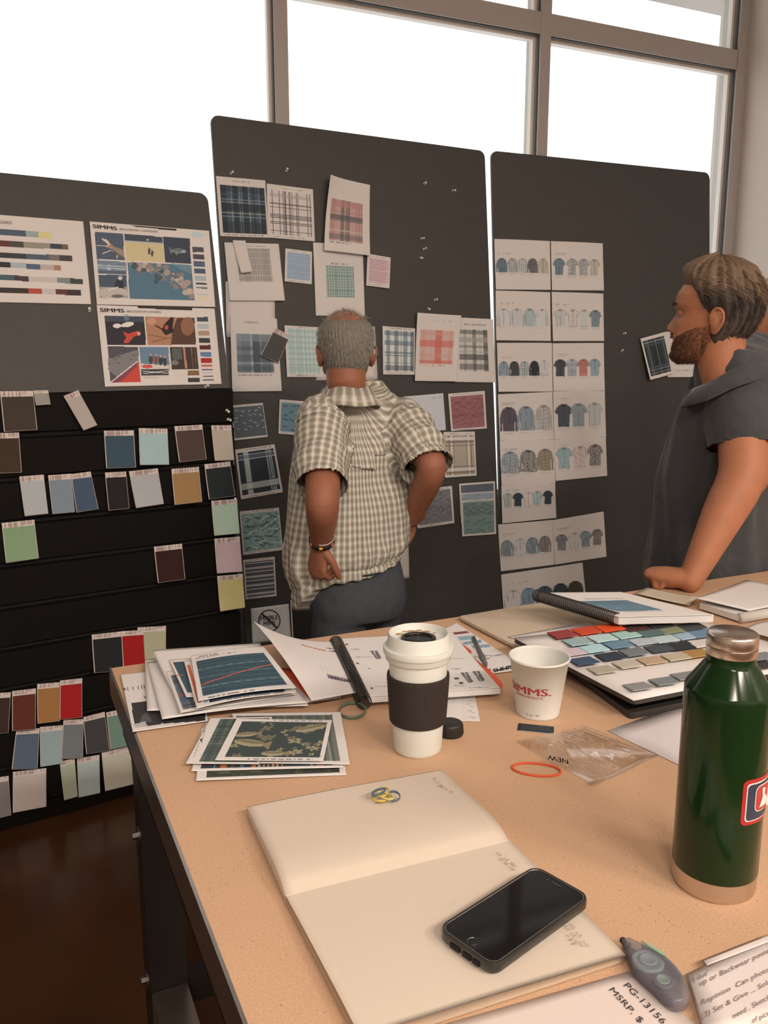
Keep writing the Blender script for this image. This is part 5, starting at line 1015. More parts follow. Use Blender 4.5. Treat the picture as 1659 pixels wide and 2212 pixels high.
# --- tangle of small bands on the notebook
GB = 'small bands tangled on the notebook'
for k, (c, rx, ry, rot, col, zz) in enumerate((((632, 205), 34, 14, .1, (196, 152, 66), .021), ((645, 180), 26, 18, -.5, (200, 160, 70), .0235), ((628, 178), 30, 10, -.35, (62, 92, 104), .027), ((692, 196), 27, 19, .2, (66, 96, 108), .0215), ((655, 195), 36, 12, .3, (204, 164, 84), .0245))):
    lb_ = ('flat ochre band lowest in the tangle', 'ochre band standing at the back of the tangle', 'dark blue band lying across the top of the tangle', 'blue grey band looping out at the right of the tangle', 'pale yellow band across the middle of the tangle')[k]
    band(lb_, 'E', c, rx, ry, col, .0016, .0035, GB, zz, rot)

# --- phone in a black case
fx, fy = px('E', (0, 0)), None
pc_ = [T(u, v, TZ + .0265) for u, v in ((944, 1999), (1154, 1872), (1280, 1932), (1066, 2094))]   # left, top, right, bottom corners of the top face
pm = sum(pc_) / 4; pl_ = (pc_[1] - pc_[0] + pc_[2] - pc_[3]); Lp = np.linalg.norm(pl_) / 2; pl_ /= np.linalg.norm(pl_); pw_ = np.cross(z_, pl_); Wp = (np.linalg.norm(pc_[3] - pc_[0]) + np.linalg.norm(pc_[2] - pc_[1])) / 2
def rrect(L, Wd, r, n=7):
    out = []
    for (x, y, s) in ((L / 2 - r, Wd / 2 - r, 0), (-L / 2 + r, Wd / 2 - r, 90), (-L / 2 + r, -Wd / 2 + r, 180), (L / 2 - r, -Wd / 2 + r, 270)):
        for k in range(n): t = math.radians(s + 90 * k / (n - 1)); out.append((x + r * math.cos(t), y + r * math.sin(t)))
    return out
def loft2(loops, m, name, parent=None, capb=True, capt=True, smooth=True):
    V = []; Fc = []; n = len(loops[0][0])
    for (lp, z) in loops: V += [pm * [1, 1, 0] + pl_ * x + pw_ * y + z_ * z for x, y in lp]
    for j in range(len(loops) - 1):
        for i in range(n): Fc.append((j * n + i, j * n + (i + 1) % n, (j + 1) * n + (i + 1) % n, (j + 1) * n + i))
    if capb: Fc.append(tuple(range(n))[::-1])
    if capt: Fc.append(tuple(range((len(loops) - 1) * n, len(loops) * n)))
    o = new(name, V, Fc, m, parent, smooth)
    try: o.data.set_sharp_from_angle(angle=.6)
    except Exception: pass
    return o
zb = TZ + .0138; M_CASE = mat('black_phone_case', (.009, .009, .009), .3, spec=.6, coat=.3)
ph = loft2([(rrect(Lp - .004, Wp - .004, .011), zb), (rrect(Lp, Wp, .0135), zb + .003), (rrect(Lp, Wp, .0135), zb + .011), (rrect(Lp - .0015, Wp - .0015, .013), zb + .0128), (rrect(Lp - .005, Wp - .005, .0115), zb + .0128), (rrect(Lp - .006, Wp - .006, .011), zb + .0112)], M_CASE, 'smartphone'); tag(ph, 'black smartphone in a black case lying on the open notebook', 'phone')
loft2([(rrect(Lp - .0064, Wp - .0064, .0105), zb + .0113), (rrect(Lp - .0068, Wp - .0068, .0103), zb + .0119)], mat('black_screen_glass', (.006, .006, .0065), .06, spec=.5), 'screen', ph)
cm = [(x, y) for x, y in rrect(Lp - .0062, Wp - .0062, .0108)]; ring = [pm * [1, 1, 0] + pl_ * x + pw_ * y + z_ * (zb + .0122) for x, y in cm]
MB().tube(ring, .0005, 6, closed=True).build('screen_rim', mat('chrome_rim', (.55, .5, .46), .25, metal=1), ph, smooth=True)
hb = pm * [1, 1, 0] - pl_ * (Lp / 2 - .0125) + z_ * (zb + .0120); MB().tube([hb + pl_ * .0054 * math.cos(t) + pw_ * .0054 * math.sin(t) for t in np.linspace(0, 6.283, 33)[:-1]], .0004, 5, closed=True).build('home_button_ring', mat('dark_chrome', (.18, .17, .16), .3, metal=1), ph)
for k, (dx, dy, w) in enumerate(((-1, .012, .006), (-1, -.004, .005), (-1, -.016, .004))):
    o = pm * [1, 1, 0] - pl_ * (Lp / 2 - .0007) + pw_ * dy + z_ * (zb + .003)
    MB().box((-.002, -w, -.0022), (.0008, w, .0026), M=lambda p, o=o: o + pl_ * p[0] + pw_ * p[1] + z_ * (p[2] + .0015)).build('port', mat('black_port', (.004, .004, .004), .8), ph)
cm_ = pm * [1, 1, 0] + pl_ * (Lp / 2 - .011) + z_ * (zb + .0120); MB().box((-.001, -.006, 0), (.001, .006, .0003), M=lambda p: cm_ + pl_ * p[0] + pw_ * p[1] + z_ * p[2]).build('earpiece', mat('dark_chrome', (.18, .17, .16), .3, metal=1), ph)
sp_ = cm_ + pw_ * .012; MB().tube([sp_, sp_ + z_ * .0003], .0012, 10).build('camera_lens', M_ZINC, ph)

# --- clear plastic bag
def bag_mat():
    m, nt, b = principled('clear_plastic_film'); nt.nodes.remove(b); out = nt.nodes['Material Output']; t = nt.nodes.new('ShaderNodeBsdfTransparent'); g = nt.nodes.new('ShaderNodeBsdfGlossy')
    t.inputs[0].default_value = (.985, .985, .985, 1); g.inputs['Roughness'].default_value = .07; lw = nt.nodes.new('ShaderNodeLayerWeight'); lw.inputs[0].default_value = .35
    ma = nt.nodes.new('ShaderNodeMath'); ma.operation = 'MULTIPLY_ADD'; ma.inputs[1].default_value = .34; ma.inputs[2].default_value = .045; mx = nt.nodes.new('ShaderNodeMixShader')
    nt.links.new(lw.outputs['Facing'], ma.inputs[0]); nt.links.new(ma.outputs[0], mx.inputs[0]); nt.links.new(t.outputs[0], mx.inputs[1]); nt.links.new(g.outputs[0], mx.inputs[2]); nt.links.new(mx.outputs[0], out.inputs[0]); return m
M_BAG = bag_mat()
def film(quad, z, amp, seed, name, parent=None, n=64):
    L = [hit(*px('D', p), on(0)) for p in quad]; r = np.random.RandomState(seed); V = []; Fc = []
    cr = [(r.rand(), r.rand(), r.uniform(0, 6.28), r.uniform(.05, .22), r.uniform(-1, 1)) for _ in range(26)]
    for j in range(n + 1):
        for i in range(n + 1):
            s, t = i / n, j / n; P = (1 - t) * ((1 - s) * L[0] + s * L[1]) + t * ((1 - s) * L[3] + s * L[2]); hgt = 0
            for (a, b, th, w, k) in cr:
                u = (s - a) * math.cos(th) + (t - b) * math.sin(th); v = -(s - a) * math.sin(th) + (t - b) * math.cos(th); hgt += k * math.exp(-(u / .035) ** 2 - (v / (w * 2)) ** 2)
            ed = min(s, t, 1 - s, 1 - t) * 8; hgt = z + amp * abs(hgt) * min(1, ed + .3) * (.25 + .75 * min(1, s * 1.6)) + .003 * math.sin(3.14 * s) * math.sin(3.14 * t)
            V.append(P + z_ * hgt)
    w = n + 1
    for j in range(n):
        for i in range(n): k = j * w + i; Fc.append((k, k + w, k + w + 1, k + 1))
    return new(name, V, Fc, M_BAG, parent, True)
bg_ = film([(520, 205), (968, 372), (552, 556), (95, 300)], .0034, .0085, 3, 'plastic_bag'); tag(bg_, 'clear crinkled plastic bag with black handwriting, between the cup and bottle', 'bag')
film([(525, 215), (960, 375), (552, 548), (105, 302)], .0012, .0004, 9, 'bag_back', bg_, 12)
MB().tube([hit(*px('D', p), on(.0045)) for p in ((968, 372), (880, 405), (790, 455), (660, 515), (552, 556))], [(.006, .0012)] * 5, 8).build('bag_seal', M_BAG, bg_, smooth=True)
words('D', 'NEW', (420, 405), (285, 372), (14, 32), on(.0100), 0, bg_, M_TINK, .01, .25)

# --- correction tape roller
ta, tb = T(1349, 2031, TZ + .012), T(1478, 2168, TZ + .012); dl = tb - ta; Lt = np.linalg.norm(dl); dl /= Lt; dw = np.cross(z_, dl)
outl = [(0, .004), (.08, .0075), (.2, .0145), (.35, .0205), (.52, .0225), (.7, .0205), (.85, .0150), (.95, .0095), (1.0, .0)]
outr = [(1.0, .0), (.97, -.0085), (.86, -.0120), (.7, -.0125), (.5, -.0150), (.32, -.0135), (.18, -.0085), (.06, -.0045), (0, -.003)]
lp = [np.array(p) for p in spline(outl, 4)][:-1] + [np.array(p) for p in spline(outr, 4)]
def tl(s, w, z): return ta * [1, 1, 0] + dl * Lt * s + dw * w + z_ * (TZ + z)
def body(loop, zs, m, name, parent=None):
    V = []; Fc = []; n = len(loop); c = sum(loop) / n
    for (k, z) in zs: V += [tl(c[0] + (p[0] - c[0]) * k, c[1] + (p[1] - c[1]) * k, z) for p in loop]
    for j in range(len(zs) - 1):
        for i in range(n): Fc.append((j * n + i, (j + 1) * n + i, (j + 1) * n + (i + 1) % n, j * n + (i + 1) % n))
    Fc += [tuple(range(n)), tuple(range((len(zs) - 1) * n, len(zs) * n))[::-1]]; return new(name, V, Fc, m, parent, True)
def clear(name, col, mixv):
    m, nt, b = principled(name); b.inputs['Base Color'].default_value = (*col, 1); b.inputs['Roughness'].default_value = .12; out = nt.nodes['Material Output']
    t = nt.nodes.new('ShaderNodeBsdfTransparent'); t.inputs[0].default_value = (.8, .8, .84, 1); mx = nt.nodes.new('ShaderNodeMixShader'); mx.inputs[0].default_value = mixv
    nt.links.new(t.outputs[0], mx.inputs[1]); nt.links.new(b.outputs[0], mx.inputs[2]); nt.links.new(mx.outputs[0], out.inputs[0]); return m
tp = body(lp, [(.93, .0015), (1, .004), (1, .0135), (.95, .0160), (.86, .0170)], clear('smoky_clear_plastic', (.34, .33, .37), .34), 'correction_tape'); tag(tp, 'smoky clear correction tape roller with green reels, on the lower papers', 'tape roller')
core = body(lp, [(.80, .0025), (.84, .004), (.84, .0080), (.80, .0085)], M('tape_core', (88, 80, 82), .5), 'inner_core', tp)
def disc(s, w, r, z0, z1, m, name): o = tl(s, w, 0); return MB().lathe([(.0, z0), (r, z0), (r, z1), (r * .82, z1 + .0006), (r * .78, z1), (.0, z1)], (o[0], o[1], TZ), 40, cap=False).build(name, m, tp, smooth=True)
disc(.36, .004, .0155, .0088, .0125, M('grey_reel', (150, 148, 138), .4), 'tape_reel'); disc(.36, .004, .0085, .0129, .0140, M('pale_green_reel', (150, 164, 140), .4), 'reel_hub')
disc(.66, .001, .0095, .0088, .0122, M('dark_reel', (96, 90, 92), .4), 'take_up_reel'); disc(.665, .000, .0062, .0126, .0142, M('lime_hub', (128, 176, 92), .4), 'green_hub')
gs_ = [(.14, .0105), (.26, .0165), (.38, .0195), (.46, .0190), (.36, .0155), (.24, .0120)]
MB().prism([tl(s, w, .0172) for s, w in gs_][::-1], z_ * .0012).build('green_grip', M('lime_grip', (128, 168, 92), .45), tp)
MB().prism([tl(s, w, .0030) for s, w in ((.16, .010), (.35, .0195), (.55, .0210), (.72, .0190), (.72, .0165), (.5, .0180), (.3, .0160))][::-1], z_ * .012).build('green_band', M('dark_green_plastic', (70, 92, 84), .4), tp)
MB().tube([tl(-.055, 0, .010), tl(-.04, 0, .010), tl(.0, 0, .009), tl(.06, 0, .009)], [.0022, .0034, .003, .0045], 10).build('tip', mat('dark_tape_tip', (.03, .028, .03), .4), tp, smooth=True)

# --- papers at the lower right
o = tsheet('priced_sheet', 'white sheet printed PG-13156 and MSRP under the notebook corner', 'paper', None, 'F', [(-900, 945), (622, 512), (1180, 960), (-300, 1500)], .0012, 8, 8, base=(222, 184, 164))
words('F', 'PG-13156', (578, 622), (868, 912), (38, -22), on(.0018), 0, o, M_TINK, .0)
words('F', 'MSRP. $', (470, 655), (700, 905), (36, -22), on(.0018), 0, o, M_TINK, .0)
pd = page_block('note_pad', [(1062, 540), (1670, 235), (2300, 700), (1200, 985)], .001, .0075, 'F', M_EDGEP); tag(pd, 'pad of white paper with handwritten notes at the lower right', 'pad')
a = Art([(1, 1), (2, 1), (2, 2), (1, 2)], 6, 6, (222, 188, 170), W_TAB); sheet('note_page', None, None, None, 'F', [(1064, 541), (1668, 238), (2296, 700), (1202, 982)], on(.0081), 0, a, parent=pd)
bp = tsheet('paper_sheet', 'white sheet edge stepping out above the handwritten pad', 'paper', None, 'F', [(1178, 432), (1700, 226), (1740, 260), (1205, 466)], .0095, 4, 4, base=(222, 188, 170))
M_HAND = M('blue_black_pen', (120, 92, 86), .7)
def note(txt, a, b, h): words('F', txt, a, b, h, on(.0087), 0, pd, M_HAND, -.004, .3)
note("4 due'", (1090, 605), (1225, 535), (-14, -34)); note('up or Backwear poster', (1150, 625), (1700, 360), (-14, -34)); note('(2) Repinion  Can photo', (1070, 815), (1680, 510), (-14, -34))
note('(3) Set & Give ... Solu', (1165, 870), (1690, 600), (-14, -34)); note('need . Sketch', (1400, 870), (1680, 720), (-14, -34)); note('of pics in', (1545, 905), (1720, 820), (-14, -34))
# ------------------------------------------------------------------ people
def ellip(c, ax, n=20):
    """ax: three half-axis vectors"""
    c = np.asarray(c, float); ax = [np.asarray(a, float) for a in ax]; V = [c + ax[2]]; Fc = []; m = n // 2
    for j in range(1, m):
        t = math.pi * j / m
        for i in range(n): p = 2 * math.pi * i / n; V.append(c + ax[0] * math.sin(t) * math.cos(p) + ax[1] * math.sin(t) * math.sin(p) + ax[2] * math.cos(t))
    V.append(c - ax[2]); L = len(V) - 1
    for i in range(n):
        Fc.append((0, 1 + i, 1 + (i + 1) % n)); Fc.append((L, 1 + (m - 2) * n + (i + 1) % n, 1 + (m - 2) * n + i))
        for j in range(m - 2): Fc.append((1 + j * n + i, 1 + (j + 1) * n + i, 1 + (j + 1) * n + (i + 1) % n, 1 + j * n + (i + 1) % n))
    return V, Fc
def limb(pts, rad, n=28, ref=None, k=5, soft=0):
    """a tapering closed tube with rounded ends; rad: numbers or (side, thickness)"""
    P = [np.asarray(p, float) for p in pts]; Rr = [np.array(r if np.ndim(r) else (r, r), float) for r in rad]
    Q = spline([np.concatenate([p, r]) for p, r in zip(P, Rr)], k)
    if soft:
        A = np.array(Q)
        for _ in range(soft): A[1:-1, :3] = A[1:-1, :3] * .5 + (A[:-2, :3] + A[2:, :3]) * .25
        Q = list(A)
    pp = [q[:3] for q in Q]; rr = [q[3:] for q in Q]
    d0 = pp[0] - pp[1]; d0 /= np.linalg.norm(d0); d1 = pp[-1] - pp[-2]; d1 /= np.linalg.norm(d1)
    pre = [(pp[0] + d0 * rr[0].mean() * s, rr[0] * c) for s, c in ((.95, .25), (.75, .66), (.4, .92))]; post = [(pp[-1] + d1 * rr[-1].mean() * s, rr[-1] * c) for s, c in ((.4, .92), (.75, .66), (.95, .25))]
    al = pre + list(zip(pp, rr)) + post
    return tube_geo([a for a, _ in al], [tuple(b) for _, b in al], n, ref=ref)
def union(name, shapes, voxel, smooth, m, parent=None, fac=.5):
    mb = MB()
    for v, f in shapes: mb.add(v, f)
    bm = bmesh.new(); tmp = bpy.data.meshes.new(name); tmp.from_pydata([tuple(map(float, v)) for v in mb.v], [], mb.f); bm.from_mesh(tmp); bmesh.ops.recalc_face_normals(bm, faces=bm.faces); bm.to_mesh(tmp); bm.free()
    o = link(name, tmp, m, parent); r = o.modifiers.new('r', 'REMESH'); r.mode = 'VOXEL'; r.voxel_size = voxel; r.use_smooth_shade = True
    s = o.modifiers.new('s', 'SMOOTH'); s.iterations = smooth; s.factor = fac
    evaluated(o); o.data.polygons.foreach_set('use_smooth', np.ones(len(o.data.polygons), bool)); return o
def coords(o):
    n = len(o.data.vertices); v = np.empty(n * 3); o.data.vertices.foreach_get('co', v); nn = np.empty(n * 3); o.data.vertices.foreach_get('normal', nn); return v.reshape(-1, 3), nn.reshape(-1, 3)
def setco(o, v): o.data.vertices.foreach_set('co', v.ravel()); o.data.update()
def keep_faces(o, keep):
    bm = bmesh.new(); bm.from_mesh(o.data); bm.faces.ensure_lookup_table(); bmesh.ops.delete(bm, geom=[f for f in bm.faces if not keep[f.index]], context='FACES'); bm.to_mesh(o.data); bm.free(); o.data.update()
def fcenters(o):
    n = len(o.data.polygons); c = np.empty(n * 3); o.data.polygons.foreach_get('center', c); q = np.empty(n * 3); o.data.polygons.foreach_get('normal', q); return c.reshape(-1, 3), q.reshape(-1, 3)
def solidify(o, t, off=-1):
    md = o.modifiers.new('s', 'SOLIDIFY'); md.thickness = t; md.offset = off; evaluated(o); return o
def nz3(v, s, seed=0, o=4):                                   # cheap smooth noise: a few random sine waves
    r = np.random.RandomState(seed); out = np.zeros(len(v)); a = 1.0
    for k in range(o):
        for _ in range(3): d = r.randn(3); d /= np.linalg.norm(d); out += a * np.sin((v @ d) * s * 2 ** k + r.uniform(0, 6.28))
        a *= .55
    return out / 5
# ---- head: horizontal slices shaped by a measured profile, with features pushed out of it
HZ = [0, .008, .021, .035, .049, .059, .068, .081, .10, .123, .131, .146, .17, .195, .215, .230, .238]
HF = [.080, .092, .101, .0975, .0985, .0955, .1005, .0965, .093, .0885, .0905, .0975, .0940, .0800, .0580, .0300, .000]
HB = [.020, .010, -.008, -.022, -.038, -.052, -.064, -.080, -.093, -.101, -.103, -.105, -.101, -.088, -.068, -.040, -.004]
HW = [.012, .030, .044, .051, .056, .059, .0615, .0645, .068, .0705, .072, .0745, .0755, .068, .052, .030, .004]
def head_pt(z, th, extra=0.0, face=True):
    f, b, w = np.interp(z, HZ, HF), np.interp(z, HZ, HB), np.interp(z, HZ, HW)
    c = (f + b) / 2; c = np.where(True, np.clip(c, b, .02), c); cs, sn = np.cos(th), np.sin(th)
    e = np.where(cs > 0, .80, .95)
    x = c + np.where(cs > 0, (f - c), (c - b)) * np.sign(cs) * np.abs(cs) ** e; y = w * np.sign(sn) * np.abs(sn) ** .88
    if face:
        fr = np.clip(cs, 0, 1); g = lambda a, y0, z0, sy, sz: a * np.exp(-((np.abs(y) - y0) / sy) ** 2 - ((z - z0) / sz) ** 2) * (fr > .15)
        nose = np.interp(z, [.074, .079, .086, .093, .105, .120, .134, .142], [0, .010, .022, .0235, .0165, .0085, .002, 0]) * np.exp(-(y / np.interp(z, [.078, .095, .135], [.0125, .0095, .007])) ** 2)
        x = x + fr * nose + g(.006, .013, .083, .006, .006) + g(-.011, .032, .122, .014, .010) + g(.0035, .030, .144, .024, .006) + g(.004, .040, .098, .016, .014) + g(.0035, 0, .0655, .020, .004) + g(.004, 0, .0515, .018, .0045) + g(-.004, 0, .0585, .022, .0022) + g(.004, 0, .018, .016, .012)
    q = np.stack([x, y, z], -1)
    if np.any(extra):
        d = np.stack([x - np.interp(z, HZ, np.array(HF) * .2), y, (z - .13) * .9], -1); d /= np.linalg.norm(d, axis=-1, keepdims=True) + 1e-9; q = q + d * np.asarray(extra)[..., None]
    return q
def head_grid(nz=84, nt=120, extra=None, face=True):
    zz = .238 * (1 - np.cos(np.linspace(0.02, math.pi - .02, nz))) / 2; th = np.linspace(0, 2 * math.pi, nt, endpoint=False)
    Z, Tt = np.meshgrid(zz, th, indexing='ij'); return Z, Tt, head_pt(Z, Tt, 0 if extra is None else extra(Z, Tt), face)
def grid_closed(P):
    nz, nt = P.shape[:2]; V = list(P.reshape(-1, 3)); Fc = [(j * nt + i, j * nt + (i + 1) % nt, (j + 1) * nt + (i + 1) % nt, (j + 1) * nt + i) for j in range(nz - 1) for i in range(nt)]
    return V, Fc + [tuple(range(nt))[::-1], tuple(range((nz - 1) * nt, nz * nt))]
class Frame:                                                   # head space (forward, left, up) to world
    def __init__(s, origin, heading, scale=1.0, pitch=0.0, roll=0.0):
        a = math.radians(heading); f = np.array([math.sin(a), math.cos(a), 0]); l = np.array([-f[1], f[0], 0]); u = z_.copy()
        p = math.radians(pitch); f, u = f * math.cos(p) + u * math.sin(p), u * math.cos(p) - f * math.sin(p)
        r = math.radians(roll); l, u = l * math.cos(r) + u * math.sin(r), u * math.cos(r) - l * math.sin(r)
        s.f, s.l, s.u, s.s = f, l, u, scale; s.o = np.asarray(origin) - (u * .100) * scale      # origin: middle of the ear axis
    def __call__(s, q): q = np.asarray(q, float); return s.o + s.s * (q[..., :1] * s.f + q[..., 1:2] * s.l + q[..., 2:3] * s.u)
    def inv(s, P): d = (np.asarray(P) - s.o) / s.s; return np.stack([d @ s.f, d @ s.l, d @ s.u], -1)
def ear_shapes(F, side):
    b = np.array([-.012, .071 * side, .102]); V = []
    rim = [(.004, .000, -.026), (.008, .006, -.006), (.010, .009, .014), (.002, .014, .028), (-.010, .017, .030), (-.020, .018, .018), (-.020, .016, .000), (-.012, .012, -.016), (-.002, .007, -.028), (.004, .002, -.026)]
    P = [F(b + np.array([x, y * side, z])) for x, y, z in rim]
    out = [limb(P, [.0045 * F.s] * len(P), 8, k=3)]
    c = F(b + np.array([-.006, .006 * side, .002])); n = F.l * side * .94 - F.f * .34; a = F.f * .94 + F.l * side * .34
    out.append(ellip(c, [a * .0135 * F.s, F.u * .026 * F.s, n * .0065 * F.s])); return out
def strands(name, F, roots, dirs, length, rad, m, parent, seed, droop=.25, seg=4, wave=.12, flat=None):
    r = np.random.RandomState(seed); V = []; Fc = []; mid_ = F((-.005, 0, .12))
    for p, d in zip(roots, dirs):
        if flat is not None: o = (p - mid_) / np.linalg.norm(p - mid_); d = d - o * (d @ o); d = d / np.linalg.norm(d) + o * flat
        L = length * r.uniform(.6, 1.25); q = p.copy(); d = d / np.linalg.norm(d); a = np.cross(d, r.randn(3)); a /= np.linalg.norm(a); b = np.cross(d, a); n0 = len(V)
        for i in range(seg + 1):
            w = rad * (1 - .75 * i / seg) * r.uniform(.8, 1.2)
            for t in (0, 2.094, 4.189): V.append(q + a * w * math.cos(t) + b * w * math.sin(t))
            d = d + np.array([0, 0, -droop / seg]) + r.randn(3) * wave / seg; d /= np.linalg.norm(d); q = q + d * L / seg
        for i in range(seg):
            for k in range(3): Fc.append((n0 + i * 3 + k, n0 + i * 3 + (k + 1) % 3, n0 + i * 3 + 3 + (k + 1) % 3, n0 + i * 3 + 3 + k))
    o = new(name, V, Fc, m, parent, True); o['kind'] = 'stuff'; return o
def hand(w, d, n, thumb, curl=(25, 35, 25), size=1.0, tcurl=.35, spread=.05, back=.03, fat=1.0):
    """w wrist, d towards the knuckles, n out of the palm, thumb=+1/-1 side"""
    d = d / np.linalg.norm(d); n = n - d * (n @ d); n /= np.linalg.norm(n); s = np.cross(n, d) * thumb; S = size; out = []
    out.append(limb([w - d * back * S, w, w + d * .035 * S, w + d * .07 * S, w + d * .086 * S], [(.026 * S, .021 * S * fat), (.027 * S, .019 * S * fat), (.036 * S, .017 * S * fat), (.041 * S, .0145 * S * fat), (.039 * S, .012 * S * fat)], 16, ref=n))
    out.append(ellip(w + d * .035 * S + s * .02 * S + n * .008 * S, [d * .032 * S, s * .017 * S, n * .014 * S]))
    for k, (off, L) in enumerate(((.031, .074), (.0105, .083), (-.0105, .077), (-.030, .062))):
        p = w + d * (.082 - .004 * (k in (0, 3)) - .004 * (k == 3)) * S + s * off * S; P = [p - d * .012 * S, p]; a = 0; R0 = (.0098 if k < 3 else .0086) * S; rad = [R0 * 1.05, R0 * 1.08]
        for c, fl in zip(curl, (.45, .30, .25)):
            a += math.radians(c * (1 + .06 * k)); dd = d * math.cos(a) + n * math.sin(a) + s * spread * (1.2 - k * .8); P.append(P[-1] + dd * L * fl * S); rad.append(R0 * (1 - .09 * (len(rad) - 1)))
        out.append(limb(P, rad, 10, ref=s, k=4))
    p = w + d * .018 * S + s * .024 * S; e = d * .62 + s * .70 + n * .30; P = [p, p + e * .030 * S]
    for k, L in enumerate((.034, .027)): e = e * (1 - tcurl) + d * tcurl * .8 + n * tcurl * .5 - s * tcurl * .35; e /= np.linalg.norm(e); P.append(P[-1] + e * L * S)
    out.append(limb(P, [.0135 * S, .0125 * S, .011 * S, .009 * S], 10, k=4)); return out
def skin_mat(name, c, dark):
    m = mat(name, c, .5, var=.16, scale=26, bump=.12, bscale=420, spec=.35); b = m.node_tree.nodes['Principled BSDF']
    b.inputs['Subsurface Weight'].default_value = .12; b.inputs['Subsurface Radius'].default_value = (.012, .005, .003); b.inputs['Subsurface Scale'].default_value = .5; return m
def cloth_rings(rows, n=96):
    """rows: (centre, half width, half depth, exponent[, yaw]) -> closed loft"""
    Q = spline([np.concatenate([np.asarray(c, float), [a, b, e, (y[0] if y else 0)]]) for (c, a, b, e, *y) in rows], 5); V = []; m = len(Q)
    for q in Q:
        for i in range(n):
            t = 2 * math.pi * i / n; x = q[3] * math.copysign(abs(math.cos(t)) ** (2 / q[5]), math.cos(t)); y = q[4] * math.copysign(abs(math.sin(t)) ** (2 / q[5]), math.sin(t)); cy, sy = math.cos(q[6]), math.sin(q[6])
            V.append(q[:3] + np.array([x * cy - y * sy, x * sy + y * cy, 0]))
    Fc = [(j * n + i, j * n + (i + 1) % n, (j + 1) * n + (i + 1) % n, (j + 1) * n + i) for j in range(m - 1) for i in range(n)]
    return V, Fc + [tuple(range(n))[::-1], tuple(range((m - 1) * n, m * n))]
def shoe(c, heading, m, parent, side):
    a = math.radians(heading); f = np.array([math.sin(a), math.cos(a), 0]); l = np.array([-f[1], f[0], 0]); c = np.asarray(c) * [1, 1, 0]
    o = union('shoe', [limb([c - f * .07 + z_ * .045, c + z_ * .045, c + f * .09 + z_ * .036, c + f * .17 + z_ * .03], [(.036, .042), (.040, .043), (.046, .034), (.036, .026)], 14, ref=z_), limb([c - f * .06 + z_ * .05, c - f * .04 + z_ * .11], [.038, .045], 14)], .009, 3, m, parent)
    v, _ = coords(o); v[:, 2] = np.maximum(v[:, 2], .012); setco(o, v)
    MB().prism([c + f * x + l * y + z_ * .0005 for x, y in ((-.105, -.03), (-.08, -.043), (.06, -.049), (.16, -.046), (.20, -.02), (.20, .02), (.16, .046), (.06, .049), (-.08, .043), (-.105, .03))][::-1], z_ * .02).build('sole', mat('shoe_sole', (.05, .045, .04), .8), o); return o
def project_tube(v, P):
    """nearest place along a joint chain: (distance along, distance off)"""
    best = np.full(len(v), 1e9); al = np.zeros(len(v)); acc = 0
    for a, b in zip(P[:-1], P[1:]):
        d = b - a; L = np.linalg.norm(d); t = np.clip((v - a) @ d / L / L, 0, 1); q = np.linalg.norm(v - a - t[:, None] * d, axis=1); m = q < best; best[m] = q[m]; al[m] = acc + t[m] * L; acc += L
    return al, best
def islands(o):                                                # keep only the largest connected piece
    bm = bmesh.new(); bm.from_mesh(o.data); seen = set(); best = []
    for f in bm.faces:
        if f in seen: continue
        st = [f]; seen.add(f); comp = []
        while st:
            g = st.pop(); comp.append(g)
            for e in g.edges:
                for k in e.link_faces:
                    if k not in seen: seen.add(k); st.append(k)
        if len(comp) > len(best): best = comp
    kp = set(best); bmesh.ops.delete(bm, geom=[f for f in bm.faces if f not in kp], context='FACES'); bm.to_mesh(o.data); bm.free(); o.data.update()
def cut_end(o, c, nrm, r, back=.012):                          # open the closed end of a sleeve with a clean hem
    nrm = nrm / np.linalg.norm(nrm); bm = bmesh.new(); bm.from_mesh(o.data); g = set()
    for f in bm.faces:
        d = np.array(f.calc_center_median()) - c; h = d @ nrm
        if -.05 < h < .04 and np.linalg.norm(d - nrm * h) < r: g.add(f); g.update(f.verts); g.update(f.edges)
    bmesh.ops.bisect_plane(bm, geom=list(g), plane_co=tuple(c - nrm * back), plane_no=tuple(nrm), clear_outer=True); bm.to_mesh(o.data); bm.free(); o.data.update()
def nz3(v, s, seed=0, o=4):                                   # cheap smooth noise: a few random sine waves
    r = np.random.RandomState(seed); out = np.zeros(len(v)); a = 1.0
    for k in range(o):
        for _ in range(3): d = r.randn(3); d /= np.linalg.norm(d); out += a * np.sin((v @ d) * s * 2 ** k + r.uniform(0, 6.28))
        a *= .55
    return out / 5
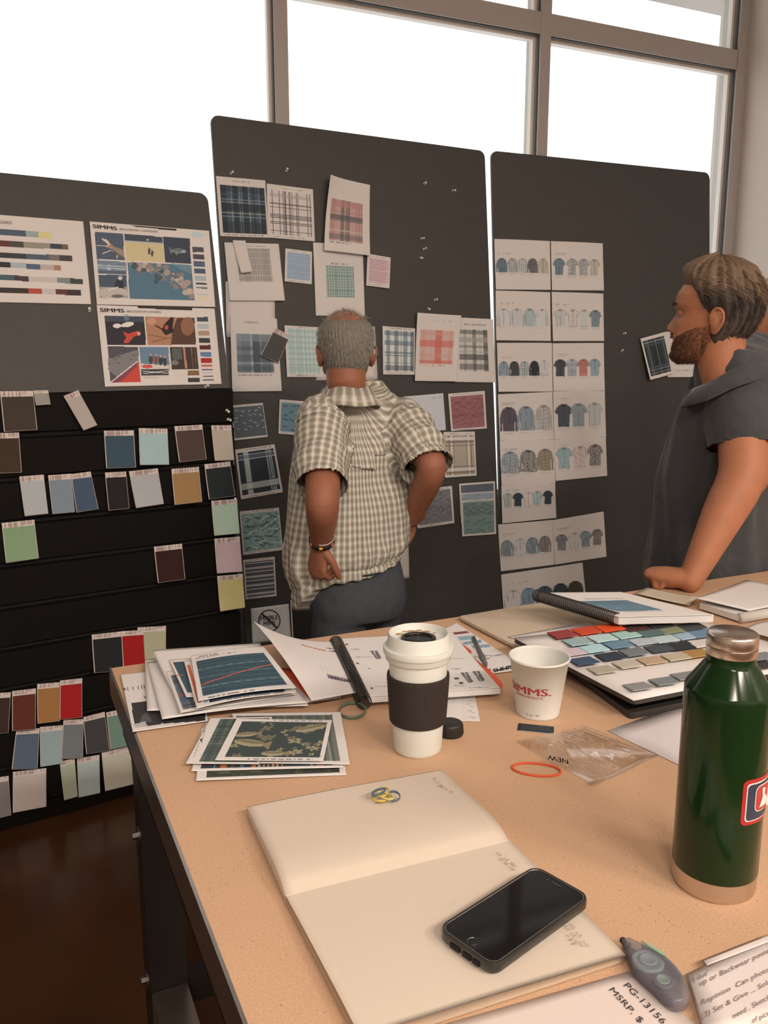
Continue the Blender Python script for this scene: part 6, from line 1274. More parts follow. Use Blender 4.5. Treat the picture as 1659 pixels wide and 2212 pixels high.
# ---- head: horizontal slices shaped by a measured profile, with features pushed out of it
HZ = [0, .008, .021, .035, .049, .059, .068, .081, .10, .123, .131, .146, .17, .195, .215, .230, .238]
HF = [.080, .092, .101, .0975, .0985, .0955, .1005, .0965, .093, .0885, .0905, .0975, .0940, .0800, .0580, .0300, .000]
HB = [.020, .010, -.008, -.022, -.038, -.052, -.064, -.080, -.093, -.101, -.103, -.105, -.101, -.088, -.068, -.040, -.004]
HW = [.012, .030, .044, .051, .056, .059, .0615, .0645, .068, .0705, .072, .0745, .0755, .068, .052, .030, .004]
def head_pt(z, th, extra=0.0, face=True):
    f, b, w = np.interp(z, HZ, HF), np.interp(z, HZ, HB), np.interp(z, HZ, HW)
    c = (f + b) / 2; c = np.where(True, np.clip(c, b, .02), c); cs, sn = np.cos(th), np.sin(th)
    e = np.where(cs > 0, .80, .95)
    x = c + np.where(cs > 0, (f - c), (c - b)) * np.sign(cs) * np.abs(cs) ** e; y = w * np.sign(sn) * np.abs(sn) ** .88
    if face:
        fr = np.clip(cs, 0, 1); g = lambda a, y0, z0, sy, sz: a * np.exp(-((np.abs(y) - y0) / sy) ** 2 - ((z - z0) / sz) ** 2) * (fr > .15)
        nose = np.interp(z, [.074, .079, .086, .093, .105, .120, .134, .142], [0, .010, .022, .0235, .0165, .0085, .002, 0]) * np.exp(-(y / np.interp(z, [.078, .095, .135], [.0125, .0095, .007])) ** 2)
        x = x + fr * nose + g(.006, .013, .083, .006, .006) + g(-.011, .032, .122, .014, .010) + g(.0035, .030, .144, .024, .006) + g(.004, .040, .098, .016, .014) + g(.0035, 0, .0655, .020, .004) + g(.004, 0, .0515, .018, .0045) + g(-.004, 0, .0585, .022, .0022) + g(.004, 0, .018, .016, .012)
    q = np.stack([x, y, z], -1)
    if np.any(extra):
        d = np.stack([x - np.interp(z, HZ, np.array(HF) * .2), y, (z - .13) * .9], -1); d /= np.linalg.norm(d, axis=-1, keepdims=True) + 1e-9; q = q + d * np.asarray(extra)[..., None]
    return q
def head_grid(nz=84, nt=120, extra=None, face=True):
    zz = .238 * (1 - np.cos(np.linspace(0.02, math.pi - .02, nz))) / 2; th = np.linspace(0, 2 * math.pi, nt, endpoint=False)
    Z, Tt = np.meshgrid(zz, th, indexing='ij'); return Z, Tt, head_pt(Z, Tt, 0 if extra is None else extra(Z, Tt), face)
def grid_closed(P):
    nz, nt = P.shape[:2]; V = list(P.reshape(-1, 3)); Fc = [(j * nt + i, j * nt + (i + 1) % nt, (j + 1) * nt + (i + 1) % nt, (j + 1) * nt + i) for j in range(nz - 1) for i in range(nt)]
    return V, Fc + [tuple(range(nt))[::-1], tuple(range((nz - 1) * nt, nz * nt))]
class Frame:                                                   # head space (forward, left, up) to world
    def __init__(s, origin, heading, scale=1.0, pitch=0.0, roll=0.0):
        a = math.radians(heading); f = np.array([math.sin(a), math.cos(a), 0]); l = np.array([-f[1], f[0], 0]); u = z_.copy()
        p = math.radians(pitch); f, u = f * math.cos(p) + u * math.sin(p), u * math.cos(p) - f * math.sin(p)
        r = math.radians(roll); l, u = l * math.cos(r) + u * math.sin(r), u * math.cos(r) - l * math.sin(r)
        s.f, s.l, s.u, s.s = f, l, u, scale; s.o = np.asarray(origin) - (u * .100) * scale      # origin: middle of the ear axis
    def __call__(s, q): q = np.asarray(q, float); return s.o + s.s * (q[..., :1] * s.f + q[..., 1:2] * s.l + q[..., 2:3] * s.u)
    def inv(s, P): d = (np.asarray(P) - s.o) / s.s; return np.stack([d @ s.f, d @ s.l, d @ s.u], -1)
def ear_shapes(F, side):
    b = np.array([-.012, .071 * side, .102]); V = []
    rim = [(.004, .000, -.026), (.008, .006, -.006), (.010, .009, .014), (.002, .014, .028), (-.010, .017, .030), (-.020, .018, .018), (-.020, .016, .000), (-.012, .012, -.016), (-.002, .007, -.028), (.004, .002, -.026)]
    P = [F(b + np.array([x, y * side, z])) for x, y, z in rim]
    out = [limb(P, [.0045 * F.s] * len(P), 8, k=3)]
    c = F(b + np.array([-.006, .006 * side, .002])); n = F.l * side * .94 - F.f * .34; a = F.f * .94 + F.l * side * .34
    out.append(ellip(c, [a * .0135 * F.s, F.u * .026 * F.s, n * .0065 * F.s])); return out
def strands(name, F, roots, dirs, length, rad, m, parent, seed, droop=.25, seg=4, wave=.12, flat=None):
    r = np.random.RandomState(seed); V = []; Fc = []; mid_ = F((-.005, 0, .12))
    for p, d in zip(roots, dirs):
        if flat is not None: o = (p - mid_) / np.linalg.norm(p - mid_); d = d - o * (d @ o); d = d / np.linalg.norm(d) + o * flat
        L = length * r.uniform(.6, 1.25); q = p.copy(); d = d / np.linalg.norm(d); a = np.cross(d, r.randn(3)); a /= np.linalg.norm(a); b = np.cross(d, a); n0 = len(V)
        for i in range(seg + 1):
            w = rad * (1 - .75 * i / seg) * r.uniform(.8, 1.2)
            for t in (0, 2.094, 4.189): V.append(q + a * w * math.cos(t) + b * w * math.sin(t))
            d = d + np.array([0, 0, -droop / seg]) + r.randn(3) * wave / seg; d /= np.linalg.norm(d); q = q + d * L / seg
        for i in range(seg):
            for k in range(3): Fc.append((n0 + i * 3 + k, n0 + i * 3 + (k + 1) % 3, n0 + i * 3 + 3 + (k + 1) % 3, n0 + i * 3 + 3 + k))
    o = new(name, V, Fc, m, parent, True); o['kind'] = 'stuff'; return o
def hand(w, d, n, thumb, curl=(25, 35, 25), size=1.0, tcurl=.35, spread=.05, back=.03, fat=1.0):
    """w wrist, d towards the knuckles, n out of the palm, thumb=+1/-1 side"""
    d = d / np.linalg.norm(d); n = n - d * (n @ d); n /= np.linalg.norm(n); s = np.cross(n, d) * thumb; S = size; out = []
    out.append(limb([w - d * back * S, w, w + d * .035 * S, w + d * .07 * S, w + d * .086 * S], [(.026 * S, .021 * S * fat), (.027 * S, .019 * S * fat), (.036 * S, .017 * S * fat), (.041 * S, .0145 * S * fat), (.039 * S, .012 * S * fat)], 16, ref=n))
    out.append(ellip(w + d * .035 * S + s * .02 * S + n * .008 * S, [d * .032 * S, s * .017 * S, n * .014 * S]))
    for k, (off, L) in enumerate(((.031, .074), (.0105, .083), (-.0105, .077), (-.030, .062))):
        p = w + d * (.082 - .004 * (k in (0, 3)) - .004 * (k == 3)) * S + s * off * S; P = [p - d * .012 * S, p]; a = 0; R0 = (.0098 if k < 3 else .0086) * S; rad = [R0 * 1.05, R0 * 1.08]
        for c, fl in zip(curl, (.45, .30, .25)):
            a += math.radians(c * (1 + .06 * k)); dd = d * math.cos(a) + n * math.sin(a) + s * spread * (1.2 - k * .8); P.append(P[-1] + dd * L * fl * S); rad.append(R0 * (1 - .09 * (len(rad) - 1)))
        out.append(limb(P, rad, 10, ref=s, k=4))
    p = w + d * .018 * S + s * .024 * S; e = d * .62 + s * .70 + n * .30; P = [p, p + e * .030 * S]
    for k, L in enumerate((.034, .027)): e = e * (1 - tcurl) + d * tcurl * .8 + n * tcurl * .5 - s * tcurl * .35; e /= np.linalg.norm(e); P.append(P[-1] + e * L * S)
    out.append(limb(P, [.0135 * S, .0125 * S, .011 * S, .009 * S], 10, k=4)); return out
def skin_mat(name, c, dark):
    m = mat(name, c, .5, var=.16, scale=26, bump=.12, bscale=420, spec=.35); b = m.node_tree.nodes['Principled BSDF']
    b.inputs['Subsurface Weight'].default_value = .12; b.inputs['Subsurface Radius'].default_value = (.012, .005, .003); b.inputs['Subsurface Scale'].default_value = .5; return m
def cloth_rings(rows, n=96):
    """rows: (centre, half width, half depth, exponent[, yaw]) -> closed loft"""
    Q = spline([np.concatenate([np.asarray(c, float), [a, b, e, (y[0] if y else 0)]]) for (c, a, b, e, *y) in rows], 5); V = []; m = len(Q)
    for q in Q:
        for i in range(n):
            t = 2 * math.pi * i / n; x = q[3] * math.copysign(abs(math.cos(t)) ** (2 / q[5]), math.cos(t)); y = q[4] * math.copysign(abs(math.sin(t)) ** (2 / q[5]), math.sin(t)); cy, sy = math.cos(q[6]), math.sin(q[6])
            V.append(q[:3] + np.array([x * cy - y * sy, x * sy + y * cy, 0]))
    Fc = [(j * n + i, j * n + (i + 1) % n, (j + 1) * n + (i + 1) % n, (j + 1) * n + i) for j in range(m - 1) for i in range(n)]
    return V, Fc + [tuple(range(n))[::-1], tuple(range((m - 1) * n, m * n))]
def shoe(c, heading, m, parent, side):
    a = math.radians(heading); f = np.array([math.sin(a), math.cos(a), 0]); l = np.array([-f[1], f[0], 0]); c = np.asarray(c) * [1, 1, 0]
    o = union('shoe', [limb([c - f * .07 + z_ * .045, c + z_ * .045, c + f * .09 + z_ * .036, c + f * .17 + z_ * .03], [(.036, .042), (.040, .043), (.046, .034), (.036, .026)], 14, ref=z_), limb([c - f * .06 + z_ * .05, c - f * .04 + z_ * .11], [.038, .045], 14)], .009, 3, m, parent)
    v, _ = coords(o); v[:, 2] = np.maximum(v[:, 2], .012); setco(o, v)
    MB().prism([c + f * x + l * y + z_ * .0005 for x, y in ((-.105, -.03), (-.08, -.043), (.06, -.049), (.16, -.046), (.20, -.02), (.20, .02), (.16, .046), (.06, .049), (-.08, .043), (-.105, .03))][::-1], z_ * .02).build('sole', mat('shoe_sole', (.05, .045, .04), .8), o); return o
def project_tube(v, P):
    """nearest place along a joint chain: (distance along, distance off)"""
    best = np.full(len(v), 1e9); al = np.zeros(len(v)); acc = 0
    for a, b in zip(P[:-1], P[1:]):
        d = b - a; L = np.linalg.norm(d); t = np.clip((v - a) @ d / L / L, 0, 1); q = np.linalg.norm(v - a - t[:, None] * d, axis=1); m = q < best; best[m] = q[m]; al[m] = acc + t[m] * L; acc += L
    return al, best
def islands(o):                                                # keep only the largest connected piece
    bm = bmesh.new(); bm.from_mesh(o.data); seen = set(); best = []
    for f in bm.faces:
        if f in seen: continue
        st = [f]; seen.add(f); comp = []
        while st:
            g = st.pop(); comp.append(g)
            for e in g.edges:
                for k in e.link_faces:
                    if k not in seen: seen.add(k); st.append(k)
        if len(comp) > len(best): best = comp
    kp = set(best); bmesh.ops.delete(bm, geom=[f for f in bm.faces if f not in kp], context='FACES'); bm.to_mesh(o.data); bm.free(); o.data.update()
def cut_end(o, c, nrm, r, tol=.012):                            # open the flat cap at the end of a sleeve, trouser leg or neck
    fc, fn = fcenters(o); nrm = nrm / np.linalg.norm(nrm); d = fc - c
    keep_faces(o, ~((d @ nrm > -tol) & (d @ nrm < .03) & (fn @ nrm > .45) & (np.linalg.norm(d - np.outer(d @ nrm, nrm), axis=1) < r)))

# ================= the older man, seen from behind
def Z8(x, y, d): return W(580 + x / 2.99, 640 + y / 2.99, d)
M_SKIN1 = skin_mat('tanned_skin', alb((146, 82, 55)), None); M_HAIRG = mat('grey_hair', alb((150, 138, 124)), .7, var=.3, scale=120); M_HAIRD = mat('dark_grey_hair', alb((100, 88, 76)), .7, var=.3, scale=120)
F1 = Frame(W(746, 771, 2.68), 14, 1.06, 2)
ls, le, lw = Z8(355, 800, 2.63), Z8(348, 1320, 2.43), Z8(343, 1590, 2.56)
rsh, re_, rw = Z8(848, 805, 2.78), Z8(1062, 1095, 2.62), Z8(930, 1430, 2.80)
tc = W(757, 1000, 2.70)
HIP = W(765, 1215, 2.78)
def t1(y, u0, u1, k=.70, e=2.3, dd=0.0):
    c = W((u0 + u1) / 2, y, 2.76 + dd); w = (u1 - u0) / 2 / FPX * 2.70; return (c, w * 1.03, w * k, e)
feet1 = [np.array([HIP[0] - .10, HIP[1] + .02, 0]), np.array([HIP[0] + .12, HIP[1] + .10, 0])]
Z, Tt, HP = head_grid()
body = [grid_closed(F1(HP)), limb([F1((-.012, 0, .10)), F1((-.030, 0, .02)), W(768, 850, 2.755)], [.062, .062, .056], 30)]
for sd in (1, -1): body += ear_shapes(F1, sd)
body += [limb([ls + (rsh - ls) * .2 + np.array([0, .05, 0]), ls + np.array([.0, .01, -.01]), ls * .4 + le * .6, le, le * .55 + lw * .45, lw], [.05, .055, .053, .050, .045, .032], 30, k=8, soft=14)]
body += [limb([rsh * .8 + ls * .2 + np.array([0, .04, 0]), rsh + np.array([0, .01, -.01]), rsh * .4 + re_ * .6, re_, re_ * .55 + rw * .45, rw], [.05, .053, .050, .047, .043, .030], 30, k=8, soft=14)]
body += [limb([ls, (ls + rsh) / 2 - z_ * .01 + np.array([0, .05, 0]), rsh], [.045, .05, .045], 16), limb([W(765, 905, 2.77), W(757, 1000, 2.79), HIP], [(.09, .045), (.12, .065), (.12, .07)], 20, ref=(0, 1, 0))]
for k, ft in enumerate(feet1): body.append(limb([HIP + np.array([(-.08, .08)[k], 0, -.05]), (HIP + np.array([(-.09, .09)[k], 0, 0])) * .5 + ft * .5, ft + z_ * .09], [.05, .042, .035], 14))
hd = Z8(322, 1700, 2.575) - lw
body += hand(lw + hd * .08, hd, np.array([.88, .30, .1]), -1, (48, 70, 45), 1.02)
body += hand(rw, np.array([-.55, .55, -.5]), np.array([-.6, -.2, -.6]), 1, (20, 30, 25), 1.0)
man1 = union('person', body, .0042, 4, M_SKIN1); tag(man1, 'older grey-haired person in a checked shirt, hands on hips, seen from behind', 'person')
# shirt
def plaid_cloth():
    m, nt, b = principled('checked_shirt_cloth'); uv = nt.nodes.new('ShaderNodeUVMap'); uv.uv_map = 'weave'; sp = nt.nodes.new('ShaderNodeSeparateXYZ'); nt.links.new(uv.outputs[0], sp.inputs[0])
    def wave(sock, per, lo, hi, ph=0.0):
        a = nt.nodes.new('ShaderNodeMath'); a.operation = 'MULTIPLY_ADD'; a.inputs[1].default_value = 6.2832 / per; a.inputs[2].default_value = ph; nt.links.new(sock, a.inputs[0])
        s = nt.nodes.new('ShaderNodeMath'); s.operation = 'SINE'; nt.links.new(a.outputs[0], s.inputs[0])
        r = nt.nodes.new('ShaderNodeMapRange'); r.interpolation_type = 'SMOOTHSTEP'; r.inputs[1].default_value = lo; r.inputs[2].default_value = hi; nt.links.new(s.outputs[0], r.inputs[0]); return r.outputs[0]
    def mix(fac, a, c, k):
        mu = nt.nodes.new('ShaderNodeMath'); mu.operation = 'MULTIPLY'; mu.inputs[1].default_value = k; nt.links.new(fac, mu.inputs[0])
        x = nt.nodes.new('ShaderNodeMix'); x.data_type = 'RGBA'; nt.links.new(mu.outputs[0], x.inputs[0])
        if isinstance(a, tuple): x.inputs[6].default_value = a
        else: nt.links.new(a, x.inputs[6])
        x.inputs[7].default_value = c; return x.outputs[2]
    A_ = lambda c: (*alb(c), 1)
    p = .0235; v, h = wave(sp.outputs[0], p, -.35, .55), wave(sp.outputs[1], p, -.35, .55)
    c = mix(v, A_((168, 152, 134)), A_((118, 102, 84)), .66); c = mix(h, c, A_((112, 96, 78)), .46); c = mix(wave(sp.outputs[0], p, .86, .97, 3.14), c, A_((196, 180, 164)), .7); c = mix(wave(sp.outputs[1], p, .86, .97, 3.14), c, A_((190, 174, 158)), .22)
    nt.links.new(c, b.inputs['Base Color']); b.inputs['Roughness'].default_value = .85; b.inputs['Specular IOR Level'].default_value = .2
    n = nt.nodes.new('ShaderNodeTexNoise'); n.inputs['Scale'].default_value = 34; tcn = nt.nodes.new('ShaderNodeTexCoord'); mp = nt.nodes.new('ShaderNodeMapping'); mp.inputs['Scale'].default_value = (1, 1, .45); nt.links.new(tcn.outputs['Object'], mp.inputs[0]); nt.links.new(mp.outputs[0], n.inputs[0])
    bp = nt.nodes.new('ShaderNodeBump'); bp.inputs['Strength'].default_value = .5; bp.inputs['Distance'].default_value = .012; nt.links.new(n.outputs[0], bp.inputs['Height']); nt.links.new(bp.outputs[0], b.inputs['Normal']); return m
M_CHECK = plaid_cloth()
rows = [t1(1236, 632, 868, .68), t1(1215, 624, 873, .68), t1(1195, 618, 879, .68), t1(1150, 616, 890, .68), t1(1085, 620, 893, .7), t1(1020, 624, 890, .7), t1(970, 632, 893, .7, 2.4), t1(925, 648, 893, .66, 2.4), t1(890, 662, 886, .6, 2.2), t1(864, 676, 868, .58, 2.1), t1(846, 692, 848, .66, 2, -.02), t1(832, 706, 836, .8, 2, -.04), t1(822, 714, 826, .9, 2, -.05)]
lh, rh = Z8(342, 1228, 2.470), Z8(1028, 1106, 2.640)               # hem centres of the two sleeves
LS = [ls + (rsh - ls) * .12 + z_ * .005, ls, ls * .5 + lh * .5 + np.array([-.004, 0, .0]), lh]; RS = [rsh + (ls - rsh) * .12 + z_ * .005, rsh, rsh * .45 + rh * .55 + z_ * .02, rh]
def flat_tube(P, R, n=28):
    Q = spline([np.append(p, r) for p, r in zip(P, R)], 6); return tube_geo([q[:3] for q in Q], [q[3] for q in Q], n)
shirt1 = union('shirt', [cloth_rings(rows), flat_tube(LS, [.066, .082, .082, .079]), flat_tube(RS, [.062, .080, .082, .080])], .0055, 5, M_CHECK, man1)
def weave_uv(o, cx, LSs, RSs, cut=.06):
    fc, fn = fcenters(o); la, ld = project_tube(fc, LSs); ra, rd = project_tube(fc, RSs); on_l = (la > cut) & (ld < .11); on_r = (ra > cut) & (rd < .11)
    nl = len(o.data.loops); li = np.empty(nl, np.int32); o.data.loops.foreach_get('vertex_index', li); v, _ = coords(o); L = v[li]; fi = np.repeat(np.arange(len(fc)), [p.loop_total for p in o.data.polygons])
    th = np.arctan2(L[:, 0] - cx[0], -(L[:, 1] - cx[1])); tf = np.arctan2(fc[:, 0] - cx[0], -(fc[:, 1] - cx[1]))[fi]; th = tf + (th - tf + np.pi) % (2 * np.pi) - np.pi
    U = th * np.interp(L[:, 2], [rows[0][0][2], tc[2], rows[-4][0][2], rows[-2][0][2]], [.185, .185, .15, .095]); Vv = L[:, 2].copy()
    for on_, P in ((on_l[fi], LSs), (on_r[fi], RSs)):
        a, b = P[0], P[-1]; d = (b - a) / np.linalg.norm(b - a); e = np.cross(d, (0, 1.0, 0)); e /= np.linalg.norm(e); g = np.cross(d, e); q = L - a
        ph = np.arctan2(q @ e, -(q @ g)); qf = fc[fi] - a; pf = np.arctan2(qf @ e, -(qf @ g)); ph = pf + (ph - pf + np.pi) % (2 * np.pi) - np.pi
        U = np.where(on_, ph * .080, U); Vv = np.where(on_, q @ d, Vv)
    ly = o.data.uv_layers.new(name='weave'); ly.data.foreach_set('uv', np.stack([U, Vv], -1).ravel().astype(np.float32))
v, n = coords(shirt1); zz = v[:, 2]; th = np.arctan2(v[:, 0] - tc[0], -(v[:, 1] - tc[1])); zh = rows[0][0][2]
la, ld = project_tube(v, LS); ra, rd = project_tube(v, RS); sl_ = ((la > .09) & (ld < .1)) | ((ra > .09) & (rd < .1)); w_t = np.where(sl_, 0, 1.0)
hk = np.clip((zz - zh) / .12, 0, 1)
disp = w_t * (.0045 * nz3(v * [1, 1, .35], 16, 1) + .0030 * np.sin(th * 17 + 9 * zz + 2 * np.sin(zz * 14)) * (1 - .5 * hk) + .006 * np.exp(-((zz - zh - .075) / .035) ** 2) * (1 + np.sin(th * 13 + 1)) - .007 * np.exp(-((zz - zh - .030) / .012) ** 2) + .0025 * np.sin(zz * 420 + th * 3) * np.exp(-((zz - zh - .03) / .03) ** 2))
dg_ = (v - ls) @ np.array([.5, 0, -.86]); disp += w_t * .006 * np.sin(dg_ * 46 + nz3(v, 9, 5) * 1.5) * np.exp(-((v[:, 0] - ls[0] - .10) / .09) ** 2 - ((zz - ls[2] + .10) / .16) ** 2)
disp += (1 - w_t) * (.0055 * np.sin(la * 62 + 3.5 * nz3(v, 14, 3)) * np.clip((la - .07) / .1, 0, 1) * (ld < .1) * .6 + .006 * np.sin(ra * 75 + 3 * nz3(v, 14, 4)) * (rd < .1) + .004 * nz3(v, 22, 8))
v = v + n * disp[:, None]
tail = np.exp(-((((th + 1.75) + np.pi) % (2 * np.pi) - np.pi) / .55) ** 2) * w_t; v[:, 2] -= .115 * tail * np.clip(1 - (zz - zh) / .10, 0, 1)
right_up = np.clip(np.sin(th), 0, 1) * w_t; v[:, 2] += .035 * right_up * np.clip(1 - (zz - zh) / .10, 0, 1)
setco(shirt1, v); weave_uv(shirt1, tc, LS, RS)
cut_end(shirt1, lh, lh - LS[-2], .112); cut_end(shirt1, rh, rh - RS[-2], .108)
# vented back yoke: a second layer over the shoulders
yk = link('back_yoke', shirt1.data.copy(), None, man1); fc, fn = fcenters(yk); zy = W(800, 1014, 2.6)[2]; la, ld = project_tube(fc, LS); ra, rd = project_tube(fc, RS)
xr = fc[:, 0] - tc[0]; line = zy + np.where(xr > .045, .035 + .03 * (xr - .045), np.where(xr > -.02, .0 - .15 * (xr), .006))
keep_faces(yk, (fn[:, 1] < .1) & (fc[:, 2] > line) & (fc[:, 2] < rows[-3][0][2] - .01) & ~((la > .085) & (ld < .11)) & ~((ra > .085) & (rd < .11)))
islands(yk); v, n = coords(yk); v = v + n * (.003 + .006 * np.clip(1 - (v[:, 2] - zy) / .06, 0, 1) * (1 + .4 * np.sin(v[:, 0] * 55)))[:, None]; setco(yk, v); solidify(yk, .0018); solidify(shirt1, .0018)
# collar
nk = F1((-.034, 0, -.040)); V = []; Fc = []; N = 72; pf_ = [(.066, .022), (.070, .046), (.078, .047), (.092, .020), (.104, -.006), (.100, -.008)]
for (r, z) in pf_:
    for i in range(N):
        t = 2 * math.pi * i / N; d = np.array([math.cos(t), math.sin(t), 0]); fy_ = d @ F1.f
        V.append(nk + d * r * (1 + .10 * abs(fy_)) + z_ * (z - .030 * max(0, fy_) - .012 * fy_ + .003 * math.sin(5 * t)))
Fc = [(j * N + i, j * N + (i + 1) % N, (j + 1) * N + (i + 1) % N, (j + 1) * N + i) for j in range(len(pf_) - 1) for i in range(N)]
co = new('collar', V, Fc, M_CHECK, man1, True); ly = co.data.uv_layers.new(name='weave'); li = np.empty(len(co.data.loops), np.int32); co.data.loops.foreach_get('vertex_index', li); ly.data.foreach_set('uv', np.stack([(li % N) / N * .48, (li // N) * .012], -1).ravel().astype(np.float32)); solidify(co, .002, 0)
# trousers, belt line, pocket
M_TRO = mat('slate_trousers', alb((60, 58, 64)), .85, var=.25, scale=60, bump=.5, bscale=24, stretch=(1, 1, .4))
hx = HIP * [1, 1, 0]
tr = [(W(765, 1170, 2.78), .140, .095, 2.3), (W(766, 1215, 2.78), .150, .105, 2.3), (W(768, 1262, 2.78), .160, .125, 2.4), (W(770, 1300, 2.78), .160, .125, 2.4), (W(770, 1330, 2.78), .145, .11, 2.4)]
tz = W(770, 1300, 2.70)[2]
def leg_t(k, r): c = feet1[k]; a = W((738, 804)[k], 1300, (2.74, 2.86)[k]); return flat_tube([a + z_ * .05, a, a * .55 + c * .45 + z_ * .02, a * .2 + c * .8, c + z_ * .03], [.088, .096, .082, .075, .078])
trs = union('trousers', [cloth_rings(tr), leg_t(0, 0), leg_t(1, 0)], .008, 4, M_TRO, man1)
v, n = coords(trs); v = v + n * (.006 * nz3(v * [1, 1, .35], 20, 12) + .004 * nz3(v * [1, 1, .3], 45, 13))[:, None]; v[:, 2] = np.maximum(v[:, 2], .02); setco(trs, v)
pk = [W(u, y, 2.665) for u, y in ((770, 1246), (820, 1238))]; MB().tube(spline([pk[0], pk[0] * .5 + pk[1] * .5 - F_ * .012, pk[1]], 5), .0028, 6).build('pocket_welt', mat('dark_welt', alb((44, 42, 46)), .9), trs, smooth=True)
M_SHOE = mat('brown_shoe_leather', (.06, .04, .03), .5)
for k in (0, 1): shoe(feet1[k], 0, M_SHOE, man1, k)
# hair: a short fringe of grey all round the back and sides, thin on the crown
def hair1(Z, Tt):
    cs = np.cos(Tt); side = np.interp(cs, [-1, -.2, .15, .35], [1, 1, .55, 0]); low = np.interp(Z, [.045, .062, .172, .212], [0, 1, .95, .0]); ear = 1 - .8 * np.exp(-((Z - .10) / .035) ** 2 - ((np.abs(np.sin(Tt)) - 1) / .09) ** 2)
    return .0095 * side * low * ear - .003 * (side * low < .08)
_, _, hp = head_grid(110, 160, lambda Z, T_: hair1(Z, T_) + .0018 * np.sin(T_ * 46 + 30 * Z) * (hair1(Z, T_) > .003), False)
V, Fc = grid_closed(F1(hp)); hr = new('hair', V, Fc, M_HAIRD, man1, True)
r = np.random.RandomState(3); roots = []; dirs = []; tops = []; td = []
while len(roots) < 4200:
    z, t = r.uniform(.05, .232), r.uniform(0, 2 * math.pi); e = float(hair1(np.array(z), np.array(t)))
    if e > .0025 and r.rand() < .35 + 60 * e:
        p = head_pt(np.array(z), np.array(t), np.array(e * .55), False); roots.append(F1(p)); c = F1((p[0] * .5, 0, .14)); o = roots[-1] - c; dn = -F1.u * (1.0 if z < .19 else .25) - F1.f * .55; dirs.append(o / np.linalg.norm(o) * .22 + dn * .75 + r.randn(3) * .22)
strands('hair_strands', F1, roots, dirs, .017, .00075, M_HAIRG, man1, 4, .15, 3, .5, .22)
for _ in range(420):
    z, t = r.uniform(.205, .2375), r.uniform(0, 6.28); tops.append(F1(head_pt(np.array(z), np.array(t), np.array(.0005), False))); td.append(F1.u * .25 - F1.f * .6 + F1.l * r.randn() * .5 + r.randn(3) * .2)
strands('thin_crown_hair', F1, tops, td, .024, .0005, M_HAIRG, man1, 6, .3, 4, .5)
# glasses, watch band, ring
MG = mat('glasses_frame', (.03, .028, .028), .4); gl = MB()
for sd in (1, -1):
    gl.tube([F1((-.015, .079 * sd, .118)), F1((.03, .080 * sd, .121)), F1((.085, .066 * sd, .120)), F1((.098, .058 * sd, .119))], .0016 * 1.3, 6)
    gl.tube([F1((.100 - .010 * abs(math.cos(t) * .6 + .5) ** 2, (.034 + .024 * math.cos(t)) * sd, .112 + .019 * math.sin(t))) for t in np.linspace(0, 6.283, 25)[:-1]], .0014, 6, closed=True)
gl.build('glasses', MG, man1, smooth=True)
ax = (lw - le) / np.linalg.norm(lw - le); wc = lw - ax * .012; a1 = np.cross(ax, (0, 1.0, 0)); a1 /= np.linalg.norm(a1); a2 = np.cross(ax, a1)
def wrist_band(c, r, wd, th, m, name, t0=0, t1=6.283):
    P = [c + a1 * r * math.cos(t) + a2 * r * math.sin(t) for t in np.linspace(t0, t1, 36)[:-1 if t1 > 6.2 else None]]; V, Fq = [], []
    for p in P:
        o = (p - c) / np.linalg.norm(p - c); V += [p + ax * wd, p - ax * wd, p - ax * wd + o * th, p + ax * wd + o * th]
    n = len(P); cl = t1 > 6.2
    for i in range(n if cl else n - 1):
        j = (i + 1) % n
        for k in range(4): Fq.append((i * 4 + k, j * 4 + k, j * 4 + (k + 1) % 4, i * 4 + (k + 1) % 4))
    return new(name, V, Fq, m, man1, True)
wb = wrist_band(wc, .0365, .0065, .0028, mat('black_band', (.012, .012, .012), .6), 'wristband')
va = np.array([wc[0], wc[1], 0]) / np.linalg.norm(wc[:2]); t_c = math.atan2(-va @ a2, -va @ a1)
for o, c, nm in ((.05, (222, 150, 40), 'orange_stripe'), (.95, (224, 80, 40), 'orange_clasp'), (-.95, (224, 80, 40), 'orange_clasp')): wrist_band(wc, .0372, .0068, .0028, cmat(c, W_BOARD, .6), nm, t_c + o - .13, t_c + o + .13)
wrist_band(wc - ax * .016, .0372, .0028, .0016, cmat((170, 150, 132), W_BOARD, .6), 'pale_cord', t_c - 2.6, t_c + .2)
# ================= the bearded man leaning on the table
def ZY(x, y, d): return W(1340 + x / 2.837, 520 + y / 2.837, d)
M_SKIN2 = skin_mat('sunburnt_skin', alb((160, 92, 58)), None); M_HB = mat('brown_hair', alb((96, 68, 47)), .6, var=.35, scale=120); M_HBD = mat('dark_brown_hair', alb((58, 44, 36)), .65, var=.35, scale=140); M_HBL = mat('sunlit_brown_hair', alb((134, 102, 74)), .55, var=.3, scale=120)
HEAD2 = -36; F2 = Frame(ZY(577, 505, 2.20), HEAD2, 1.03, 0)
hf = np.array([math.sin(math.radians(HEAD2)), math.cos(math.radians(HEAD2)), 0]); hl = np.array([-hf[1], hf[0], 0]); yw2 = math.atan2(hl[1], hl[0]) + math.pi
Ls, Le, Lw = ZY(735, 850, 2.225), ZY(755, 1425, 2.16), ZY(432, 2035, 2.13)
Lw[2] = .927; tabp = T(1400, 1250)
DT = 2.52
def t2(y, u0, u1, wid, e=2.3): DD = float(np.interp(y, [757, 766, 780, 800, 840, 890, 960, 1030, 1120, 1207], [2.22, 2.23, 2.25, 2.28, 2.33, 2.38, 2.43, 2.47, 2.50, DT])); c = W((u0 + u1) / 2, y, DD); dp = (u1 - u0) / 2 / FPX * DD; return (c, wid, dp, e, yw2)
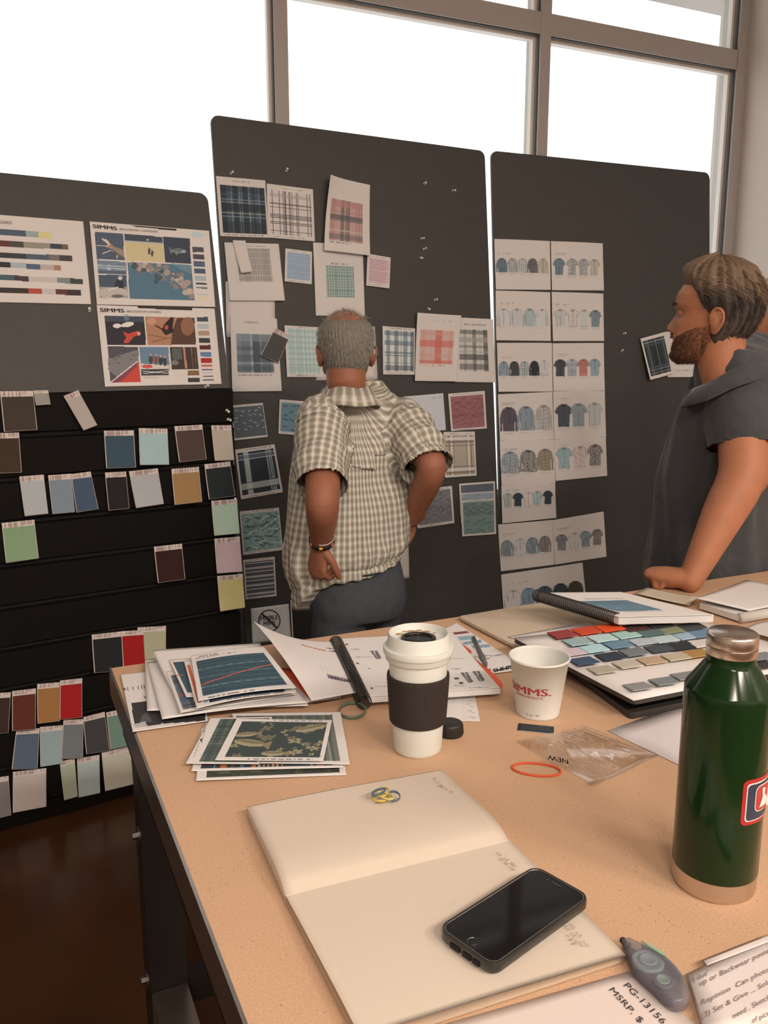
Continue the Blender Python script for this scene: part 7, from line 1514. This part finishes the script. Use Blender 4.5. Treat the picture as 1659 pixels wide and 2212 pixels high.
C2 = W(1545, 1030, 2.47); HIP2 = W(1530, 1225, DT)
Rs = Ls - hl * .36; Re = Rs - hl * .06 - z_ * .29 - hf * .03; Rw = Re + hf * .16 - z_ * .19
fw2 = T(1412, 1243, .924)                                        # where the knuckles reach
body = [grid_closed(F2(HP)), limb([F2((-.012, 0, .11)), F2((-.022, 0, .02)), F2((-.040, 0, -.060))], [.060, .061, .060], 32)]
for sd in (1, -1): body += ear_shapes(F2, sd)
body += [limb([Ls - hl * .05, Ls, Ls * .45 + Le * .55, Le, Le * .68 + Lw * .32, Le * .3 + Lw * .7, Lw], [.06, .066, .062, .059, .054, .041, .030], 32, k=8, soft=10), ellip(Le + np.array([.018, -.006, -.005]), [np.array([.046, 0, 0]), np.array([0, .046, 0]), np.array([0, 0, .058])])]
body += [limb([Rs, Rs * .5 + Re * .5, Re], [.06, .055, .048], 14), limb([Re, Re * .5 + Rw * .5, Rw], [.0475, .044, .03], 14)]
body += [limb([Ls, (Ls + Rs) / 2 + z_ * .02, Rs], [.05, .055, .05], 16), limb([W(1600, 900, 2.37), C2, HIP2], [(.12, .07), (.14, .09), (.14, .10)], 28, ref=hf)]
feet2 = [HIP2 * [1, 1, 0] + hl * .11 + hf * .02, HIP2 * [1, 1, 0] - hl * .11 + hf * .04]
for k in (0, 1): body.append(limb([HIP2 + (hl if k == 0 else -hl) * .085 - z_ * .06, (HIP2 + feet2[k]) / 2 + (hl if k == 0 else -hl) * .04, feet2[k] + z_ * .09], [.08, .055, .036], 14))
hdir = fw2 - Lw; hdir[2] = -.001
body += hand(Lw + z_ * .004, hdir, np.array([0, 0, -1.0]), 1, (84, 98, 60), 1.06, .85, .0, .0, 1.40)
body.append(ellip(Lw + hdir / np.linalg.norm(hdir) * .052 - z_ * .004, [hdir / np.linalg.norm(hdir) * .050, np.cross(z_, hdir / np.linalg.norm(hdir)) * .036, z_ * .022])); body.append(ellip(Lw + hdir / np.linalg.norm(hdir) * .088 - z_ * .004, [hdir / np.linalg.norm(hdir) * .020, np.cross(z_, hdir / np.linalg.norm(hdir)) * .036, z_ * .020]))
body += hand(Rw, hf * .5 - z_ * .8, hl, 1, (20, 30, 25), 1.05)
man2 = union('person', body, .0036, 3, M_SKIN2); tag(man2, 'bearded brown-haired person in a dark short-sleeved shirt leaning a fist on the table', 'person')
v, n = coords(man2); k = (np.hypot(v[:, 0] - fw2[0], v[:, 1] - fw2[1]) < .16) & (v[:, 2] < 1.05); v[k, 2] = np.maximum(v[k, 2], TZ + .001); setco(man2, v)
# shirt
M_DARK = mat('charcoal_shirt_cloth', alb((52, 49, 48)), .8, var=.18, scale=50, bump=.5, bscale=26, spec=.25, sheen=.25)
rows = [t2(1262, 1394, 1650, .19), t2(1207, 1398, 1655, .195), t2(1120, 1415, 1664, .20), t2(1030, 1427, 1668, .205), t2(960, 1448, 1682, .21), t2(890, 1476, 1700, .21), t2(840, 1497, 1706, .195), t2(800, 1507, 1694, .165), t2(782, 1512, 1668, .125), t2(768, 1514, 1650, .092), t2(757, 1517, 1636, .076)]
Lh = ZY(742, 1262, 2.20); LS2 = [Ls - hl * .06 + z_ * .01, Ls + z_ * .004, Ls * .45 + Lh * .55 + hl * .006, Lh]; Rh = Rs * .3 + Re * .7; RS2 = [Rs + hl * .06, Rs, Rs * .6 + Re * .4, Rh]
shirt2 = union('shirt', [cloth_rings(rows), flat_tube(LS2, [.078, .090, .088, .083]), flat_tube([Ls, Ls * .75 + Rs * .25 + z_ * .025, (Ls + Rs) / 2 + z_ * .035, Ls * .25 + Rs * .75 + z_ * .025, Rs], [.086, .088, .088, .088, .084]), flat_tube(RS2, [.075, .085, .082, .078])], .0058, 5, M_DARK, man2)
v, n = coords(shirt2); la, ld = project_tube(v, LS2); sl_ = (la > .09) & (ld < .11); zz = v[:, 2]; ang = np.arctan2((v - C2) @ hl, (v - C2) @ hf)
disp = np.where(sl_, .0045 * np.sin(la * 40 + 3 * nz3(v, 12, 31)) + .003 * nz3(v, 20, 30), .0075 * nz3(v * [1, 1, .4], 15, 32) + .004 * np.sin(ang * 12 + 12 * zz + 2 * nz3(v, 8, 33)))
setco(shirt2, v + n * disp[:, None]); cut_end(shirt2, Lh, Lh - LS2[-2], .11); cut_end(shirt2, Rh, Rh - RS2[-2], .1)
solidify(shirt2, .002)
hemP = [Lh + (LS2[-2] - Lh) / np.linalg.norm(LS2[-2] - Lh) * .022]; ax2 = (Lh - LS2[-2]) / np.linalg.norm(Lh - LS2[-2]); e1 = np.cross(ax2, (0, 1.0, 0)); e1 /= np.linalg.norm(e1); e2 = np.cross(ax2, e1)
# collar
nk = F2((-.040, 0, -.062)); V = []; N = 72; pf_ = [(.068, .010), (.070, .036), (.076, .037), (.088, .015), (.098, -.008), (.095, -.010)]
for (r, z) in pf_:
    for i in range(N):
        t = 2 * math.pi * i / N; d = np.array([math.cos(t), math.sin(t), 0]); ff = d @ F2.f; V.append(nk + d * r * (1 + .14 * max(0, ff)) + z_ * (z - .045 * max(0, ff) + .046 * max(0, -ff) + .002 * math.sin(5 * t)))
co = new('collar', V, [(j * N + i, j * N + (i + 1) % N, (j + 1) * N + (i + 1) % N, (j + 1) * N + i) for j in range(len(pf_) - 1) for i in range(N)], M_DARK, man2, True); solidify(co, .0025, 0)
tipc = ZY(462, 860, 2.27); new('collar_point', [tipc + p for p in (F2.f * -.03 + z_ * .035, F2.f * .012 + z_ * .010, F2.f * .018 - z_ * .022, F2.f * -.022 - z_ * .012)] + [tipc + F2.l * .006 + p for p in (F2.f * -.03 + z_ * .035, F2.f * .012 + z_ * .010, F2.f * .018 - z_ * .022, F2.f * -.022 - z_ * .012)], [(0, 1, 2, 3), (7, 6, 5, 4), (0, 4, 5, 1), (1, 5, 6, 2), (2, 6, 7, 3), (3, 7, 4, 0)], M_DARK, co)
M_TRO2 = mat('dark_trousers', alb((40, 38, 38)), .85, var=.2, scale=60, bump=.4, bscale=22)
def leg2(k): c = feet2[k]; a = HIP2 + (hl if k == 0 else -hl) * .09 - z_ * .10; return flat_tube([a + z_ * .08, a, a * .5 + c * .5, c + z_ * .03], [.10, .10, .085, .08])
tr2 = union('trousers', [cloth_rings([(HIP2 - z_ * .12, .17, .13, 2.4, yw2), (HIP2 - z_ * .03, .182, .145, 2.4, yw2), (HIP2 + z_ * .06, .175, .14, 2.4, yw2)]), leg2(0), leg2(1)], .009, 4, M_TRO2, man2)
for k in (0, 1): shoe(feet2[k], HEAD2, M_SHOE, man2, k)
# hair
def hair2(Z, Tt):
    cs = np.cos(Tt); line = np.interp(cs, [-1, -.45, -.25, -.05, .12, .30, .55, 1], [.035, .045, .062, .100, .128, .170, .190, .196])
    k = np.clip((Z - line) / .012, 0, 1); top = np.clip((Z - .165) / .05, 0, 1); ear = 1 - .9 * np.exp(-((Z - .100) / .034) ** 2 - ((np.abs(np.sin(Tt)) - 1) / .05) ** 2) * (cs > -.35)
    return (.009 + .017 * top + .007 * np.clip(cs, 0, 1) * top) * k * ear - .004 * (k < .05)
_, _, hp = head_grid(120, 170, lambda Z, T_: hair2(Z, T_) + (.0022 * np.sin(T_ * 28 + 50 * Z) + .0018 * np.sin(T_ * 11 - 40 * Z)) * (hair2(Z, T_) > .004), False)
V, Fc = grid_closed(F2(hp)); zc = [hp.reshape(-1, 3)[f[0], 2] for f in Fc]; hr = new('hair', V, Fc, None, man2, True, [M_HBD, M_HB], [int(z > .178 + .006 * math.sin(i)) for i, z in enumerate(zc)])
r = np.random.RandomState(8); A_, B_, C_, D_ = [], [], [], []
while len(A_) + len(C_) < 6500:
    z, t = r.uniform(.03, .2375), r.uniform(0, 2 * math.pi); e = float(hair2(np.array(z), np.array(t)))
    if e > .004:
        p = head_pt(np.array(z), np.array(t), np.array(e * .7), False); w = F2(p); c = F2((p[0] * .4, 0, .13)); o = (w - c) / np.linalg.norm(w - c)
        if z > .165: A_.append(w); B_.append(o * .20 - F2.f * .80 + F2.l * (.35 * math.sin(t * 9 + z * 120) + r.randn() * .10) + F2.u * .05 + r.randn(3) * .10)
        else: C_.append(w); D_.append(o * .12 - F2.u * .75 - F2.f * .5 + r.randn(3) * .14)
nA = len(A_) // 2
strands('top_hair', F2, A_[:nA * 4 // 3], B_[:nA * 4 // 3], .036, .0011, M_HB, man2, 9, .45, 5, .35, .10); strands('top_hair_highlights', F2, A_[nA * 4 // 3:], B_[nA * 4 // 3:], .038, .0010, M_HBL, man2, 10, .5, 5, .35, .12)  # paler strands: sunlit highlights on the top hair, put into the colour
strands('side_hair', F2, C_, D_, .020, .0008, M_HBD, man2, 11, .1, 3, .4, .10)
# beard, brows, eyes
M_BEARD = mat('brown_beard', alb((84, 52, 34)), .8, var=.3, scale=160)
bp_, bd_ = [], []
while len(bp_) < 8000:
    z, t = r.uniform(.0, .098), r.uniform(-1.9, 1.9); y_ = abs(float(head_pt(np.array(z), np.array(t))[1])); lim = np.interp(abs(t), [0, .35, .6, .9, 1.3, 1.9], [.044, .046, .062, .072, .088, .098])
    mous = (.066 < z < .078) and y_ < .026
    if (z < lim and not (.045 < z < .0665 and y_ < .020)) or mous:
        q = head_pt(np.array(z), np.array(t)); w = F2(q); c = F2((.02, 0, .07)); o = (w - c) / np.linalg.norm(w - c); bp_.append(w - o * .0005); bd_.append(o * .45 - F2.u * .6 + F2.f * .1 + r.randn(3) * .25)
strands('beard', F2, bp_, bd_, .0062, .00050, M_BEARD, man2, 12, .1, 2, .3)
bw, bd = [], []
for sd in (1, -1):
    for _ in range(160): y = r.uniform(.012, .046); q = np.array([np.interp(y, [0, .02, .04, .05], [.100, .0985, .089, .080]), y * sd, .1455 + .003 * r.randn() * .6 + .004 * math.sin((y - .012) * 90)]); bw.append(F2(q)); bd.append(F2.l * sd * .8 + F2.f * .3 + F2.u * .15 + r.randn(3) * .15)
strands('eyebrows', F2, bw, bd, .008, .0006, M_HB, man2, 13, .1, 2, .2)
M_EYE = mat('eye_white', (.40, .33, .28), .35); M_IRIS = mat('dark_iris', (.03, .025, .02), .2)
for sd in (1, -1):
    e = F2((.0715, .0315 * sd, .1215)); ey_o = MB().add(*ellip(e, [F2.f * .0122, F2.l * .0122, F2.u * .0112])).build('eye', M_EYE, man2, smooth=True)
    MB().add(*ellip(e + F2.f * .0085, [F2.f * .0045, F2.l * .0058, F2.u * .0058])).build('iris', M_IRIS, ey_o, smooth=True)
    lid = MB().add(*ellip(e + F2.u * .0034 - F2.f * .0002, [F2.f * .0140, F2.l * .0145, F2.u * .0115])); lid.build('eyelid', M_SKIN2, man2, smooth=True)
# ================= the person behind, of whom only pale hair shows
F3 = Frame(W(1676, 690, 2.95), -60, 1.0, 0); p3 = F3.o * [1, 1, 0]; M_BLOND = mat('blond_hair', alb((176, 132, 92)), .55, var=.35, scale=90)
sh = F3((-.03, 0, -.07)); fl3, ff3 = F3.l, F3.f
body = [grid_closed(F3(HP)), limb([F3((-.012, 0, .10)), sh], [.052, .055], 16), limb([sh - z_ * .03, sh - z_ * .25, sh - z_ * .55], [(.15, .09), (.13, .09), (.15, .11)], 18, ref=ff3)]
for sd in (1, -1):
    a = sh + fl3 * .17 * sd - z_ * .03; b = a + fl3 * .04 * sd - z_ * .28; c = b + ff3 * .12 - z_ * .18; body += [limb([sh, a, b], [.05, .048, .038], 14), limb([b, b * .5 + c * .5, c], [.037, .035, .026], 14)]; body += hand(c, c - b, -fl3 * sd, sd, (20, 30, 25), .95)
    ft = p3 + fl3 * .09 * sd; body.append(limb([sh + fl3 * .08 * sd - z_ * .55, ft + z_ * .45, ft + z_ * .09], [.08, .055, .035], 14))
man3 = union('person', body, .008, 4, M_SKIN2); tag(man3, 'person with long blond hair standing almost hidden behind the bearded person', 'person')
hv = [F3((-.02, 0, .14)), F3((-.055, 0, .06)), F3((-.075, 0, -.02)), F3((-.08, 0, -.10))]
union('hair', [ellip(F3((-.012, 0, .150)), [F3.f * .106, F3.l * .088, F3.u * .106]), limb(hv, [(.092, .075), (.098, .06), (.09, .045), (.06, .025)], 16, ref=F3.f)], .008, 3, M_BLOND, man3)
A_, B_ = [], []
for _ in range(1500): t = r.uniform(0, 6.28); z = r.uniform(-.06, .2); q = np.array([-.03 - .04 * max(0, .14 - z) + .092 * math.cos(t) * (1 if z > .1 else .7), .094 * math.sin(t), z]); A_.append(F3(q)); B_.append(-F3.u + (F3(q) - F3((-.04, 0, z))) * .8 + r.randn(3) * .12)
strands('hair_strands', F3, A_, B_, .10, .001, M_BLOND, man3, 15, .5, 5, .3)
M_TOP = mat('dark_blue_top', alb((52, 56, 66)), .85, var=.15, scale=40, bump=.3, bscale=25)
yw3 = math.atan2(fl3[1], fl3[0]) + math.pi
tp3 = union('top', [cloth_rings([(sh - z_ * .60, .17, .125, 2.3, yw3), (sh - z_ * .38, .15, .11, 2.3, yw3), (sh - z_ * .15, .165, .115, 2.3, yw3), (sh - z_ * .02, .13, .09, 2.2, yw3), (sh + z_ * .03, .07, .07, 2, yw3)])] + [flat_tube([sh + fl3 * .10 * sd, sh + fl3 * .17 * sd - z_ * .03, sh + fl3 * .20 * sd - z_ * .24], [.06, .062, .05]) for sd in (1, -1)], .009, 4, M_TOP, man3)
union('trousers', [cloth_rings([(sh - z_ * .72, .165, .125, 2.3, yw3), (sh - z_ * .58, .15, .115, 2.3, yw3)])] + [flat_tube([sh + fl3 * .085 * sd - z_ * .68, p3 + fl3 * .09 * sd + z_ * .45, p3 + fl3 * .09 * sd + z_ * .03], [.085, .07, .07]) for sd in (1, -1)], .01, 3, M_TRO2, man3)
for sd in (1, -1): shoe(p3 + fl3 * .09 * sd, -60, M_SHOE, man3, 0)
